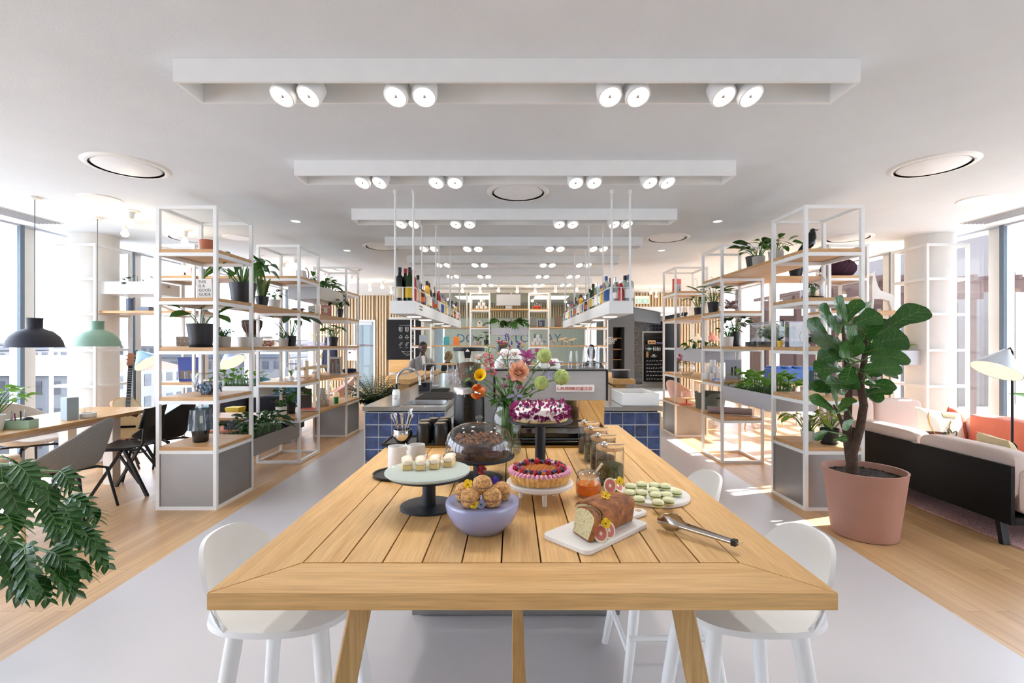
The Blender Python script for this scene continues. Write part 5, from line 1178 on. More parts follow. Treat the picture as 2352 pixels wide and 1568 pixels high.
book('thick dark grey book standing upright at the low board',px(699,6.6),6.62,T_[1],.17,.28,.045,mk('charcoal cover','4A4E4F',.6),R(6),R(-3),'REX\nGARDENS',inkw,.026)
book('red book lying flat in front of the dark grey book',px(712,6.5),6.47,T_[1],.2,.16,.03,mk('vermilion cover','E0513A',.5),R(12),lie=True)
def mug(label, p, group, mat=ceram, rz=0.):
    o = thing('mug',label,'mug',p,rz,group); MB().lathe([(0,0),(.036,0),(.039,.004),(.039,.085),(.036,.085),(.036,.008),(0,.006)],26).build('mug_body', mat, o); MB().tube([(.038,0,.02),(.062,0,.026),(.062,0,.058),(.038,0,.066)],.005,8).build('handle', mat, o); return o
def pyramid(x, Y, z, dirn, group, where, mat=ceram, rows=3, s=.088):
    m = None
    for r in range(rows):
        for c in range(rows-r):
            off = (c-(rows-r-1)/2)*s; p = V((x,Y,z+r*.0862))+V(dirn)*off; lab = 'mug %s, %s in the %s row'%(where,ORD[c],('bottom','middle','top')[r])
            if m is None: m = mug(lab,p,group,mat)
            else: dup(m,p,.3*c,lab)
whm = mk('printed white mug','DDDAD6',.4,n=.12,ns=60)
pyramid(px(740,6.95),6.95,T_[1],(.35,.94,0),'mugs stacked on the low left board','on the low left board',whm)
gl = thing('table_lamp','small lamp with a green column and round pale globe on the low left board','lamp',(px(772,7.25),7.25,T_[1])); MB().lathe([(0,0),(.035,0),(.035,.1),(0,.1)],28).build('lamp_base', mk('emerald metal','1E7A48',.3,.3,n=.2,ns=30,st=(30,1,.1)), gl); MB().ell((0,0,.135),.05,22,14).build('globe', mk('pale opal globe','F0D6B4',.4,em=.25), gl)
wm = thing('wooden_model','pale wooden model of beams on two stands on the left board','ornament',(-2.86,6.85,T_[2])); 
MB().box(-.06,.06,-.42,.42,.11,.15).build('beam', palew, wm, bevel=.003); MB().box(-.02,.02,-.22,-.16,.0,.11).box(-.05,.05,-.25,-.13,0,.012).build('stand', palew, wm, bevel=.003); MB().box(-.02,.02,.2,.26,0,.11).box(-.05,.05,.17,.29,0,.012).build('stand', palew, wm, bevel=.003); MB().box(.08,.11,-.4,-.37,0,.24).box(-.06,.08,-.395,-.375,.12,.14).build('post', palew, wm, bevel=.002); MB().ell((.03,.05,.055),(.02,.13,.016),14,8).build('float', potwh, wm); MB().cyl((.03,.05,0),(.03,.05,.045),.012).build('float_foot', palew, wm)
book('tall pale book with a photo cover standing at the end of the left board',px(770,7.2),7.2,T_[2],.16,.27,.06,mk('silver grey cover','C9CCCC',.5),R(10),R(-2),cover=photo(pic2,pic3,.9))
cp = thing('folded_cap','dark navy folded cap at the end of the farthest left unit','cap',(px(803,7.75),7.75,T_[2])); MB().pill((0,0,.035),(.2,.16,.07),.5).build('crown', mk('navy cloth','23263A',.9), cp); MB().pill((.02,-.1,.008),(.16,.1,.012),.6).build('brim', MT['navy cloth'], cp)
potted('potted_plant','round leaved plant in a black pot with saucer on the rear left board',(px(766,7.1),7.1,T_[3]),(.05,.07,.13,potdk),('pilea',18,.2,.25,.1,.085,49),saucer=True,mat=green)
bk = thing('patterned_box','red and cream patterned box standing on the rear left board','box',(px(748,6.8),6.8,T_[4]),R(8)); MB().box(-.07,.07,0,.05,0,.145).build('body', mk('red box','B8443A',.6), bk, bevel=.002)
q = MB()
for k in range(7): q.box(-.066,.066,-.0012,-.0002,.008+.02*k,.016+.02*k)
q.build('stripes', mk('cream print','E8DCC8',.6), bk, smooth=0); MB().box(-.025,.025,-.002,-.0013,.04,.105).build('window_label', mk('cream print','E8DCC8',.6), bk, smooth=0)
book('small green spotted notebook leaning on the rear left board',px(716,6.55),6.55,T_[4],.085,.115,.02,mk('green spotted cover','5FA183',.6,n=.5,ns=70,c2='D8E4D8'),R(6),R(-8))
potted('potted_plant','little black pot with drooping white edged leaves on the rear left board',(px(781,7.22),7.22,T_[4]),(.036,.05,.12,potdk),('oval',16,.17,.22,.11,.06,50),mat=dkgreen,droop=.7)
# cross row left
tag(MB().lathe([(0,0),(.04,0),(.04,.16),(0,.162)],24).build('blue_canister', mk('slate blue metal','5E6A84',.4,.3), None,(px(299,5.95),5.95,T_[4])),'slate blue round canister beside the left column','canister')
tag(MB().box(-.065,.065,-.06,.06,0,.055).build('grey_box', mk('grey blue card','8A93A6',.6), None,(px(338,5.95),5.95,T_[4]), bevel=.003),'low grey blue box right of the slate canister','box')
br_ = tag(MB().obox((0,0,.045),(.22,.1,.016),(0,R(22),0)).build('tilted_board', palew, None,(px(380,6.0),6.0,T_[4]+.002), smooth=0),'tilted pale board resting on the unit behind the guitar','board')
cft = thing('coffee_table','low terracotta topped coffee table under the navy and yellow boxes','table',(px(544,6.58),6.58,0)); MB().box(-.3,.3,-.2,.2,.27,.3).build('top', terra2, cft, bevel=.003); MB().cyl((0,0,0),(0,0,.27),.05,n=16).lathe([(0,0),(.16,0),(.16,.015),(0,.02)],24).build('stem', blackm, cft)
yb_ = thing('gift_box','yellow lidded box on top of the navy box','box',(px(541,6.55),6.55,.4605)); MB().box(-.085,.085,-.085,.085,0,.13).build('body', mk('yellow card','D9BE3A',.6), yb_, bevel=.002); MB().box(-.092,.092,-.092,.092,.09,.132).build('lid', MT['yellow card'], yb_, bevel=.002)
nb_ = thing('gift_box','navy lidded box under the yellow box','box',(px(544,6.55),6.55,.3005)); MB().box(-.115,.115,-.11,.11,0,.158).build('body', mk('navy card','2C2C48',.6), nb_, bevel=.002); MB().box(-.12,.12,-.115,.115,.11,.1595).build('lid', MT['navy card'], nb_, bevel=.002)
# ------------------------------------------------------------------ things on the right shelves
bd_ = thing('bird_figure','glossy black carved bird standing on the top shelf of the nearest right unit','figurine',(px(1858,4.42),4.42,T_[5])); 
P = [V((-.11,0,.012)),V((-.06,0,.045)),V((.0,0,.09)),V((.022,0,.135)),V((.028,0,.175)),V((.034,0,.205)),V((.036,0,.225))]
MB().tube(P,[.006,.03,.05,.047,.036,.026,.012],18).ell((.036,0,.212),(.027,.024,.024),14,9).build('body', blackg, bd_, sub=1)
MB().tube([(.055,0,.215),(.098,0,.226)],[.009,.001],8).build('beak', blackg, bd_)
for s in (-1,1): MB().tube([(.0,s*.015,.05),(.005,s*.015,.0)],[.003,.002],6).build('leg', chrome, bd_)
MB().tube([P[0],P[1]],[.004,.02],10).build('tail', blackg, bd_)
def twin(n1, n2): pass
potted('potted_plant','grey pot with broad glossy leaves on the high right board, left one',(px(1737,5.25),5.2,T_[5]),(.055,.066,.115,potgr),('oval',11,.2,.32,.18,.1,61),mat=dkgreen)
potted('potted_plant','dark pot of leaves directly behind the left grey pot on the high right board',(px(1738,5.4),5.44,T_[5]),(.075,.1,.16,potdk),('oval',8,.16,.3,.15,.07,62),mat=green)
potted('potted_plant','grey pot with thin twigs above its leaves on the high right board, right one',(px(1782,4.93),4.93,T_[5]),(.062,.074,.12,potgr),('oval',14,.16,.34,.12,.075,63),mat=green)
for x, w in ((1828,'right one'),(1752,'left one')): potted('potted_plant','dark pot on the cross board behind the bird unit, '+w,(px(x,6.0),6.0,T_[5]),(.06,.085,.13,potdk),('round',6,.03,.05,.03,.03,64),mat=dkgreen)
tr = thing('glass_jar','large clear terrarium jar with a small green plant on the nearest right unit','jar',(px(1866,4.45),4.45,T_[4])); MB().lathe([(0,.001),(.085,.001),(.098,.02),(.098,.19),(.075,.225),(.068,.232),(.072,.252)],36).build('glass_body', gclear, tr); MB().lathe([(0,.004),(.085,.006),(.09,.03),(0,.045)],24).build('soil', soil, tr); foliage('round',30,.12,.07,.035,.03,65,tr,dkgreen); [setattr(c,'location',V((0,0,.04))) for c in tr.children if c.name.split('.')[0] in ('foliage','stems')]
pb = thing('knitted_ball','deep purple knitted pouf ball on the unit behind the right sofas','cushion',(px(1921,6.03)+.03,6.04,T_[5]-.006)); q = MB(); q.ell((0,0,.12),(.19,.19,.12),30,16)
for k in range(22):
    a = k*2*pi/22; q.tube([(.183*sin(b)*cos(a+.6*b),.183*sin(b)*sin(a+.6*b),.12-.118*cos(b)) for b in [pi*(.06+.88*m/10) for m in range(11)]],.016,6)
q.build('knit', mk('aubergine yarn','4A2E40',.95,n=.2,ns=120,b=.5,bs=150), pb)
gf = thing('giraffe_figure','flat white toy giraffe standing on the board beside the right column','figurine',(px(2030,5.95),5.95,T_[4]))
gp = [(-.2,0),(-.17,0),(-.155,.19),(-.14,.2),(-.1,.19),(-.07,.2),(.06,.16),(.1,0),(.13,0),(.125,.19),(.15,.24),(.1,.27),(-.06,.33),(-.1,.4),(-.13,.52),(-.15,.6),(-.135,.625),(-.15,.64),(-.17,.62),(-.23,.59),(-.225,.57),(-.175,.56),(-.19,.4),(-.185,.2)]
MB().prism([(x*.86,z*.78) for x, z in gp],-.02,.02,Matrix.Rotation(pi/2,4,'X')).build('body', potwh, gf, bevel=.003)
rb_ = tag(MB().box(-.12,.06,-.06,.06,0,.02).box(-.1,.09,-.05,.05,.021,.045).build('red_folder', mk('red lacquer','D8402E',.5), None,(px(1975,5.98)-.1,5.98,T_[4]), bevel=.003),'low stack of red folders left of the giraffe','folder')
wb = thing('glass_bowl','glass bowl of black twisted sticks on the nearest right unit','bowl',(px(1868,4.42),4.42,T_[3])); MB().lathe(bwl(.11),36).build('glass_body', gclear, wb); rd = random.Random(5); q = MB()
for k in range(60): a = rd.random()*6.28; b = rd.random()*6.28; q.tube([(.075*cos(a),.075*sin(a),.03+.03*rd.random()),(.02*rv(rd,1),.02*rv(rd,1),.07),(.08*cos(b),.08*sin(b),.05+.08*rd.random())],.0035,5)
q.build('sticks', blacks, wb)
aq = thing('herb_tank','rectangular glass tank of growing herbs on the right board','tank',(0,0,T_[3])); x0, x1, y0, y1, h = 2.63,2.95,4.74,5.42,.25
q = MB(); q.box(x0,x0+.005,y0,y1,0,h).box(x1-.005,x1,y0,y1,0,h).box(x0,x1,y0,y0+.005,0,h).box(x0,x1,y1-.005,y1,0,h); q.build('glass_body', gclear, aq, smooth=0)
MB().box(x0+.006,x1-.006,y0+.006,y1-.006,.001,.055).build('soil', mk('black gravel','15161A',.7,n=.5,ns=90,b=1.,bs=120), aq, smooth=0); MB().box(x0+.14,x0+.2,y0+.05,y0+.09,.09,.2).build('filter', blacks, aq, bevel=.004); MB().tube([(x0+.05,y0-.01,.2),(x0+.05,y0-.01,.265),(x0+.05,y0+.05,.265)],.005,6).build('hook', blacks, aq)
MB().box(x0-.003,x1+.003,y0-.003,y0+.006,h-.004,h+.006).box(x0-.003,x1+.003,y1-.006,y1+.003,h-.004,h+.006).box(x0-.003,x0+.005,y0,y1,h-.004,h+.006).build('rim', lgrey, aq, smooth=0)
foliage('bush',260,.17,.3,.035,.03,66,aq,ltgreen,sx=.75,sy=1.5); [setattr(c,'location',V(((x0+x1)/2,(y0+y1)/2,.055))) for c in aq.children if c.name.split('.')[0] in ('foliage','stems')]
yc = thing('food_can','small yellow tub in front of the herb tank','tub',(px(1792,4.6)-.0,4.6,T_[3])); MB().lathe([(0,0),(.023,0),(.025,.05),(0,.05)],20).build('tub_body', mk('yellow tub','E0B42E',.5), yc); MB().lathe([(0,.0502),(.026,.0502),(.026,.06),(0,.06)],20).build('lid', mk('gold lid','F0CE50',.5), yc)
book('dark teal book with a chess title on the nearest right unit',px(1891,4.45),4.5,T_[2],.175,.215,.03,mk('dark teal cover','3D5556',.6),R(-5),R(-5),'THE\nCHESS',inkw,.036)
tag(MB().box(-.075,.075,-.05,.05,0,.045).build('wooden_box', palew, None,(px(1868,4.33),4.33,T_[2]), bevel=.002),'small pale wooden box in front of the chess book','box')
lg = thing('storage_brick','large blue studded storage brick on the cross board','box',(px(1818,6.0),6.04,T_[2])); blu = mk('blue plastic','4A78C8',.4); MB().box(-.29,.29,-.14,.14,0,.155).build('body', blu, lg, bevel=.006)
for i in range(4):
    for j in range(2): MB().lathe([(0,.155),(.048,.155),(.048,.182),(.045,.185),(0,.185)],22,(-.21+.14*i,-.07+.14*j,0)).build('stud', blu, lg)
potted('potted_plant','patterned prayer plant in a white pot on the lowest nearest right shelf',(px(1850,4.45),4.42,T_[1]),(.045,.058,.105,potwh),('oval',16,.2,.34,.11,.065,67),mat=leafmat('prayer leaf','2F5A26','A8C84E',.4,.3),droop=.6)
potted('potted_plant','bushy plant in a black pot with saucer on the lowest nearest right shelf',(px(1905,4.32),4.32,T_[1]),(.06,.078,.14,potdk),('oval',22,.17,.24,.09,.03,68),saucer=True,mat=ltgreen)
potted('potted_plant','black pot with broad upright leaves on the second right unit',(px(1635,6.25),6.2,T_[4]),(.058,.076,.135,potdk),('oval',11,.24,.28,.2,.08,69),mat=green,droop=.15)
potted('potted_plant','smaller black pot with round leaves behind the broad leaved one on the right',(px(1601,7.0),6.95,T_[4]),(.05,.064,.12,potdk),('pilea',14,.2,.28,.12,.08,70),mat=green)
gj = thing('glass_jar','clear jar with dark stones behind the right potted plants','jar',(px(1573,7.3),7.3,T_[4])); MB().lathe([(0,.001),(.065,.001),(.075,.012),(.075,.17),(.05,.2),(.052,.22)],28).build('glass_body', gclear, gj); q = MB(); rd = random.Random(3)
for k in range(12): q.pill((rv(rd,.04),rv(rd,.04),.02+.05*rd.random()),(.04,.03,.025),.7,8,6)
q.build('stones', potdk, gj)
rg = thing('glass_bowl','glass bowl full of red and white striped sticks on the second right unit','bowl',(px(1679,6.05),6.05,T_[4])); MB().lathe(bwl(.1),34).build('glass_body', gclear, rg); q = MB(); q2 = MB()
for k in range(90): a = rd.random()*6.28; r = .07; (q if k%2 else q2).tube([(r*cos(a),r*sin(a),.03+.05*rd.random()),(r*1.1*cos(a+2.6),r*1.1*sin(a+2.6),.05+.11*rd.random())],.004,5)
q.build('red_sticks', mk('red stick','8E3A42',.6), rg); q2.build('white_sticks', mk('white stick','E6DCD8',.6), rg)
potted('potted_plant','white pot with small leaves beside the herb tank',(px(1672,5.95),5.95,T_[3]),(.055,.066,.12,potwh),('oval',16,.16,.2,.09,.045,71),mat=green)
potted('potted_plant','black pot with round hanging leaves beside the herb tank',(px(1692,6.0),6.05,T_[3]),(.05,.062,.18,potdk),('pilea',12,.26,.3,.12,.1,72),saucer=True,mat=blgreen)
pyramid(px(1637,6.25),6.25,T_[2],(.75,-.66,0),'mugs stacked on the second right unit','on the second right unit',ceram,3,.086)
pf = thing('picture_frame','framed photo of two walking figures on the cross side of the second right unit','picture',(px(1693,6.2),6.3,T_[2]),R(-8)); MB().box(-.1,.1,0,.02,0,.26).build('frame', lgrey, pf, smooth=0); MB().box(-.09,.09,-.002,-.0002,.01,.25).build('picture', pic3, pf, smooth=0); MB().box(-.03,-.01,-.004,-.0021,.05,.16).box(.01,.035,-.004,-.0021,.05,.17).build('picture_figures', ink, pf, smooth=0)
book('blue book lying under the mugs edge on the second right unit',px(1655,5.9),5.95,T_[2],.14,.1,.03,mk('mid blue cover','5A82C8',.5),R(-8),lie=True)
bs_ = thing('felt_basket','large grey green basket with a cut out handle on the right board','basket',(px(1632,6.72),6.74,T_[1])); n = 48
def bk_(u, v):
    a = 2*pi*u; h = .225-.06*max(0,1-abs(u-.64)*22)-.06*max(0,1-abs(u-.88)*22)-.05*max(0,1-abs(u-.3)*22); r = .185+.02*v; return (r*cos(a)*.98, r*sin(a)*1.15, h*v)
MB().grid(bk_,64,10,.008).build('wall', mk('grey green felt','6C7B78',.9,n=.04), bs_); MB().lathe([(0,.001),(.183,.001),(.183,.006),(0,.006)],40,sx=.98,sy=1.15).build('base', MT['grey green felt'], bs_)
MB().ell((.02,-.228,.16),(.035,.006,.013),14,6).build('handle_hole', blackg, bs_)
bo = thing('rolled_mat','grey rolled yoga mat lying on the second right unit','mat',(2.79,6.13,T_[1]+.046),R(-28)); MB().cyl((-.27,0,0),(.25,0,0),.044,n=24).build('roll', mk('mauve grey mat','A79EA0',.9), bo); MB().tube([(.255,.03*cos(a),.03*sin(a)) for a in [k*.39 for k in range(16)]],.01,8,closed=True).build('end_ring', potwh, bo)
fv = thing('glass_bowl','round glass vase of bright flowers on the rear right board','vase',(px(1577,7.2),7.2,T_[2])); MB().lathe(bwl(.125),36).build('glass_body', gdome, fv)
q = MB(); rd = random.Random(8); qq = {c: MB() for c in ('C84A3A','E8B03A','8A5AB0','E88AA0')}
for k in range(34):
    a = rd.random()*6.28; r = .13*sqrt(rd.random()); c = V((r*cos(a),r*sin(a),.2+.1*rd.random()))
    list(qq.values())[k%4].ell(c,.02,8,6); leaf(q,c*.75,(cos(a),sin(a),.3),.07,.03,'oval',.4,.2,4)
for c, m in qq.items(): m.build('petals', mk('bloom '+c,c,.6), fv)
q.build('foliage', ltgreen, fv)
book('red spined book upright on the top shelf of the farthest right unit',px(1558,7.7),7.72,T_[5],.14,.22,.05,mk('coral red cover','DD5A50',.5),R(25),0,cover=photo(pic3,pic2,.6))
ob = thing('orange_lamp','small orange based glass lamp on the low rear right board','lamp',(px(1577,7.15),7.15,T_[1])); MB().lathe([(0,0),(.1,0),(.1,.008),(.012,.014),(.012,.07),(0,.07)],28).build('lamp_base', mk('orange red enamel','D8482E',.4), ob); MB().ell((0,0,.15),(.085,.085,.085),24,14).build('globe', gclear, ob)
book('pale blue book lying on the low rear right board',px(1600,6.95)-.02,7.1,T_[1],.2,.14,.03,mk('pale blue cover','A9C2D8',.5),R(-12),lie=True) if 0 else None
# ================================================================== LEFT SEATING
lt_ = thing('long_table','long pale oak work table with white legs along the left windows','table',(0,0,0))
MB().box(-4.76,-3.98,2.6,5.42,.705,.74).build('top', shelfwY, lt_, bevel=.003)
for y in (3.1,4.98):
    for x in (-4.62,-4.16): MB().prism([(x-.05,y-.05),(x+.05,y-.05),(x+.05,y+.05),(x-.05,y+.05)],0,.7).build('leg', offw, lt_, bevel=.004)
MB().box(-4.6,-4.18,2.9,5.1,.64,.7).build('frame', offw, lt_, smooth=0)
greyfab = mk('grey melange fabric','8F8F8E',.95,n=.22,ns=90,b=.4,bs=220,st=(1,1,4)); beige = mk('beige shell fabric','BBB2A6',.95,n=.08,ns=90,b=.3,bs=200)
def shell_chair(label, x, y, rz, mat, legm, arms=True, woodleg=False, group=None):
    c = thing('shell_chair',label,'chair',(x,y,0),rz,group)
    def sh(u, v):                                      # bucket shell; the open front faces +x
        a = -pi+2*pi*v; k = cos(a/2)**2; h = .445+.38*k**1.55-.0*k; rr = .255+.05*k+.045*sin(a)**2
        if u < .35: t = u/.35; return (-.19*t*cos(a), .19*t*sin(a), .415-.02*(1-t*t)*0+.004*t)
        t = (u-.35)/.65; r = .19+(rr-.19)*t**.7; return (-r*cos(a), r*sin(a), .419+(h-.419)*t**1.15)
    MB().grid(sh,14,40,.022).build('shell', mat, c, sub=1)
    MB().pill((.03,0,.45),(.4,.4,.05),.5).build('seat_pad', mat, c)
    for sx in (-1,1):
        for sy in (-1,1): MB().tube([(sx*.12,sy*.14,.39),(sx*.19,sy*.2,.36),(sx*.25,sy*.25,0)],[.013,.013,.011] if not woodleg else [.018,.017,.011],10).build('leg', legm, c)
    MB().bar((-.15,-.15,.385),(.15,.15,.385),.02).bar((-.15,.15,.385),(.15,-.15,.385),.02).build('underframe', legm, c); return c
shell_chair('grey fabric armchair at the left table, back turned to the room',-3.72,4.0,R(195),greyfab,blackm)
shell_chair('black armchair at the far end of the left table, behind the wooden chair',-3.88,5.32,R(186),blkfab,blackm)
shell_chair('beige fabric armchair on the window side of the left table',-5.05,5.0,R(-10),beige,blackm)
wc = thing('school_chair','black plywood chair with slanted metal legs between two armchairs','chair',(-3.78,4.72,0),R(190))
def bent(u, v): s = 2*v-1; return (.2-.4*u, s*.2*(1-.1*u), .455-.015*sin(u*pi)+.012*s*s)
MB().grid(bent,10,8,.011).build('seat', blackm, wc)
def bk2(u, v): s = 2*v-1; return (-.2-.05*u-.02*(1-s*s)*1.0, s*.2, .64+.19*u)
MB().grid(bk2,6,10,.011).build('backrest', blackm, wc, bevel=0)
for s in (-1,1):
    MB().tube([(.12,s*.15,.44),(-.18,s*.16,.44),(-.21,s*.16,.5),(-.235,s*.16,.78)],.013,8).build('side_tube', blackm, wc)
    MB().bar((-.03,s*.165,.43),(.22,s*.2,0),.03,.022).build('leg', blackm, wc); MB().bar((-.06,s*.165,.43),(-.27,s*.2,0),.03,.022).build('leg', blackm, wc)
    MB().bar((-.2,s*.19,.12),(.0,s*.17,.42),.018).build('brace', blackm, wc)
wa = thing('wooden_chair','light ash wood chair cut by the left edge behind the foreground plant','chair',(-3.72,3.17,0),R(185))
MB().grid(lambda u, v: (.22-.44*u,(2*v-1)*.23,.44),4,4,.03).build('seat', palew, wa)
for sx, h in ((.2,.44),(-.22,.64)):
    for s in (-1,1): MB().tube([(sx,s*.22,h),(sx*1.12,s*.24,0)],[.02,.014],10).build('leg', palew, wa)
MB().tube([(.08,-.26,.64),(-.2,-.24,.645),(-.27,-.12,.66),(-.285,0,.665),(-.27,.12,.66),(-.2,.24,.645),(.08,.26,.64)],.02,10).build('armrest', palew, wa)
for s in (-1,1): MB().tube([(.05,s*.26,.63),(.14,s*.24,.44)],.013,8).build('arm_post', palew, wa)
MB().cyl((.21,-.22,.2),(.21,.22,.2),.011).cyl((-.23,-.22,.2),(-.23,.22,.2),.011).build('stretcher', palew, wa)
# pendants
PEN = [(0,0),(.058,0),(.06,-.006),(.056,-.012),(.055,-.09),(.065,-.1),(.13,-.128),(.175,-.175),(.185,-.2),(.19,-.205),(.205,-.262),(.21,-.27),(.206,-.27)]
def pendant(label, x, Y, ytop, yc, mat, sc=1.):
    p = thing('pendant_lamp',label,'pendant lamp',(px(x,Y),Y,pz(ytop,Y)))
    MB().lathe([(r*sc,z*sc) for r, z in PEN],36).build('lamp_shade', mat, p)
    MB().cyl((0,0,0),(0,0,CEIL-pz(ytop,Y)-.02),.0035,n=8).build('cord', mk('grey cord','6A6C70',.7), p)
    MB().lathe([(0,0),(.05,0),(.045,-.02),(0,-.022)],20,(0,0,CEIL-pz(ytop,Y))).build('canopy', offw, p); MB().ell((0,0,-.19*sc),.035*sc,10,7).build('bulb', warmsh, p); return p
pendant('dark navy rubber pendant lamp over the long left table',80,4.4,730,450,mk('navy rubber','161929',.6,n=.04))
pendant('sage green rubber pendant lamp over the long left table',224,5.1,737,497,mk('sage rubber','7F9F8C',.6,n=.03))
pendant('pink rubber pendant lamp far behind the right units',1637,9.6,763,600,mk('pink rubber','D9907F',.6,n=.03),.62)
pendant('pale cream pendant lamp left of the pink one behind the right units',1601,9.9,766,600,mk('cream rubber','E4D5BE',.6,n=.03),.6)
def disc_lamp(label, x, y, Y, r, m1, m2):
    p = thing('disc_lamp',label,'pendant lamp',(px(x,Y),Y,pz(y,Y))); MB().lathe([(r,0),(r*.8,.035),(r*.4,.06),(0,.07)],40).build('lamp_shade', m1, p); MB().lathe([(0,-.012),(r*.8,-.008),(r*.98,-.001)],40).build('diffuser', m2, p)
    MB().cyl((0,0,.06),(0,0,CEIL-pz(y,Y)),.003,n=6).build('cord', MT['grey cord'], p)
orr = mk('orange felt','E8704A',.8); 
disc_lamp('wide violet and orange disc pendant over the far left tables',725,800,8.9,.38,mk('violet felt','A58CC8',.8),orr)
disc_lamp('wide pale grey disc pendant behind the far left unit',700,790,9.9,.42,mk('pale violet felt','C4C2D8',.8),mk('off white felt','E0DEE2',.8))
disc_lamp('mauve disc pendant seen through the glass door',833,795,14.4,.4,mk('mauve felt','8F7880',.8),mk('off white felt','E0DEE2',.8))
# items on the left table
pt = thing('pen_tray','mint green desk tray full of pens and clips','tray',(px(46,4.05),4.05,.7405),R(12)); MB().box(-.1,.1,-.055,.055,0,.004).box(-.1,.1,-.055,-.051,.004,.07).box(-.1,.1,.051,.055,.004,.07).box(-.1,-.096,-.051,.051,.004,.07).box(.096,.1,-.051,.051,.004,.07).build('box', mk('mint lacquer','A5C4AC',.5), pt, smooth=0)
for k in range(7): a = k*1.3; MB().cyl((-.07+.018*k,.02*cos(a),.006),(-.085+.02*k,.03*cos(a),.13+.012*(k%3)),.005,n=7).build('pen', (blacks,potwh,lgrey,mk('plum pen','8A3A5E',.5))[k%4], pt)
MB().ell((.055,0,.07),(.04,.035,.025),12,8).build('clip_pile', potdk, pt)
gv = thing('book','grey blue slim box file standing on the left table','box file',(px(160,4.5),4.5,.7405),R(-25)); MB().box(-.06,.06,-.045,.045,0,.21).build('cover', mk('grey blue board','9AAAB2',.7), gv, bevel=.002); MB().box(-.055,.055,-.04,.04,.2101,.2112).build('pages', lgrey, gv, smooth=0)
cbw2 = thing('stone_bowl','low cream stone bowl on the left table beside the box file','bowl',(px(187,4.55),4.62,.7405)); MB().lathe([(0,0),(.06,0),(.068,.012),(.064,.045),(.05,.05),(.048,.04),(0,.035)],28).build('bowl_body', potwh, cbw2); MB().lathe([(.03,.036),(.032,.1),(.03,.1)],20).build('glass_insert', gclear, cbw2)
potted('potted_plant','trailing green plant at the left edge of the long table',(px(-22,3.9),3.9,.7405),(.07,.09,.13,potwh),('heart',26,.26,.36,.12,.09,81),mat=ltgreen,droop=.5)
# guitar on a stand
gst = thing('guitar_stand','black floor stand holding the acoustic guitar','stand',(px(292,5.62),5.62,0)); MB().tube([(0,.05,.75),(0,.03,.35),(0,.0,.32)],.012,8).build('mast', blackm, gst)
for a in (90,210,330): MB().tube([(0,.02,.3),(.22*cos(R(a)),.02+.16*sin(R(a)),.0)],.011,8).build('leg', blackm, gst)
MB().tube([(-.1,-.09,.35),(-.1,.02,.32),(.1,.02,.32),(.1,-.09,.35)],.012,8).build('cradle', blackm, gst)
gt = thing('acoustic_guitar','acoustic guitar with a pale top and dark neck leaning by the left column','guitar',(px(292,5.58),5.56,.345)); gt.rotation_euler = (R(-8),R(5),R(54))
def gout(n=64):
    P = []
    for k in range(n):
        a = 2*pi*k/n; t = (sin(a)+1)/2; w = .205*sqrt(max(0,1-((t-.27)/.32)**2)) if t < .5 else 0
        P.append((a,))
    L = []; zs = [0,.008,.03,.07,.12,.17,.22,.26,.3,.34,.38,.42,.45,.475,.487,.49]; ws = [0,.09,.155,.195,.212,.208,.185,.152,.128,.125,.138,.147,.137,.105,.055,.0]
    R_ = [(w,z) for z, w in zip(zs,ws)]; Lf = [(-w,z) for z, w in zip(zs,ws)][::-1]
    R_ = [(w,z) if z < .37 else (min(w,.147-(z-.37)*.9) if z > .37 else w, z) for w, z in R_]
    return R_+Lf[1:-1]
G = gout(); MX = Matrix.Rotation(pi/2,4,'X')
MB().prism(G,-.001,.1,Matrix.Rotation(pi/2,4,'X')@Matrix.Diagonal((1,1,-1,1))).build('body', mk('flame maple sides','B97A3E',.25,n=.2,ns=14,st=(1,1,8),coat=.5), gt, bevel=.004)
MB().prism([(x*.965,.245+(z-.245)*.965) for x, z in G],.0012,.003,MX).build('soundboard', mk('spruce top','EBD9AE',.3,n=.05,ns=6,st=(9,1,1),coat=.4), gt, smooth=0)
MB().prism([(.048*cos(k*.2618),.31+.048*sin(k*.2618)) for k in range(24)],.0032,.0036,MX).build('sound_hole', blackg, gt, smooth=0)
MB().prism([(.03,.27),(.09,.25),(.115,.29),(.1,.37),(.06,.36),(.052,.31)],.0032,.0038,MX).build('pick_guard', mk('tortoise guard','4E2E30',.2), gt, smooth=0)
MB().box(-.085,.085,-.014,-.003,.13,.155).build('bridge', blackg, gt, bevel=.002); MB().box(-.021,.021,-.016,.006,.34,.86).build('neck', blackg, gt, bevel=.003)
q = MB()
for k in range(16): q.box(-.02,.02,-.0172,-.0161,.4+.44*(1-.944**k)/(1-.944**16),.4015+.44*(1-.944**k)/(1-.944**16)+.003)
q.build('frets', steel, gt, smooth=0); MB().obox((0,.004,.935),(.06,.016,.155),(R(8),0,0)).build('headstock', mk('headstock maple','A5652E',.3,coat=.4), gt, bevel=.003)
for s in (-1,1):
    for k in range(3): MB().cyl((s*.03,0,.89+.045*k),(s*.045,0,.89+.045*k),.007,n=8).build('tuning_peg', brass, gt)
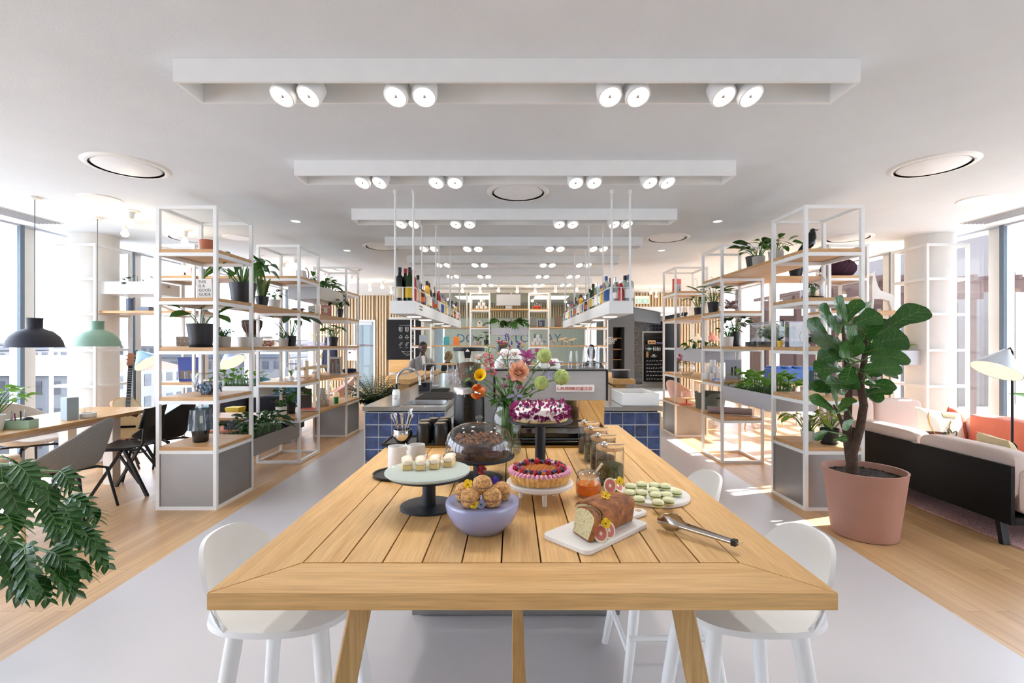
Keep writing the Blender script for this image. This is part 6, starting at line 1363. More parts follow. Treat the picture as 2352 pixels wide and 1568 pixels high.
# floor lamps
def floor_lamp(label, x, y, cz, rz, m, rr=.17, tilt=40):
    o = thing('floor_lamp',label,'floor lamp',(x,y,0),rz); MB().lathe([(0,0),(.13,0),(.13,.015),(0,.02)],32).build('base', blackm, o); MB().cyl((0,0,.02),(0,0,cz+.12),.009,n=10).build('pole', blackm, o)
    MB().tube([(0,0,cz+.12),(.02,0,cz+.15),(.05,0,cz+.13)],.006,8).build('bracket', blackm, o)
    q = MB().lathe([(.02,.0),(.022,.0),(rr,-.2),(rr-.004,-.2),(.018,-.004)],36); so = q.build('lamp_shade', m, o, (.05,0,cz+.13),(0,R(-tilt),0))
    MB().lathe([(.017,-.01),(rr-.006,-.199),(rr-.008,-.199)],32).build('inner_shade', warmsh, so); MB().ell((0,0,-.12),.03,10,8).build('bulb', bulb, so); return o
floor_lamp('floor lamp with a tilted light blue cone shade behind the guitar',px(303,6.4),6.45,1.22,R(0),mk('light blue enamel','5F9CC0',.4))
floor_lamp('floor lamp with a pale silver cone shade at the right window',px(2325,4.0),4.0,1.27,R(185),mk('pale silver enamel','B9C2CC',.3,.4),.17,30)
floor_lamp('floor lamp with a dark blue cone shade seen between the left units',px(515,7.6),7.6,1.19,R(-20),mk('dark blue enamel','2F4578',.4),.2,38)
# sofas at left back
teal = mk('dark teal velvet','14454A',.85,n=.1,ns=40,sheen=.3); navyf = mk('midnight blue wool','12141F',.9,n=.1,ns=90)
def sofa(label, x0, x1, y0, y1, zs, zb, mat, legm, back='y1', n=2, name='sofa'):
    o = thing(name,label,'sofa',(0,0,0)); w = .2
    MB().box(x0,x1,y0,y1,.16,.3).build('frame', legm, o, bevel=.004)
    for i in range(n):
        if back in ('y1','y0'):
            a = x0+(x1-x0)*i/n; b = x0+(x1-x0)*(i+1)/n; MB().pill(((a+b)/2,(y0+y1)/2,(.3+zs)/2+.001),(b-a-.01,y1-y0-.02,zs-.3),.25).build('seat_cushion', mat, o)
            yc = y1-w/2 if back == 'y1' else y0+w/2; MB().pill(((a+b)/2,yc,(zs+zb)/2),(b-a-.012,w,zb-zs),.3).build('back_cushion', mat, o)
        else:
            a = y0+(y1-y0)*i/n; b = y0+(y1-y0)*(i+1)/n; MB().pill(((x0+x1)/2,(a+b)/2,(.3+zs)/2+.001),(x1-x0-.02,b-a-.01,zs-.3),.25).build('seat_cushion', mat, o)
            xc = x0+w/2 if back == 'x0' else x1-w/2; MB().pill((xc,(a+b)/2,(zs+zb)/2),(w,b-a-.012,zb-zs),.3).build('back_cushion', mat, o)
    for x in (x0+.08,x1-.08):
        for y in (y0+.08,y1-.08): MB().cyl((x,y,0),(x,y,.16),.02,.022,10).build('leg', legm, o)
    return o
sofa('long dark teal sofa behind the left units along the windows',-5.3,-3.6,7.75,8.4,.44,.78,teal,blackm,'y1',2)
sofa('midnight blue sofa seen low between the two left units',-4.4,-3.25,6.9,7.5,.42,.7,navyf,blackm,'y0',2)
gc = shell_chair('dark teal shell chair behind the white planter of bright leaves',px(588,8.9),8.9,R(-80),teal,blackm)
for x, y, rz, m, w in ((-3.45,9.6,R(-160),mk('blush plastic','DDB3A6',.6),'pale pink shell chair beside the large fern near the glass door'),(3.06,8.5,R(20),MT['blush plastic'],'pale pink shell chair at the far right table, left one'),(px(1755,8.3),8.3,R(140),mk('clay plastic','C9957E',.6),'clay brown shell chair with wooden legs behind the right planter')): shell_chair(w,x,y,rz,m,palew,woodleg=True)
for x0, x1, y0, y1, w in ((3.56,5.2,8.5,9.5,'right'),(-5.0,-3.4,9.9,10.8,'left')):
    o = thing('work_table','pale oak table far behind the %s units'%w,'table',(0,0,0)); MB().box(x0,x1,y0,y1,.7,.735).build('top', shelfw, o, bevel=.003)
    for x in (x0+.08,x1-.08):
        for y in (y0+.08,y1-.08): MB().box(x-.025,x+.025,y-.025,y+.025,0,.7).build('leg', offw, o, smooth=0)
potted('large_fern','big dark fern in a blue grey pot beside the far left unit',(-2.47,8.6,0),(.15,.19,.42,potbl),('fern',90,.56,.6,.14,.045,82),mat=dkgreen)
ct = thing('coat_stand','wooden crossed coat rack against the back slats','coat stand',(-5.05,12.6,0)); 
for a in (-1,1): MB().bar((a*.45,0,0),(-a*.25,0,1.75),.04).build('leg', palew, ct)
MB().bar((-.4,0,1.7),(.5,0,1.7),.035).build('rail', palew, ct)
co = thing('hanging_coat','long navy coat hanging on the wooden rack','coat',(-4.75,12.55,.72)); MB().pill((0,0,.46),(.34,.16,.96),.5).build('cloth', mk('navy cloth','23263A',.9), co); MB().pill((-.16,0,.45),(.1,.13,.7),.6,rot=(0,R(6),0)).build('sleeve', MT['navy cloth'], co); MB().tube([(0,0,.92),(0,0,1.0),(.03,0,1.02)],.006,6).build('hanger', chrome, co)
po = thing('wall_poster','white notice with a pink note beside the glass door','poster',(px(807,13.1),13.17,1.0)); MB().box(-.13,.13,0,.02,0,.42).build('sheet', paperw, po, smooth=0); MB().box(.03,.1,-.003,-.0005,.28,.37).build('pink_note', mk('neon pink note','E85AA8',.6), po, smooth=0); MB().box(-.1,-.04,-.003,-.0005,.2,.23).build('printed_mark', ink, po, smooth=0)
# foreground plant
fp = thing('split_leaf_plant','lush deeply cut leafed plant in the left foreground, reaching in from the edge','plant',(-2.85,2.15,0)); pot(fp,.2,.25,.42,potwh)
q = MB(); st = MB(); rd = random.Random(11); vn_ = MB()
TG = [(60,1075,1.9),(150,1085,2.0),(110,1128,1.95),(175,1138,2.15),(40,1060,2.1),(120,1175,1.9),(160,1180,2.0),(200,1160,2.2),(30,1130,1.85),(20,1180,1.75),(195,1215,2.0),(215,1240,2.05),(30,1255,1.75),(60,1280,1.7),(130,1265,1.85),(170,1275,1.95),(120,1300,1.8),(85,1325,1.75),(150,1305,1.9),(20,1300,1.7),(45,1100,2.2),(5,1090,1.95),(140,1225,2.1)]
for x, y, Y in TG:
    tip = V((px(x,Y)+2.85,Y-2.15,pz(y,Y))); d = V((tip.x*(.6+.6*rd.random()),tip.y*.8-.1+rv(rd,.2),0)).normalized()+V((rv(rd,.35),-.15,-.12+rv(rd,.4))); L = rd.uniform(.13,.185); b = tip-d.normalized()*L*.45
    st.tube([V((rv(rd,.04),rv(rd,.04),.38)),V((b.x*.5,b.y*.5+rv(rd,.05),.4+(b.z-.38)*.75+.1+rv(rd,.06))),b],[.0055,.0045,.0035],6); lobed(q,b,d,L,rd.uniform(.13,.175),6,.5,.17,50,rv(rd,.7),.5,vn_)
for k in range(6):
    a = pi/2+k*.55; d = V((cos(a),sin(a),.1)); b = V((.2*cos(a),.2*sin(a),.5+.3*rd.random())); st.tube([V((0,0,.38)),b],.005,6); lobed(q,b,d,.2,.18,7,.5,.17,54,0,.44)
st.build('stems', stemm, fp); vn_.build('leaf_veins', mk('pale leaf vein','6F9650',.5), fp); q.build('foliage', leafmat('split leaf green','1C3E1E','3C6A32',.3,.15), fp)
# ================================================================== RIGHT SIDE
ft = thing('fig_tree','fiddle leaf fig tree with two trunks in a large pink clay pot','plant',(2.69,3.66,0))
MB().lathe([(0,0),(.2,0),(.212,.006),(.272,.49),(.276,.5),(.26,.5),(.252,.45),(0,.44)],56).build('pot', terra, ft)
MB().lathe([(0,.47),(.15,.465),(.25,.452)],30).build('soil', soil, ft)
sd = MB(); rd = random.Random(3)
for k in range(420): a = rd.random()*6.28; r = .238*sqrt(rd.random()); s_ = rd.uniform(.004,.012); sd.ell((r*cos(a),r*sin(a),.464-.012*(r/.24)+.006*rd.random()),(s_,s_*.8,s_*.7),5,4,(rd.random(),0,rd.random()*3))
sd.build('soil_clods', soil, ft)
def fpt(x, y, Y): return V((px(x,Y)-2.69,Y-3.66,pz(y,Y)))
T1 = [fpt(1958,1085,3.62),fpt(1957,1040,3.62),fpt(1975,985,3.62),fpt(1984,930,3.6),fpt(1976,880,3.62),fpt(1985,830,3.66),fpt(1990,780,3.66),fpt(1985,730,3.64)]
T2 = [fpt(1955,1060,3.64),fpt(1945,1000,3.66),fpt(1948,940,3.66),fpt(1950,890,3.66),fpt(1945,840,3.64),fpt(1940,790,3.64),fpt(1935,745,3.62)]
MB().tube(T1,[.042,.036,.03,.028,.025,.021,.016,.008],12).tube(T2,[.036,.03,.026,.023,.02,.016,.008],12).tube([T2[1],fpt(1930,960,3.6),fpt(1915,930,3.56)],[.02,.014,.008],8).build('trunk', bark, ft)
FL = [ # base px, tip px, depth, width
(1925,770,1872,690,3.5,.17),(1945,740,1912,674,3.55,.16),(1935,745,1985,676,3.6,.11),(1960,745,2030,720,3.5,.15),(1990,735,1985,690,3.7,.16),(2030,760,2142,700,3.55,.19),(2005,790,2090,775,3.45,.19),(1975,800,2010,720,3.6,.17),(1905,790,1848,725,3.45,.13),(1950,800,1860,780,3.4,.17),(1930,800,1990,790,3.35,.17),(1965,830,1900,810,3.35,.14),(2000,820,2092,828,3.4,.12),(1985,850,2075,845,3.35,.17),(1930,850,1868,850,3.4,.15),(1950,830,1925,790,3.3,.15),(1990,860,1997,875,3.3,.09),(1960,890,1895,880,3.35,.13),(1940,905,1855,885,3.4,.1),(1935,890,1975,870,3.4,.16),(1985,880,2060,890,3.5,.1),(1920,950,1852,905,3.35,.09),(1925,940,1905,885,3.35,.15),(1925,945,1960,905,3.4,.12),(1990,870,2000,840,3.65,.14),(1995,905,2055,897,3.55,.06),(1965,770,1900,740,3.75,.18),(1985,770,2055,790,3.8,.17),(1955,820,1990,770,3.8,.18),(2000,830,2075,800,3.75,.14),(1930,830,1890,770,3.8,.16),(1945,870,1910,840,3.7,.14),(1960,965,1935,985,3.45,.06),(1915,1010,1940,1012,3.3,.05),(1900,990,1870,1010,3.35,.06),(1970,860,2030,850,3.75,.14),(1955,840,1945,880,3.35,.12),(1915,760,1880,700,3.7,.15),(1950,760,1925,690,3.75,.15),(2010,770,2060,735,3.75,.15),(1930,815,1878,830,3.6,.15),(2005,850,2060,870,3.4,.15),(1965,800,1945,745,3.35,.15),(1985,810,2035,800,3.3,.16),(1925,870,1880,868,3.6,.14),(1975,900,2030,915,3.6,.13)]
q = MB(); pt_ = MB(); fv_ = MB()
for i, (bx_, by_, tx, ty, Y, W) in enumerate(FL):
    b = fpt(bx_,by_,Y+.08); t_ = fpt(tx,ty,Y-.02); d = t_-b; L = max(d.length,.14); up = V((0.15*((i%3)-1),-.75,.5))
    leaf(q,b,d+V((0,0,.18*L)),L,W*1.02,'fiddle',.18,.2,12,((i*37)%11-5)*.07,.035,up,(fv_,.0024,2))
    near = min(T1+T2,key=lambda p: (p-b).length); pt_.tube([near,b],[.006,.004],6)
fv_.build('leaf_veins', mk('fig leaf vein','7A9A50',.5), ft); pt_.build('stems', stemm, ft); q.build('foliage', figleaf, ft, smooth=60)
# sofa seen from behind
sf = thing('sofa','blush linen sofa with a black stained wooden back, seen from behind','sofa',(0,0,0)); X, y0, y1 = 3.52, 3.38, 5.05
MB().box(X,X+.03,y0,y1,.17,.585).box(X+.03,X+.8,y0,y0+.03,.17,.22).build('back_panel', dkwood, sf, bevel=.002)
MB().box(X+.03,X+.85,y0+.03,y1,.17,.22).build('base', dkwood, sf, bevel=.002)
for i in range(2):
    a = y0+.02+(y1-y0-.02)*i/2; b = y0+(y1-y0)*(i+1)/2; MB().pill((X+.125,(a+b)/2,.5),(.18,b-a-.004,.36),.3).build('back_cushion', pinkup, sf); MB().pill((X+.52,(a+b)/2,.33),(.62,b-a-.006,.2),.25).build('seat_cushion', pinkup, sf)
MB().pill((X+.48,y0+.075,.4),(.8,.14,.34),.25).build('arm_cushion', pinkup, sf)
for y in (y0+.12,y1-.15):
    for x in (X+.05,X+.75): MB().bar((x,y,.17),(x-.0,y-.03,0),.035,.05).build('leg', blackm, sf)
s2 = sofa('blush linen sofa facing the room in front of the right column','3' and 3.62,4.72,5.08,5.68,.43,.82,pinkup,blackm,'y1',2)
ac = thing('armchair','blush armchair under the coral throw beside the right windows','armchair',(4.6,4.42,0)); MB().pill((0,0,.52),(.2,.75,.46),.3).build('armrest', pinkup, ac); MB().pill((.42,0,.36),(.6,.72,.22),.3).build('seat_cushion', pinkup, ac); MB().box(-.08,.75,-.36,.36,.16,.25).build('frame', blackm, ac, bevel=.003)
for x in (-.02,.68):
    for y in (-.3,.3): MB().cyl((x,y,0),(x,y,.16),.018,n=8).build('leg', blackm, ac)
th = thing('throw_blanket','coral fringed throw draped over the armchair','blanket',(4.6,4.42,0))
def thr(u, v):
    s = (u-.5)*2; a = s*1.45; pw = lambda q_: math.copysign(abs(q_)**.45,q_); return (.118*pw(sin(a))+.004*sin(v*17)*abs(s), -.395+.66*v+.01*sin(v*14+u*5), .655+.112*max(0,cos(a))**.45-(max(0,abs(s)-.6)*.6)+.004*sin(v*20))
MB().grid(thr,24,20,.007).build('cloth', coral, th); q = MB(); rd = random.Random(2)
for k in range(60):
    for s in (0,1): p = V(thr(s,k/59)); q.tube([p,p+V((rv(rd,.012)-.01*(1-2*s),rv(rd,.01),-.025)),p+V((rv(rd,.02),rv(rd,.012),-.055))],.0022,4)
for k in range(40): p = V(thr(k/39,0)); q.tube([p,p+V((rv(rd,.012),-.02,-.012)),p+V((rv(rd,.02),-.04,-.03))],.0022,4)
q.build('fringe', coral, th)
def pillow(label, p, rot, w, h, mat, deco=None):
    o = thing('throw_pillow',label,'pillow',p); o.rotation_euler = rot
    def f(u, v, s):
        x, z = 2*u-1, 2*v-1; e = (1-x**4)*(1-z**4); return ((x*w/2)*(1-.07*(1-z*z)), s*.07*e**.6, (z*h/2)*(1-.07*(1-x*x)))
    MB().grid(lambda u, v: f(u,v,-1),18,18).grid(lambda u, v: f(1-u,v,1),18,18).build('cover', mat, o, smooth=60)
    if deco: deco(o, lambda x, z: V((x*w/2*(1-.07*(1-z*z)), -.0035-.07*((1-x**4)*(1-z**4))**.6, z*h/2*(1-.07*(1-x*x)))))
    return o
def dec(o, f):
    yl, gn, bn = mk('mustard yarn','C99A2E',.9), mk('dark green yarn','33453A',.9), mk('brown applique','5A342C',.9)
    MB().tube([f(-.75+.05*k/10*0+a,b) for a, b in [(.1,.75),(-.02,.5),(-.03,.1),(.1,-.35),(.5,-.42),(.75,-.3),(.85,.2),(.95,.42)]],.004,6).build('yellow_line', yl, o)
    MB().tube([f(.1+.4*cos(t)*(.8+.25*cos(7*t)),-.45+.42*sin(t)*(.8+.25*cos(7*t))) for t in [k*.1 for k in range(5,50)]],.004,6).build('green_scribble', gn, o)
    MB().grid(lambda u, v: f(-.95+.8*u,-.85+.6*v)+V((0,-.001,0)),8,8,.002).build('brown_patch', bn, o); MB().grid(lambda u, v: f(-.1+.6*u,.6+.25*v)+V((0,-.001,0)),8,6,.002).build('olive_patch', mk('olive applique','8A7A52',.9), o)
pillow('white pillow with stitched yellow, brown and green shapes on the right sofa',(px(2155,4.75),4.72,.61),(R(-18),R(8),R(6)),.5,.4,mk('ivory canvas','F0EBDD',.9,n=.03,ns=90),dec)
pillow('coral quilted pillow behind the patterned white one',(px(2215,4.82),4.86,.6),(R(-15),R(14),R(30)),.4,.38,mk('coral quilt','D46A52',.9,n=.1,ns=30,b=.5,bs=22))
def dots(o, f):
    q = MB()
    for i in range(5):
        for j in range(4): p = f(-.75+.36*i+.15*(j%2),-.7+.42*j); q.ell(p,(.022,.005,.026),8,6)
    q.build('dots', mk('dark green felt','3A4A38',.9), o)
pillow('beige pillow with dark green dots on the sofa at the right edge',(X+.36,3.8,.56),(R(-20),0,R(70)),.42,.34,mk('sand canvas','CDBB94',.9),dots)
rg_ = tag(MB().box(3.6,5.3,2.6,5.0,.0005,.011).build('woven_rug', mk('pink woven rug','C58E8C',.95,n=.35,ns=60,b=.6,bs=90,c2='E0B4AE',st=(1,3,1)), None, smooth=0),'pink woven rug under the right sofa','rug')
pw = thing('potted_plant','leafy plant in a white pot at the right edge beside the lamp','plant',(4.78,3.72,0)); pot(pw,.14,.18,.4,potwh); foliage('heart',16,.8,.75,.3,.16,91,pw,ltgreen); [setattr(c,'location',V((0,0,.36))) for c in pw.children if c.name.split('.')[0] in ('foliage','stems')]
# ================================================================== BACK RACK
rk = thing('back_rack','wide white frame rack with oak boards in front of the glass wall','shelving unit',(0,0,0)); q = MB(); y0, y1, w = 11.3, 11.75, .03
XS = [(-2.40,-1.90,2.2),(-1.0,-.52,TOP),(.39,.88,TOP),(1.77,2.27,2.2)]
for a, b, h in XS:
    for x in (a,b-w):
        for y in (y0,y1-w): q.box(x,x+w,y,y+w,0,h)
    for z in LV[1:5]+([LV[5]] if h > 2.3 else [])+[h]:
        for y in (y0+.0005,y1-w+.0005): q.box(a+w,b-w,y,y+w-.001,z-w,z)
        for x in (a,b-w): q.box(x+.0005,x+w-.0005,y0+w,y1-w,z-w,z)
q.build('frame', white, rk, smooth=0)
def rb(a, b, k): MB().box(a,b,y0+.004,y1-.004,LV[k]+.0004,LV[k]+BT).build('shelf', shelfw, rk, smooth=0)
for a, b, h in XS:
    for k in (2,3,4)+((5,) if h > 2.3 else ()): rb(a+.004,b-.004,k)
for a, b, ks in ((-1.9,-1.0,(2,3,4)),(-.52,.39,(2,5)),(.88,1.77,(2,3,4))):
    for k in ks: rb(a+.004,b-.004,k)
YB = 11.5; bx_ = lambda x: px(x,YB)
pyramid(bx_(1106),YB,LV[5]+BT+.0005,(1,0,0),'mugs on the back rack top shelf','on the top of the back rack',ceram,3,.1)
pyramid(bx_(1234),YB,LV[3]+BT+.0005,(1,0,0),'mugs on the back rack lower shelf','under the wire letters of the back rack',ceram,3,.1)
for x, k, w, h, m, lab, bdy in ((1224,4,.17,.25,mk('silver grey book','8A8C8A',.4),'silver grey book on the right tower of the back rack','ZOKU'.lower()),(1243,4,.16,.16,mk('slate blue book','4A5570',.6),'slate blue book beside the silver grey one on the back rack','2\nCO\nOK'),(1281,4,.16,.26,pic1,'photo book of a skyline on the back rack',None),(1087-61+0,3,.14,.2,mk('aqua gradient cover','3E9CC0',.5,c2='58B8A0',n=.1,ns=3),'aqua blue book on the back rack',None),(1049,3,.14,.2,mk('orange gradient cover','EE6A40',.5,c2='F4A840',n=.1,ns=3),'orange book beside the aqua one on the back rack',None),(973,3,.18,.24,pic3,'patterned white poster book behind the seated man',None)):
    if bdy and bdy.startswith('z'): bdy = None
    book(lab,bx_(x),YB-.06,LV[k]+BT+.001,w,h,.025,m,0,R(-4),bdy,inkw,.05)
bh = thing('bird_house','small white wooden bird house on the back rack','ornament',(bx_(1102),YB,LV[4]+BT+.001)); MB().prism([(-.06,0),(.06,0),(.06,.1),(0,.17),(-.06,.1)],-.06,.06,Matrix.Rotation(pi/2,4,'X')).build('house_body', palew if False else potwh, bh, smooth=0); MB().lathe([(0,-.001),(.016,-.001),(.016,.002),(0,.002)],14).xf(Matrix.Translation((0,-.061,.1))@Matrix.Rotation(pi/2,4,'X')).build('entry_hole', blackg, bh)
potted('potted_plant','short grey pot plant on the left tower of the back rack',(bx_(1097),YB,LV[3]+BT+.001),(.08,.095,.1,potgr),('oval',20,.14,.18,.09,.04,101),mat=dkgreen)
potted('potted_plant','round leaved black pot plant on the left tower of the back rack',(bx_(1118),YB,LV[3]+BT+.001),(.055,.07,.13,potdk),('pilea',12,.22,.2,.1,.1,102),mat=dkgreen)
planter('pale planter of split leaves in the middle of the back rack',-.5,.36,y0+.02,y1-.02,1.66,1.83,lgrey,'monstera',12,.26,.3,.28,103,green)
gb2 = thing('glass_bowl','glass bowl of red sweets on the right tower of the back rack','bowl',(bx_(1233),YB,LV[5]+BT+.001)); MB().lathe(bwl(.115),28).build('glass_body', gclear, gb2); MB().lathe([(0,.004),(.06,.005),(.1,.06),(.095,.08),(0,.085)],20).build('sweets', mk('red sweets','D8453E',.4,n=.4,ns=50,b=.8,bs=60), gb2)
for i, (x, s) in enumerate(((1273,.8),(1290,1.15),(1299,.7),(1313,1.0))):
    b = thing('shorebird_figure','small wooden shorebird on wire legs, %s from the left on the back rack'%ORD[i],'figurine',(bx_(x),YB-.05,LV[3]+BT+.001)); b.scale = (s,)*3; f = 1 if i%2 else -1
    MB().tube([(-.09*f,0,.11),(-.03*f,0,.125),(.04*f,0,.135),(.07*f,0,.16),(.1*f,0,.155),(.15*f,0,.14)],[.004,.024,.026,.016,.01,.002],10).build('body', palew, b)
    for e in (-.015,.015): MB().cyl((0,e,.12),(e,e*.5,0),.003,n=5).build('leg', blackm, b)
cpu = thing('desktop_computer','silver all in one computer seen from behind at the top of the back rack','computer',(bx_(1168),YB,LV[5]+BT+.001)); MB().box(-.29,.29,-.02,.01,.09,.36).build('screen', lgrey, cpu, bevel=.006); MB().box(-.09,.09,-.08,.08,0,.008).box(-.07,.07,.0,.01,.008,.1).build('stand', lgrey, cpu, smooth=0)
# notice board alcove and bench, exit sign, cafe shelves
nb = thing('notice_board','black wall board with rows of white line icons','board',(0,13.28,0)); a, b, z0, z1 = px(890,13.28), px(968,13.28), pz(826,13.28), pz(734,13.28); MB().box(a,b,-.03,-.001,z0,z1).build('panel', mk('black board','0D0E10',.85), nb, smooth=0)
ic = MB()
def ln(P): 
    for (x, y), (x2, y2) in zip(P,P[1:]): ic.bar((px(x,13.25),-.032,pz(y,13.25)),(px(x2,13.25),-.032,pz(y2,13.25)),.009,.004)
for cx_ in (920.5,934.5,948.5):
    ln([(cx_-3.5,751),(cx_+3.5,751),(cx_+3.5,759),(cx_-3.5,759),(cx_-3.5,751)]); ln([(cx_,751),(cx_,759)]); ln([(cx_-3.5,755),(cx_+3.5,755)]); ln([(cx_-3,761.5),(cx_+3,761.5)])
    ln([(cx_-4,775),(cx_,769),(cx_+4,775),(cx_-4,775)]); ln([(cx_-3,778),(cx_+3,778)]); ln([(cx_-4,793),(cx_,787),(cx_+4,786),(cx_,792),(cx_-2,795)]); ln([(cx_-3,798),(cx_+3,798)])
ln([(923,806),(930,813),(942,813),(949,805),(936,808),(923,806)]); ln([(917,746.5),(955,746.5)]); ln([(933,816),(939,816)]); ic.build('icons', inkw, nb, smooth=0)
be = thing('wall_bench','pale oak block bench seat and back under the black board','bench',(0,0,0)); a, b = px(890,12.9), -2.3; MB().box(a,b,13.1,13.24,.68,1.02).build('backrest', oakX, be, bevel=.004); MB().box(a,b,12.75,13.24,.3,.6).build('seat', oakX, be, bevel=.004); MB().box(a+.02,b,12.8,13.2,0,.299).build('plinth', blackm, be, smooth=0)
ex = thing('exit_sign','green and white emergency exit sign hung below the slats','sign',(px(1475,12.4),12.4,pz(697,12.4))); MB().box(-.19,.19,0,.05,0,.2).build('housing', paperw, ex, bevel=.004); MB().box(-.17,.17,-.003,-.0005,.02,.12).build('green_panel', mk('sign green','8FC2AE',.5,em=.3), ex, smooth=0)
MB().prism([(.04,.09),(.12,.09),(.12,.075),(.14,.075),(.08,.035),(.02,.075),(.04,.075)],.0032,.006,Matrix.Rotation(pi/2,4,'X')).box(-.12,-.07,-.006,-.0032,.035,.105).cyl((-.04,-.005,.1),(-.04,-.0032,.1),.012,n=10).box(-.055,-.025,-.006,-.0032,.04,.085).build('pictogram', inkw, ex, smooth=0); MB().cyl((0,.02,.2),(0,.02,CEIL-pz(697,12.4)),.006,n=6).build('rod', white, ex)
text('lettering','MEET\nLOFT ROOMS\nRETREATS\nENJOY >',.055,inkw,bpy.data.objects['wall_dark'],(px(1402,12.6),12.595,pz(777,12.6)),(pi/2,0,0),.001,'CENTER',1,.9)
cs = thing('niche_shelves','black niche with lit wooden shelves in the dark wall','shelves',(0,0,0)); MB().box(2.67,2.95,13.25,13.29,0,1.9).build('niche_back', blacks, cs, smooth=0)
for z in (.35,.7,1.02,1.3,1.6): MB().box(2.67,2.95,12.9,13.25,z,z+.02).build('shelf', oakX, cs, smooth=0)
def fpanel(name, label, x0, x1, z0, z1, Y, mat): o = thing(name,label,'shelves',(0,0,0)); MB().box(x0,x1,Y,Y+.02,z0,z1).build('niche_back', mat, o, smooth=0); return o
bn = fpanel('menu_niche','black cafe niche with shelves above a chalk menu','4' and 4.56,5.2,.15,1.84,16.57,blacks)
for z in (.98,1.2,1.43,1.66): MB().box(4.57,5.19,16.33,16.569,z,z+.02).build('shelf', blackm, bn, smooth=0)
MB().box(4.57,5.19,16.4,16.56,.18,.96).build('menu_panel', mk('chalk board','0C0D0F',.85), bn, smooth=0)
ch = MB(); rd = random.Random(4)
for j in range(6):
    x = 4.6
    while x < 5.12:
        L = rd.uniform(.03,.1); P = [(x+L*k/6,16.397,.88-.125*j+rv(rd,.016)) for k in range(7)]; ch.tube(P,.006,4); x += L+.035
ch.build('chalk_lettering', inkw, bn, smooth=0)
def small(nm, lab, cat, x, z, fn): o = thing(nm,lab,cat,(x,16.42,z+.0205)); fn(o); return o
small('toy_box','yellow box with two red and black cars on the top cafe shelf','box',4.78,1.43+.0,lambda o: (MB().box(-.13,.13,-.04,.04,0,.13).build('body', mk('cream box','D8C890',.6),o,smooth=0), MB().pill((-.06,-.045,.06),(.1,.02,.05),.6).pill((.06,-.045,.06),(.1,.02,.05),.6).build('car_print', redp,o)))
small('slippers','violet folded slippers at the top of the cafe shelves','slippers',5.05,1.43,lambda o: MB().pill((-.05,0,.035),(.12,.08,.07),.6).pill((.06,0,.03),(.12,.08,.06),.6).build('cloth', mk('violet cloth','8C8AC0',.8),o))
small('teapot','pale blue enamel teapot with a pink handle on the cafe shelf','teapot',4.7,1.2,lambda o: (MB().ell((0,0,.06),(.085,.07,.06),16,10).build('pot_body', mk('blue enamel','9CC4C8',.4),o), MB().tube([(-.07,0,.03),(-.12,0,.05),(-.12,0,.1),(-.07,0,.1)],.009,8).build('handle', mk('pink enamel','D88A80',.5),o), MB().tube([(.07,0,.06),(.12,0,.1)],[.015,.009],8).build('spout', MT['blue enamel'],o)))
for i in range(4): small('shaker_bottle','small pale shaker on the middle cafe shelf, %s from the left'%ORD[i],'bottle',4.86+.07*i,1.2,lambda o: MB().lathe([(0,0),(.027,0),(.03,.09),(.012,.12),(.012,.15),(0,.152)],12).build('bottle_body', (potwh,lgrey,ceram,potgr)[i],o))
small('serving_bowl','shallow grey bowl with a white box on the lowest cafe shelf','bowl',4.85,.98,lambda o: (MB().lathe([(0,0),(.08,0),(.14,.06),(.13,.06),(.07,.01),(0,.01)],20).build('bowl_body', lgrey,o), MB().box(-.04,.04,-.04,.04,.012,.1).build('box', paperw,o,smooth=0)))
small('tan_tin','tall tan tin at the left of the lowest cafe shelf','tin',4.63,.98,lambda o: MB().box(-.04,.04,-.04,.04,0,.2).build('tin_body', mk('tan card','B98A5E',.6),o,smooth=0))
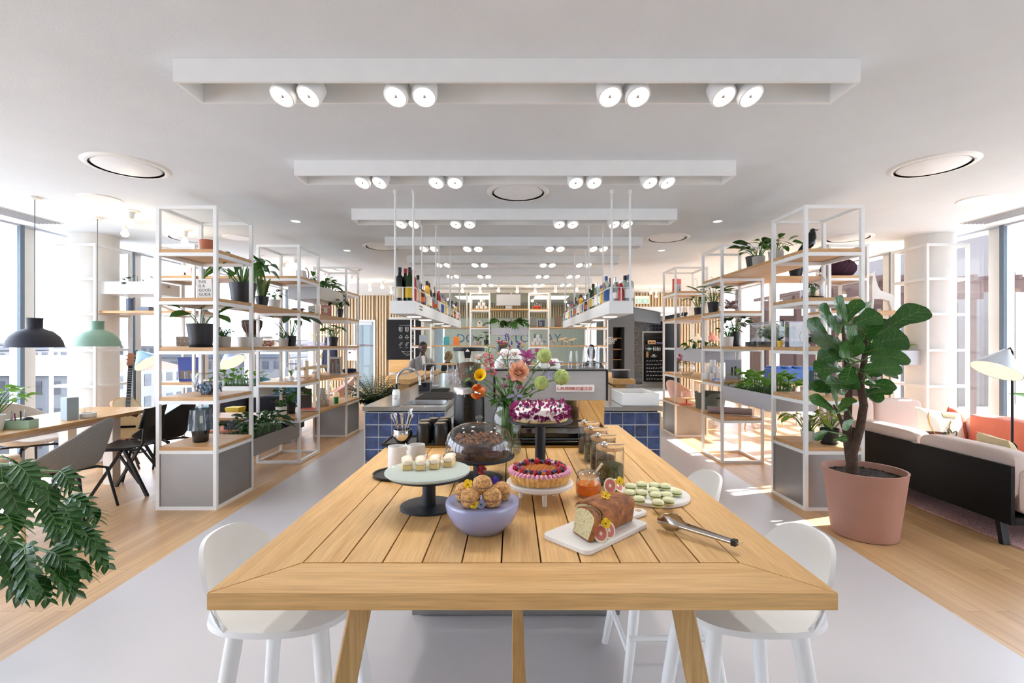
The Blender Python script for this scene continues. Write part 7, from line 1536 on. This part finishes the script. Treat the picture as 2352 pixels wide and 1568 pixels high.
# ================================================================== PEOPLE
def skin(name, mat, chain, parent, sub=2):
    """chain: list of (parent index, point, rx, ry); one smooth body."""
    me = bpy.data.meshes.new(name); me.from_pydata([c[1] for c in chain],[(c[0],i) for i, c in enumerate(chain) if c[0] >= 0],[]); o = bpy.data.objects.new(name,me); C.objects.link(o); me.materials.append(mat); o.parent = parent
    sk = o.modifiers.new('skin','SKIN'); sk.use_smooth_shade = True
    for i, c in enumerate(chain): d = me.skin_vertices[0].data[i]; d.radius = (c[2],c[3]); d.use_root = (i == 0)
    s = o.modifiers.new('s','SUBSURF'); s.levels = s.render_levels = sub; return o
def person(label, x, y, zseat, rz, skm, clothes, hairm, beard=False, sit=True, head_down=.15, bald=False, bun=False, shirt=None):
    o = thing('person',label,'person',(x,y,0),rz); P = zseat+.1      # faces -y
    B = [(-1,(0,0,P),.15,.11),(0,(0,.01,P+.2),.13,.09),(1,(0,.0,P+.38),.13,.09),(2,(0,-.01,P+.49),.06,.055),(3,(0,-.025,P+.57),.052,.055),(4,(0,-.04,P+.64),.06,.065)]
    for s in (-1,1):
        k = len(B); B += [(2,(s*.18,-.0,P+.43),.045,.045),(k,(s*.222,-.02,P+.2),.042,.042),(k+1,(s*.17,-.24,P+.12),.037,.037),(k+2,(s*.13,-.3,P+.12),.028,.02)]
        for f in range(4): B.append((k+3,(s*(.13-.018*f+.02),-.385+.008*abs(f-1.4),P+.11),.0085,.0085))
        B.append((k+3,(s*.09,-.325,P+.115),.009,.009))
        kk = len(B); B += [(0,(s*.1,-.05,P-.03),.09,.085)]
        B += [(kk,(s*.12,-.42,P-.04),.062,.06),(kk+1,(s*.12,-.4,P-.42 if P > .5 else .05),.04,.042),(kk+2,(s*.12,-.5,max(.03,P-.45)),.035,.028)] if sit else [(kk,(s*.1,-.02,.48),.062,.062),(kk+1,(s*.1,.02,.08),.042,.042),(kk+2,(s*.1,-.12,.035),.038,.028)]
    skin('body', skm, B, o)
    hp = V((0,-.06,P+.705)); hd = MB(); hd.ell((0,0,0),(.077,.095,.118),24,16)
    for i, v in enumerate(hd.v):
        X, Y, Z = v
        if Z < -.02: X *= 1-.25*min(1,(-Z-.02)/.1); Y = Y*(1-.12*min(1,-Z/.1))-.008
        hd.v[i] = (X,Y,Z)
    hd.tube([(0,-.088,.012),(0,-.108,-.022),(0,-.09,-.03)],[.009,.015,.01],8)
    for s in (-1,1): hd.ell((s*.078,.008,-.005),(.012,.02,.03),8,6)
    rot = (R(20*head_down/.15),0,0)
    h = hd.build('head', skm, o, hp, rot)
    e = MB(); l = MB(); br = MB()
    for s in (-1,1): e.ell((s*.031,-.083,.012),(.0135,.009,.007),10,6); l.ell((s*.031,-.09,.012),(.0055,.004,.0055),8,6); br.tube([(s*.014,-.093,.03),(s*.032,-.093,.035),(s*.05,-.081,.03)],.0045,6)
    e.build('eyes', inkw, h); l.build('pupils', ink, h); br.build('eyebrows', hairm, h); MB().ell((0,-.092,-.06),(.022,.009,.007),10,6).build('mouth', mk('lip','7A4038',.5), h)
    hr_ = MB()
    if bald: hr_.ell((0,.014,.034),(.0775,.0885,.0885),20,14); hr_.v = [(a, b, c) if c > .075-.7*max(0,b+.045) or b > .0 else (a*.8,b*.8+.01,c) for a, b, c in hr_.v]
    else: hr_.ell((0,.022,.02),(.088,.095,.115),20,12); hr_.pill((0,.07,-.06),(.15,.07,.16),.7)
    if bun: hr_.ell((0,.05,.13),(.06,.06,.05),14,9)
    hr_.build('hair', hairm, h)
    if beard:
        q = MB(); q.ell((0,0,0),(.077,.095,.118),28,20); nv = []
        for X, Y, Z in q.v:
            if Z < -.02: X *= 1-.25*min(1,(-Z-.02)/.1); Y = Y*(1-.12*min(1,-Z/.1))-.008
            k = 1.05 if (Z < -.045-.02*max(0,1-abs(X)/.03)*(Y < 0) or (abs(X) > .05 and Z < .0 and Y < .02)) and Y < .03 else .9
            nv.append((X*k, Y*k, Z*(1.03 if k > 1 else .9)))
        q.v = nv; q.tube([(-.032,-.083,-.056),(-.012,-.1,-.043),(.012,-.1,-.043),(.032,-.083,-.056)],[.004,.006,.006,.004],6); q.build('beard', hairm, h)
    def ring(z, a, b, yo, n=22, open_=0.): return [(a*sin(2*pi*k/n),b*-cos(2*pi*k/n)+yo,z) for k in range(n)]
    MB().loft([ring(P-.06,.185,.15,0),ring(P+.1,.175,.14,.005),ring(P+.28,.19,.14,.0),ring(P+.4,.205,.13,0),ring(P+.46,.19,.105,.0),ring(P+.51,.12,.085,-.0),ring(P+.535,.075,.07,-.012)]).build('jacket', clothes, o)
    for s in (-1,1): MB().tube([(s*.12,0,P+.425),(s*.165,-.0,P+.425),(s*.2,-.005,P+.38),(s*.218,-.01,P+.3),(s*.225,-.02,P+.2),(s*.2,-.12,P+.15),(s*.165,-.25,P+.125)],[.06,.072,.07,.064,.056,.05,.042],16).build('sleeve', clothes, o)
    if shirt:
        MB().loft([[(-.045,-.088,P+.535),(0,-.1,P+.5),(.045,-.088,P+.535),(0,-.075,P+.55)],[(-.035,-.135,P+.4),(0,-.142,P+.39),(.035,-.135,P+.4),(0,-.12,P+.41)],[(-.006,-.148,P+.24),(0,-.15,P+.235),(.006,-.148,P+.24),(0,-.14,P+.245)]]).build('shirt', shirt, o)
        for s in (-1,1): MB().tube([(s*.055,-.075,P+.555),(s*.062,-.12,P+.46),(s*.012,-.152,P+.24)],[.012,.022,.008],8).build('lapel', clothes, o)
        MB().pill((-.06,-.146,P+.16),(.014,.006,.014),.9).pill((.05,-.146,P+.16),(.014,.006,.014),.9).build('buttons', ink, o)
    q = MB()
    for s in (-1,1):
        if sit: q.tube([(s*.1,-.0,P-.03),(s*.12,-.4,P-.035),(s*.125,-.43,P-.12),(s*.12,-.4,.1)],[.1,.075,.068,.055],12)
        else: q.tube([(s*.09,0,P-.02),(s*.1,-.02,.48),(s*.1,.02,.09)],[.1,.075,.055],12)
    q.build('trousers', mk('dark trousers','26282E',.9), o); return o
suit = mk('grey tweed suit','8A8786',.95,n=.12,ns=120,b=.2,bs=200); hairk = mk('black hair','191414',.8,n=.2,ns=60); hairb = mk('light brown hair','B08C5C',.7,n=.2,ns=60,st=(6,1,1))
person('bearded man in a grey double breasted jacket looking down behind the left bar',px(968,9.55),9.6,.575,R(28),skinD,suit,hairk,True,True,.3,True,False,mk('white shirt','F2F1EE',.8))
st_ = thing('bar_stool','dark round stool under the bearded man','stool',(px(966,9.55),9.62,0)); MB().lathe([(0,.495),(.16,.495),(.17,.51),(.165,.53),(0,.535)],28).build('seat', blackm, st_); MB().cyl((0,0,.02),(0,0,.494),.025).lathe([(0,0),(.2,0),(.2,.02),(0,.025)],28).build('stem', steel, st_)
person('woman with light brown hair seated at a laptop behind the glass wall',px(1027,12.85),12.85,.33,R(70),skinL,mk('dark knit','2C2E36',.9),hairb,False,True,.1)
stl = thing('stool','low stool behind the glass wall under the seated woman','stool',(px(1027,12.85),12.87,0)); MB().lathe([(0,0),(.2,0),(.2,.29),(0,.29)],24).build('seat', navyf, stl)
lpt = thing('laptop','dark open laptop in front of the seated woman','laptop',(px(1052,12.14),12.14,.75)); MB().box(-.16,.16,-.11,.11,0,.015).build('keyboard', blackm, lpt, bevel=.003); MB().obox((0,.13,.11),(.32,.012,.21),(R(-18),0,0)).build('screen', blackm, lpt, bevel=.003)
dsk = thing('desk','pale desk behind the glass wall','table',(0,0,0)); MB().box(-1.9,-.6,11.98,12.36,.715,.7495).build('top', shelfw, dsk, bevel=.003)
for x in (-1.85,-.65): MB().box(x-.03,x+.03,12.02,12.32,0,.715).build('leg', offw, dsk, smooth=0)
person('person with black hair in a high bun seen behind the glasses on the coffee machine',px(1359,10.4),10.4,.46,pi,skinL,mk('black tee','1E1F22',.9),hairk,False,True,0,False,True)
sto = thing('stool','low stool under the person with a bun','stool',(px(1359,10.4),10.4,0)); MB().lathe([(0,0),(.19,0),(.19,.42),(0,.42)],24).build('seat', navyf, sto)
# ================================================================== OUTSIDE
terr = thing('terrace','pale terrace floor outside the right windows','terrace',(0,0,0)); MB().box(5.95,16,-3,20,-.13,-.01).build('slab', mk('pale terrace paving','D8D2C8',.8,n=.05,ns=2), terr, smooth=0); terr['kind'] = 'structure'
brn = mk('dark brown facade','2A2220',.7,n=.15,ns=4,st=(30,30,.3)); brn2 = mk('grey brown cladding','4C4646',.7,n=.12,ns=4,st=(20,20,.2)); perg = mk('red brown timber','371D17',.7,n=.15,ns=8)
f1 = thing('facade_block','tall dark brown stair tower across the terrace','building',(0,0,0)); MB().box(10.3,11.2,11.2,14.5,-.01,4.0).build('wall', brn2, f1, smooth=0); MB().box(11.2,12.2,11.6,18,-.01,3.2).build('side_wall', brn, f1, smooth=0)
f2 = thing('terrace_screen','low grey brown cladding screen along the terrace edge at the right','fence',(0,0,0)); MB().box(10.3,14.5,9.0,9.15,-.01,1.95).build('panel', brn2, f2, smooth=0); MB().box(10.3,14.5,8.97,9.18,1.951,2.0).build('capping', lgrey, f2, smooth=0)
f3 = thing('terrace_wall','dark brown low wall behind the right column','wall',(0,0,0)); MB().box(9.6,10.25,11.0,11.2,-.01,2.4).build('panel', brn, f3, smooth=0)
pg = thing('pergola','red brown timber pergola outside the right windows behind the giraffe','pergola',(0,0,0))
for y in (8.3,9.6,10.9,12.2):
    MB().box(6.4,9.4,y-.06,y+.06,2.35,2.55).build('beam', perg, pg, smooth=0)
    for x in (6.5,9.2): MB().box(x-.06,x+.06,y-.055,y+.055,-.01,2.349).build('post', perg, pg, smooth=0)
for i in range(9): MB().box(6.3+.38*i,6.36+.38*i,8.1,12.5,2.551,2.63).build('batten', perg, pg, smooth=0)
MB().box(6.3,9.4,12.6,12.7,-.01,2.2).build('screen', perg, pg, smooth=0)
cl = mk('pale city facade','46474A',.9,n=.05,ns=.3); cw_ = mk('city window','26292F',.4,n=.3,ns=1.); rf = mk('grey roofs','363A42',.9,n=.1); rt = mk('red tile roof','5A423A',.9,n=.1)
rd = random.Random(14); bi = 0
for xx, yy, w, d, h in ((-28,14,14,10,.2),(-30,29,18,11,-.3),(-52,44,20,13,1.2),(-25,45,16,13,.4),(-44,66,26,14,1.6),(-18,68,18,14,1.9),(-78,62,18,18,1.8),(-48,15,14,13,1.0),(-80,30,18,14,2.2),(-30,95,40,20,2.6)):
    xx *= 2.1; yy *= 2.1; w *= 1.7; d *= 1.7; h = h*1.5-.3
    b = thing('city_building','pale city block beyond the left windows, %s counting outward'%ORD[bi],'building',(xx,yy,0)); MB().box(-w/2,w/2,-d/2,d/2,-24,h-1.2).build('wall', cl, b, smooth=0)
    if bi%3 == 1: MB().prism([(-d/2-.3,0),(d/2+.3,0),(0,2.0)],-w/2,w/2,Matrix(((0,0,1,0),(1,0,0,0),(0,1,0,h-1.19),(0,0,0,1)))).build('roof', rt, b, smooth=0)
    else: MB().box(-w/2-.3,w/2+.3,-d/2-.3,d/2+.3,h-1.19,h-.6).build('roof', rf, b, smooth=0)
    q = MB()
    for fl in range(7):
        z = h-3.2-fl*2.9
        for k in range(int(w/2)): q.box(-w/2+.6+2*k,-w/2+1.7+2*k,-d/2-.06,-d/2-.005,z,z+1.4)
        for k in range(int(d/2)): q.box(w/2+.005,w/2+.06,-d/2+.6+2*k,-d/2+1.7+2*k,z,z+1.5)
    q.build('windows', cw_, b, smooth=0); bi += 1
wg = thing('sun_blocker','tall pale block added out of view to keep sun off the near floor','building',(0,0,0)); MB().box(8.6,13,-9,5.8,-.01,7.5).build('wall', mk('white blocker render','E6E6E6',.8,n=.03), wg, smooth=0)  # unseen block added to keep sun off the near floor; white to bounce light
for i, (x, y) in enumerate(((-1.1,13.6),(1.1,13.6),(-3.9,14.7),(4.6,15.4))):  # glowing panels added to brighten the rooms at the back
    zc = CEIL if i < 3 else 2.42; pl2 = thing('fill_panel','added square fill light in the %s'%('back room behind the left of the glass wall','back room behind the right of the glass wall','meeting room behind the glass door','dark cafe')[i],'ceiling light',(x,y,zc)); MB().box(-.5,.5,-.5,.5,-.03,-.0005).build('housing', white, pl2, smooth=0); MB().box(-.46,.46,-.46,.46,-.034,-.0301).build('diffuser', lamp_mat('fill panel glow' if i < 2 else 'fill panel glow %d'%i,'FFF8EE',(9.,9.,1.5,2.5)[i]), pl2, smooth=0)
# ================================================================== LIGHT
W = bpy.data.worlds.new('sky'); bpy.context.scene.world = W; W.use_nodes = True; nt = W.node_tree; nt.nodes.clear(); out = nt.nodes.new('ShaderNodeOutputWorld'); bg = nt.nodes.new('ShaderNodeBackground')
tc = nt.nodes.new('ShaderNodeTexCoord'); sx = nt.nodes.new('ShaderNodeSeparateXYZ'); mr = nt.nodes.new('ShaderNodeMapRange'); mr.inputs[1].default_value = -.25; mr.inputs[2].default_value = .5
mx = nt.nodes.new('ShaderNodeMixRGB'); mx.inputs[1].default_value = (.44,.48,.55,1); mx.inputs[2].default_value = (.82,.92,1.09,1)
nt.links.new(tc.outputs['Generated'],sx.inputs[0]); nt.links.new(sx.outputs[2],mr.inputs[0]); nt.links.new(mr.outputs[0],mx.inputs[0]); nt.links.new(mx.outputs[0],bg.inputs[0]); bg.inputs[1].default_value = SKY; nt.links.new(bg.outputs[0],out.inputs[0])
def light(kind, name, loc, energy, col=(1,1,1), **kw):
    l = bpy.data.lights.new(name,kind); l.energy = energy; l.color = col
    for k, v in kw.items(): setattr(l,k,v)
    o = bpy.data.objects.new(name,l); C.objects.link(o); o.location = loc; return o
s = light('SUN','sun',(20,10,15),SUNE,(1,.98,.95),angle=R(.6)); s.rotation_euler = V((-.80,-.26,-.60)).to_track_quat('-Z','Y').to_euler()
for n, (x, y) in enumerate(BULBS):
    if n%2 == 0: p = on(x,y,CEIL); light('POINT','bulb_light',(p.x,p.y,CEIL-.2),BULBE,(1,.84,.62),shadow_soft_size=.04)
for i in range(7):
    for xs in (-1.04,-.49,.54,1.08):
        l = light('SPOT','trough_spot',(xs,2.37+1.255*i,CEIL-.16),SPOTE,(1,.96,.9),spot_size=R(95),spot_blend=.8,shadow_soft_size=.05); l.rotation_euler = (R(-14),0,0)
# ================================================================== CAMERA
cd = bpy.data.cameras.new('camera'); cam = bpy.data.objects.new('camera',cd); C.objects.link(cam); cam.location = (0,0,EYE); cam.rotation_euler = (pi/2,0,0)
cd.sensor_width = 36; cd.lens = 36*FP/2352; cd.shift_y = (CY-784)/2352; cd.clip_start = .05; cd.clip_end = 400
sc = bpy.context.scene; sc.camera = cam
sc.view_settings.view_transform = 'Standard'; sc.view_settings.look = 'None'; sc.view_settings.gamma = 1; sc.view_settings.exposure = EXPO
sc.cycles.use_denoising = True; sc.cycles.use_adaptive_sampling = True; sc.cycles.adaptive_threshold = .02; sc.cycles.max_bounces = 10; sc.cycles.diffuse_bounces = 5; sc.cycles.glossy_bounces = 4; sc.cycles.transparent_max_bounces = 16; sc.cycles.transmission_bounces = 6
sc.cycles.sample_clamp_indirect = 6; sc.cycles.caustics_reflective = False; sc.cycles.caustics_refractive = False
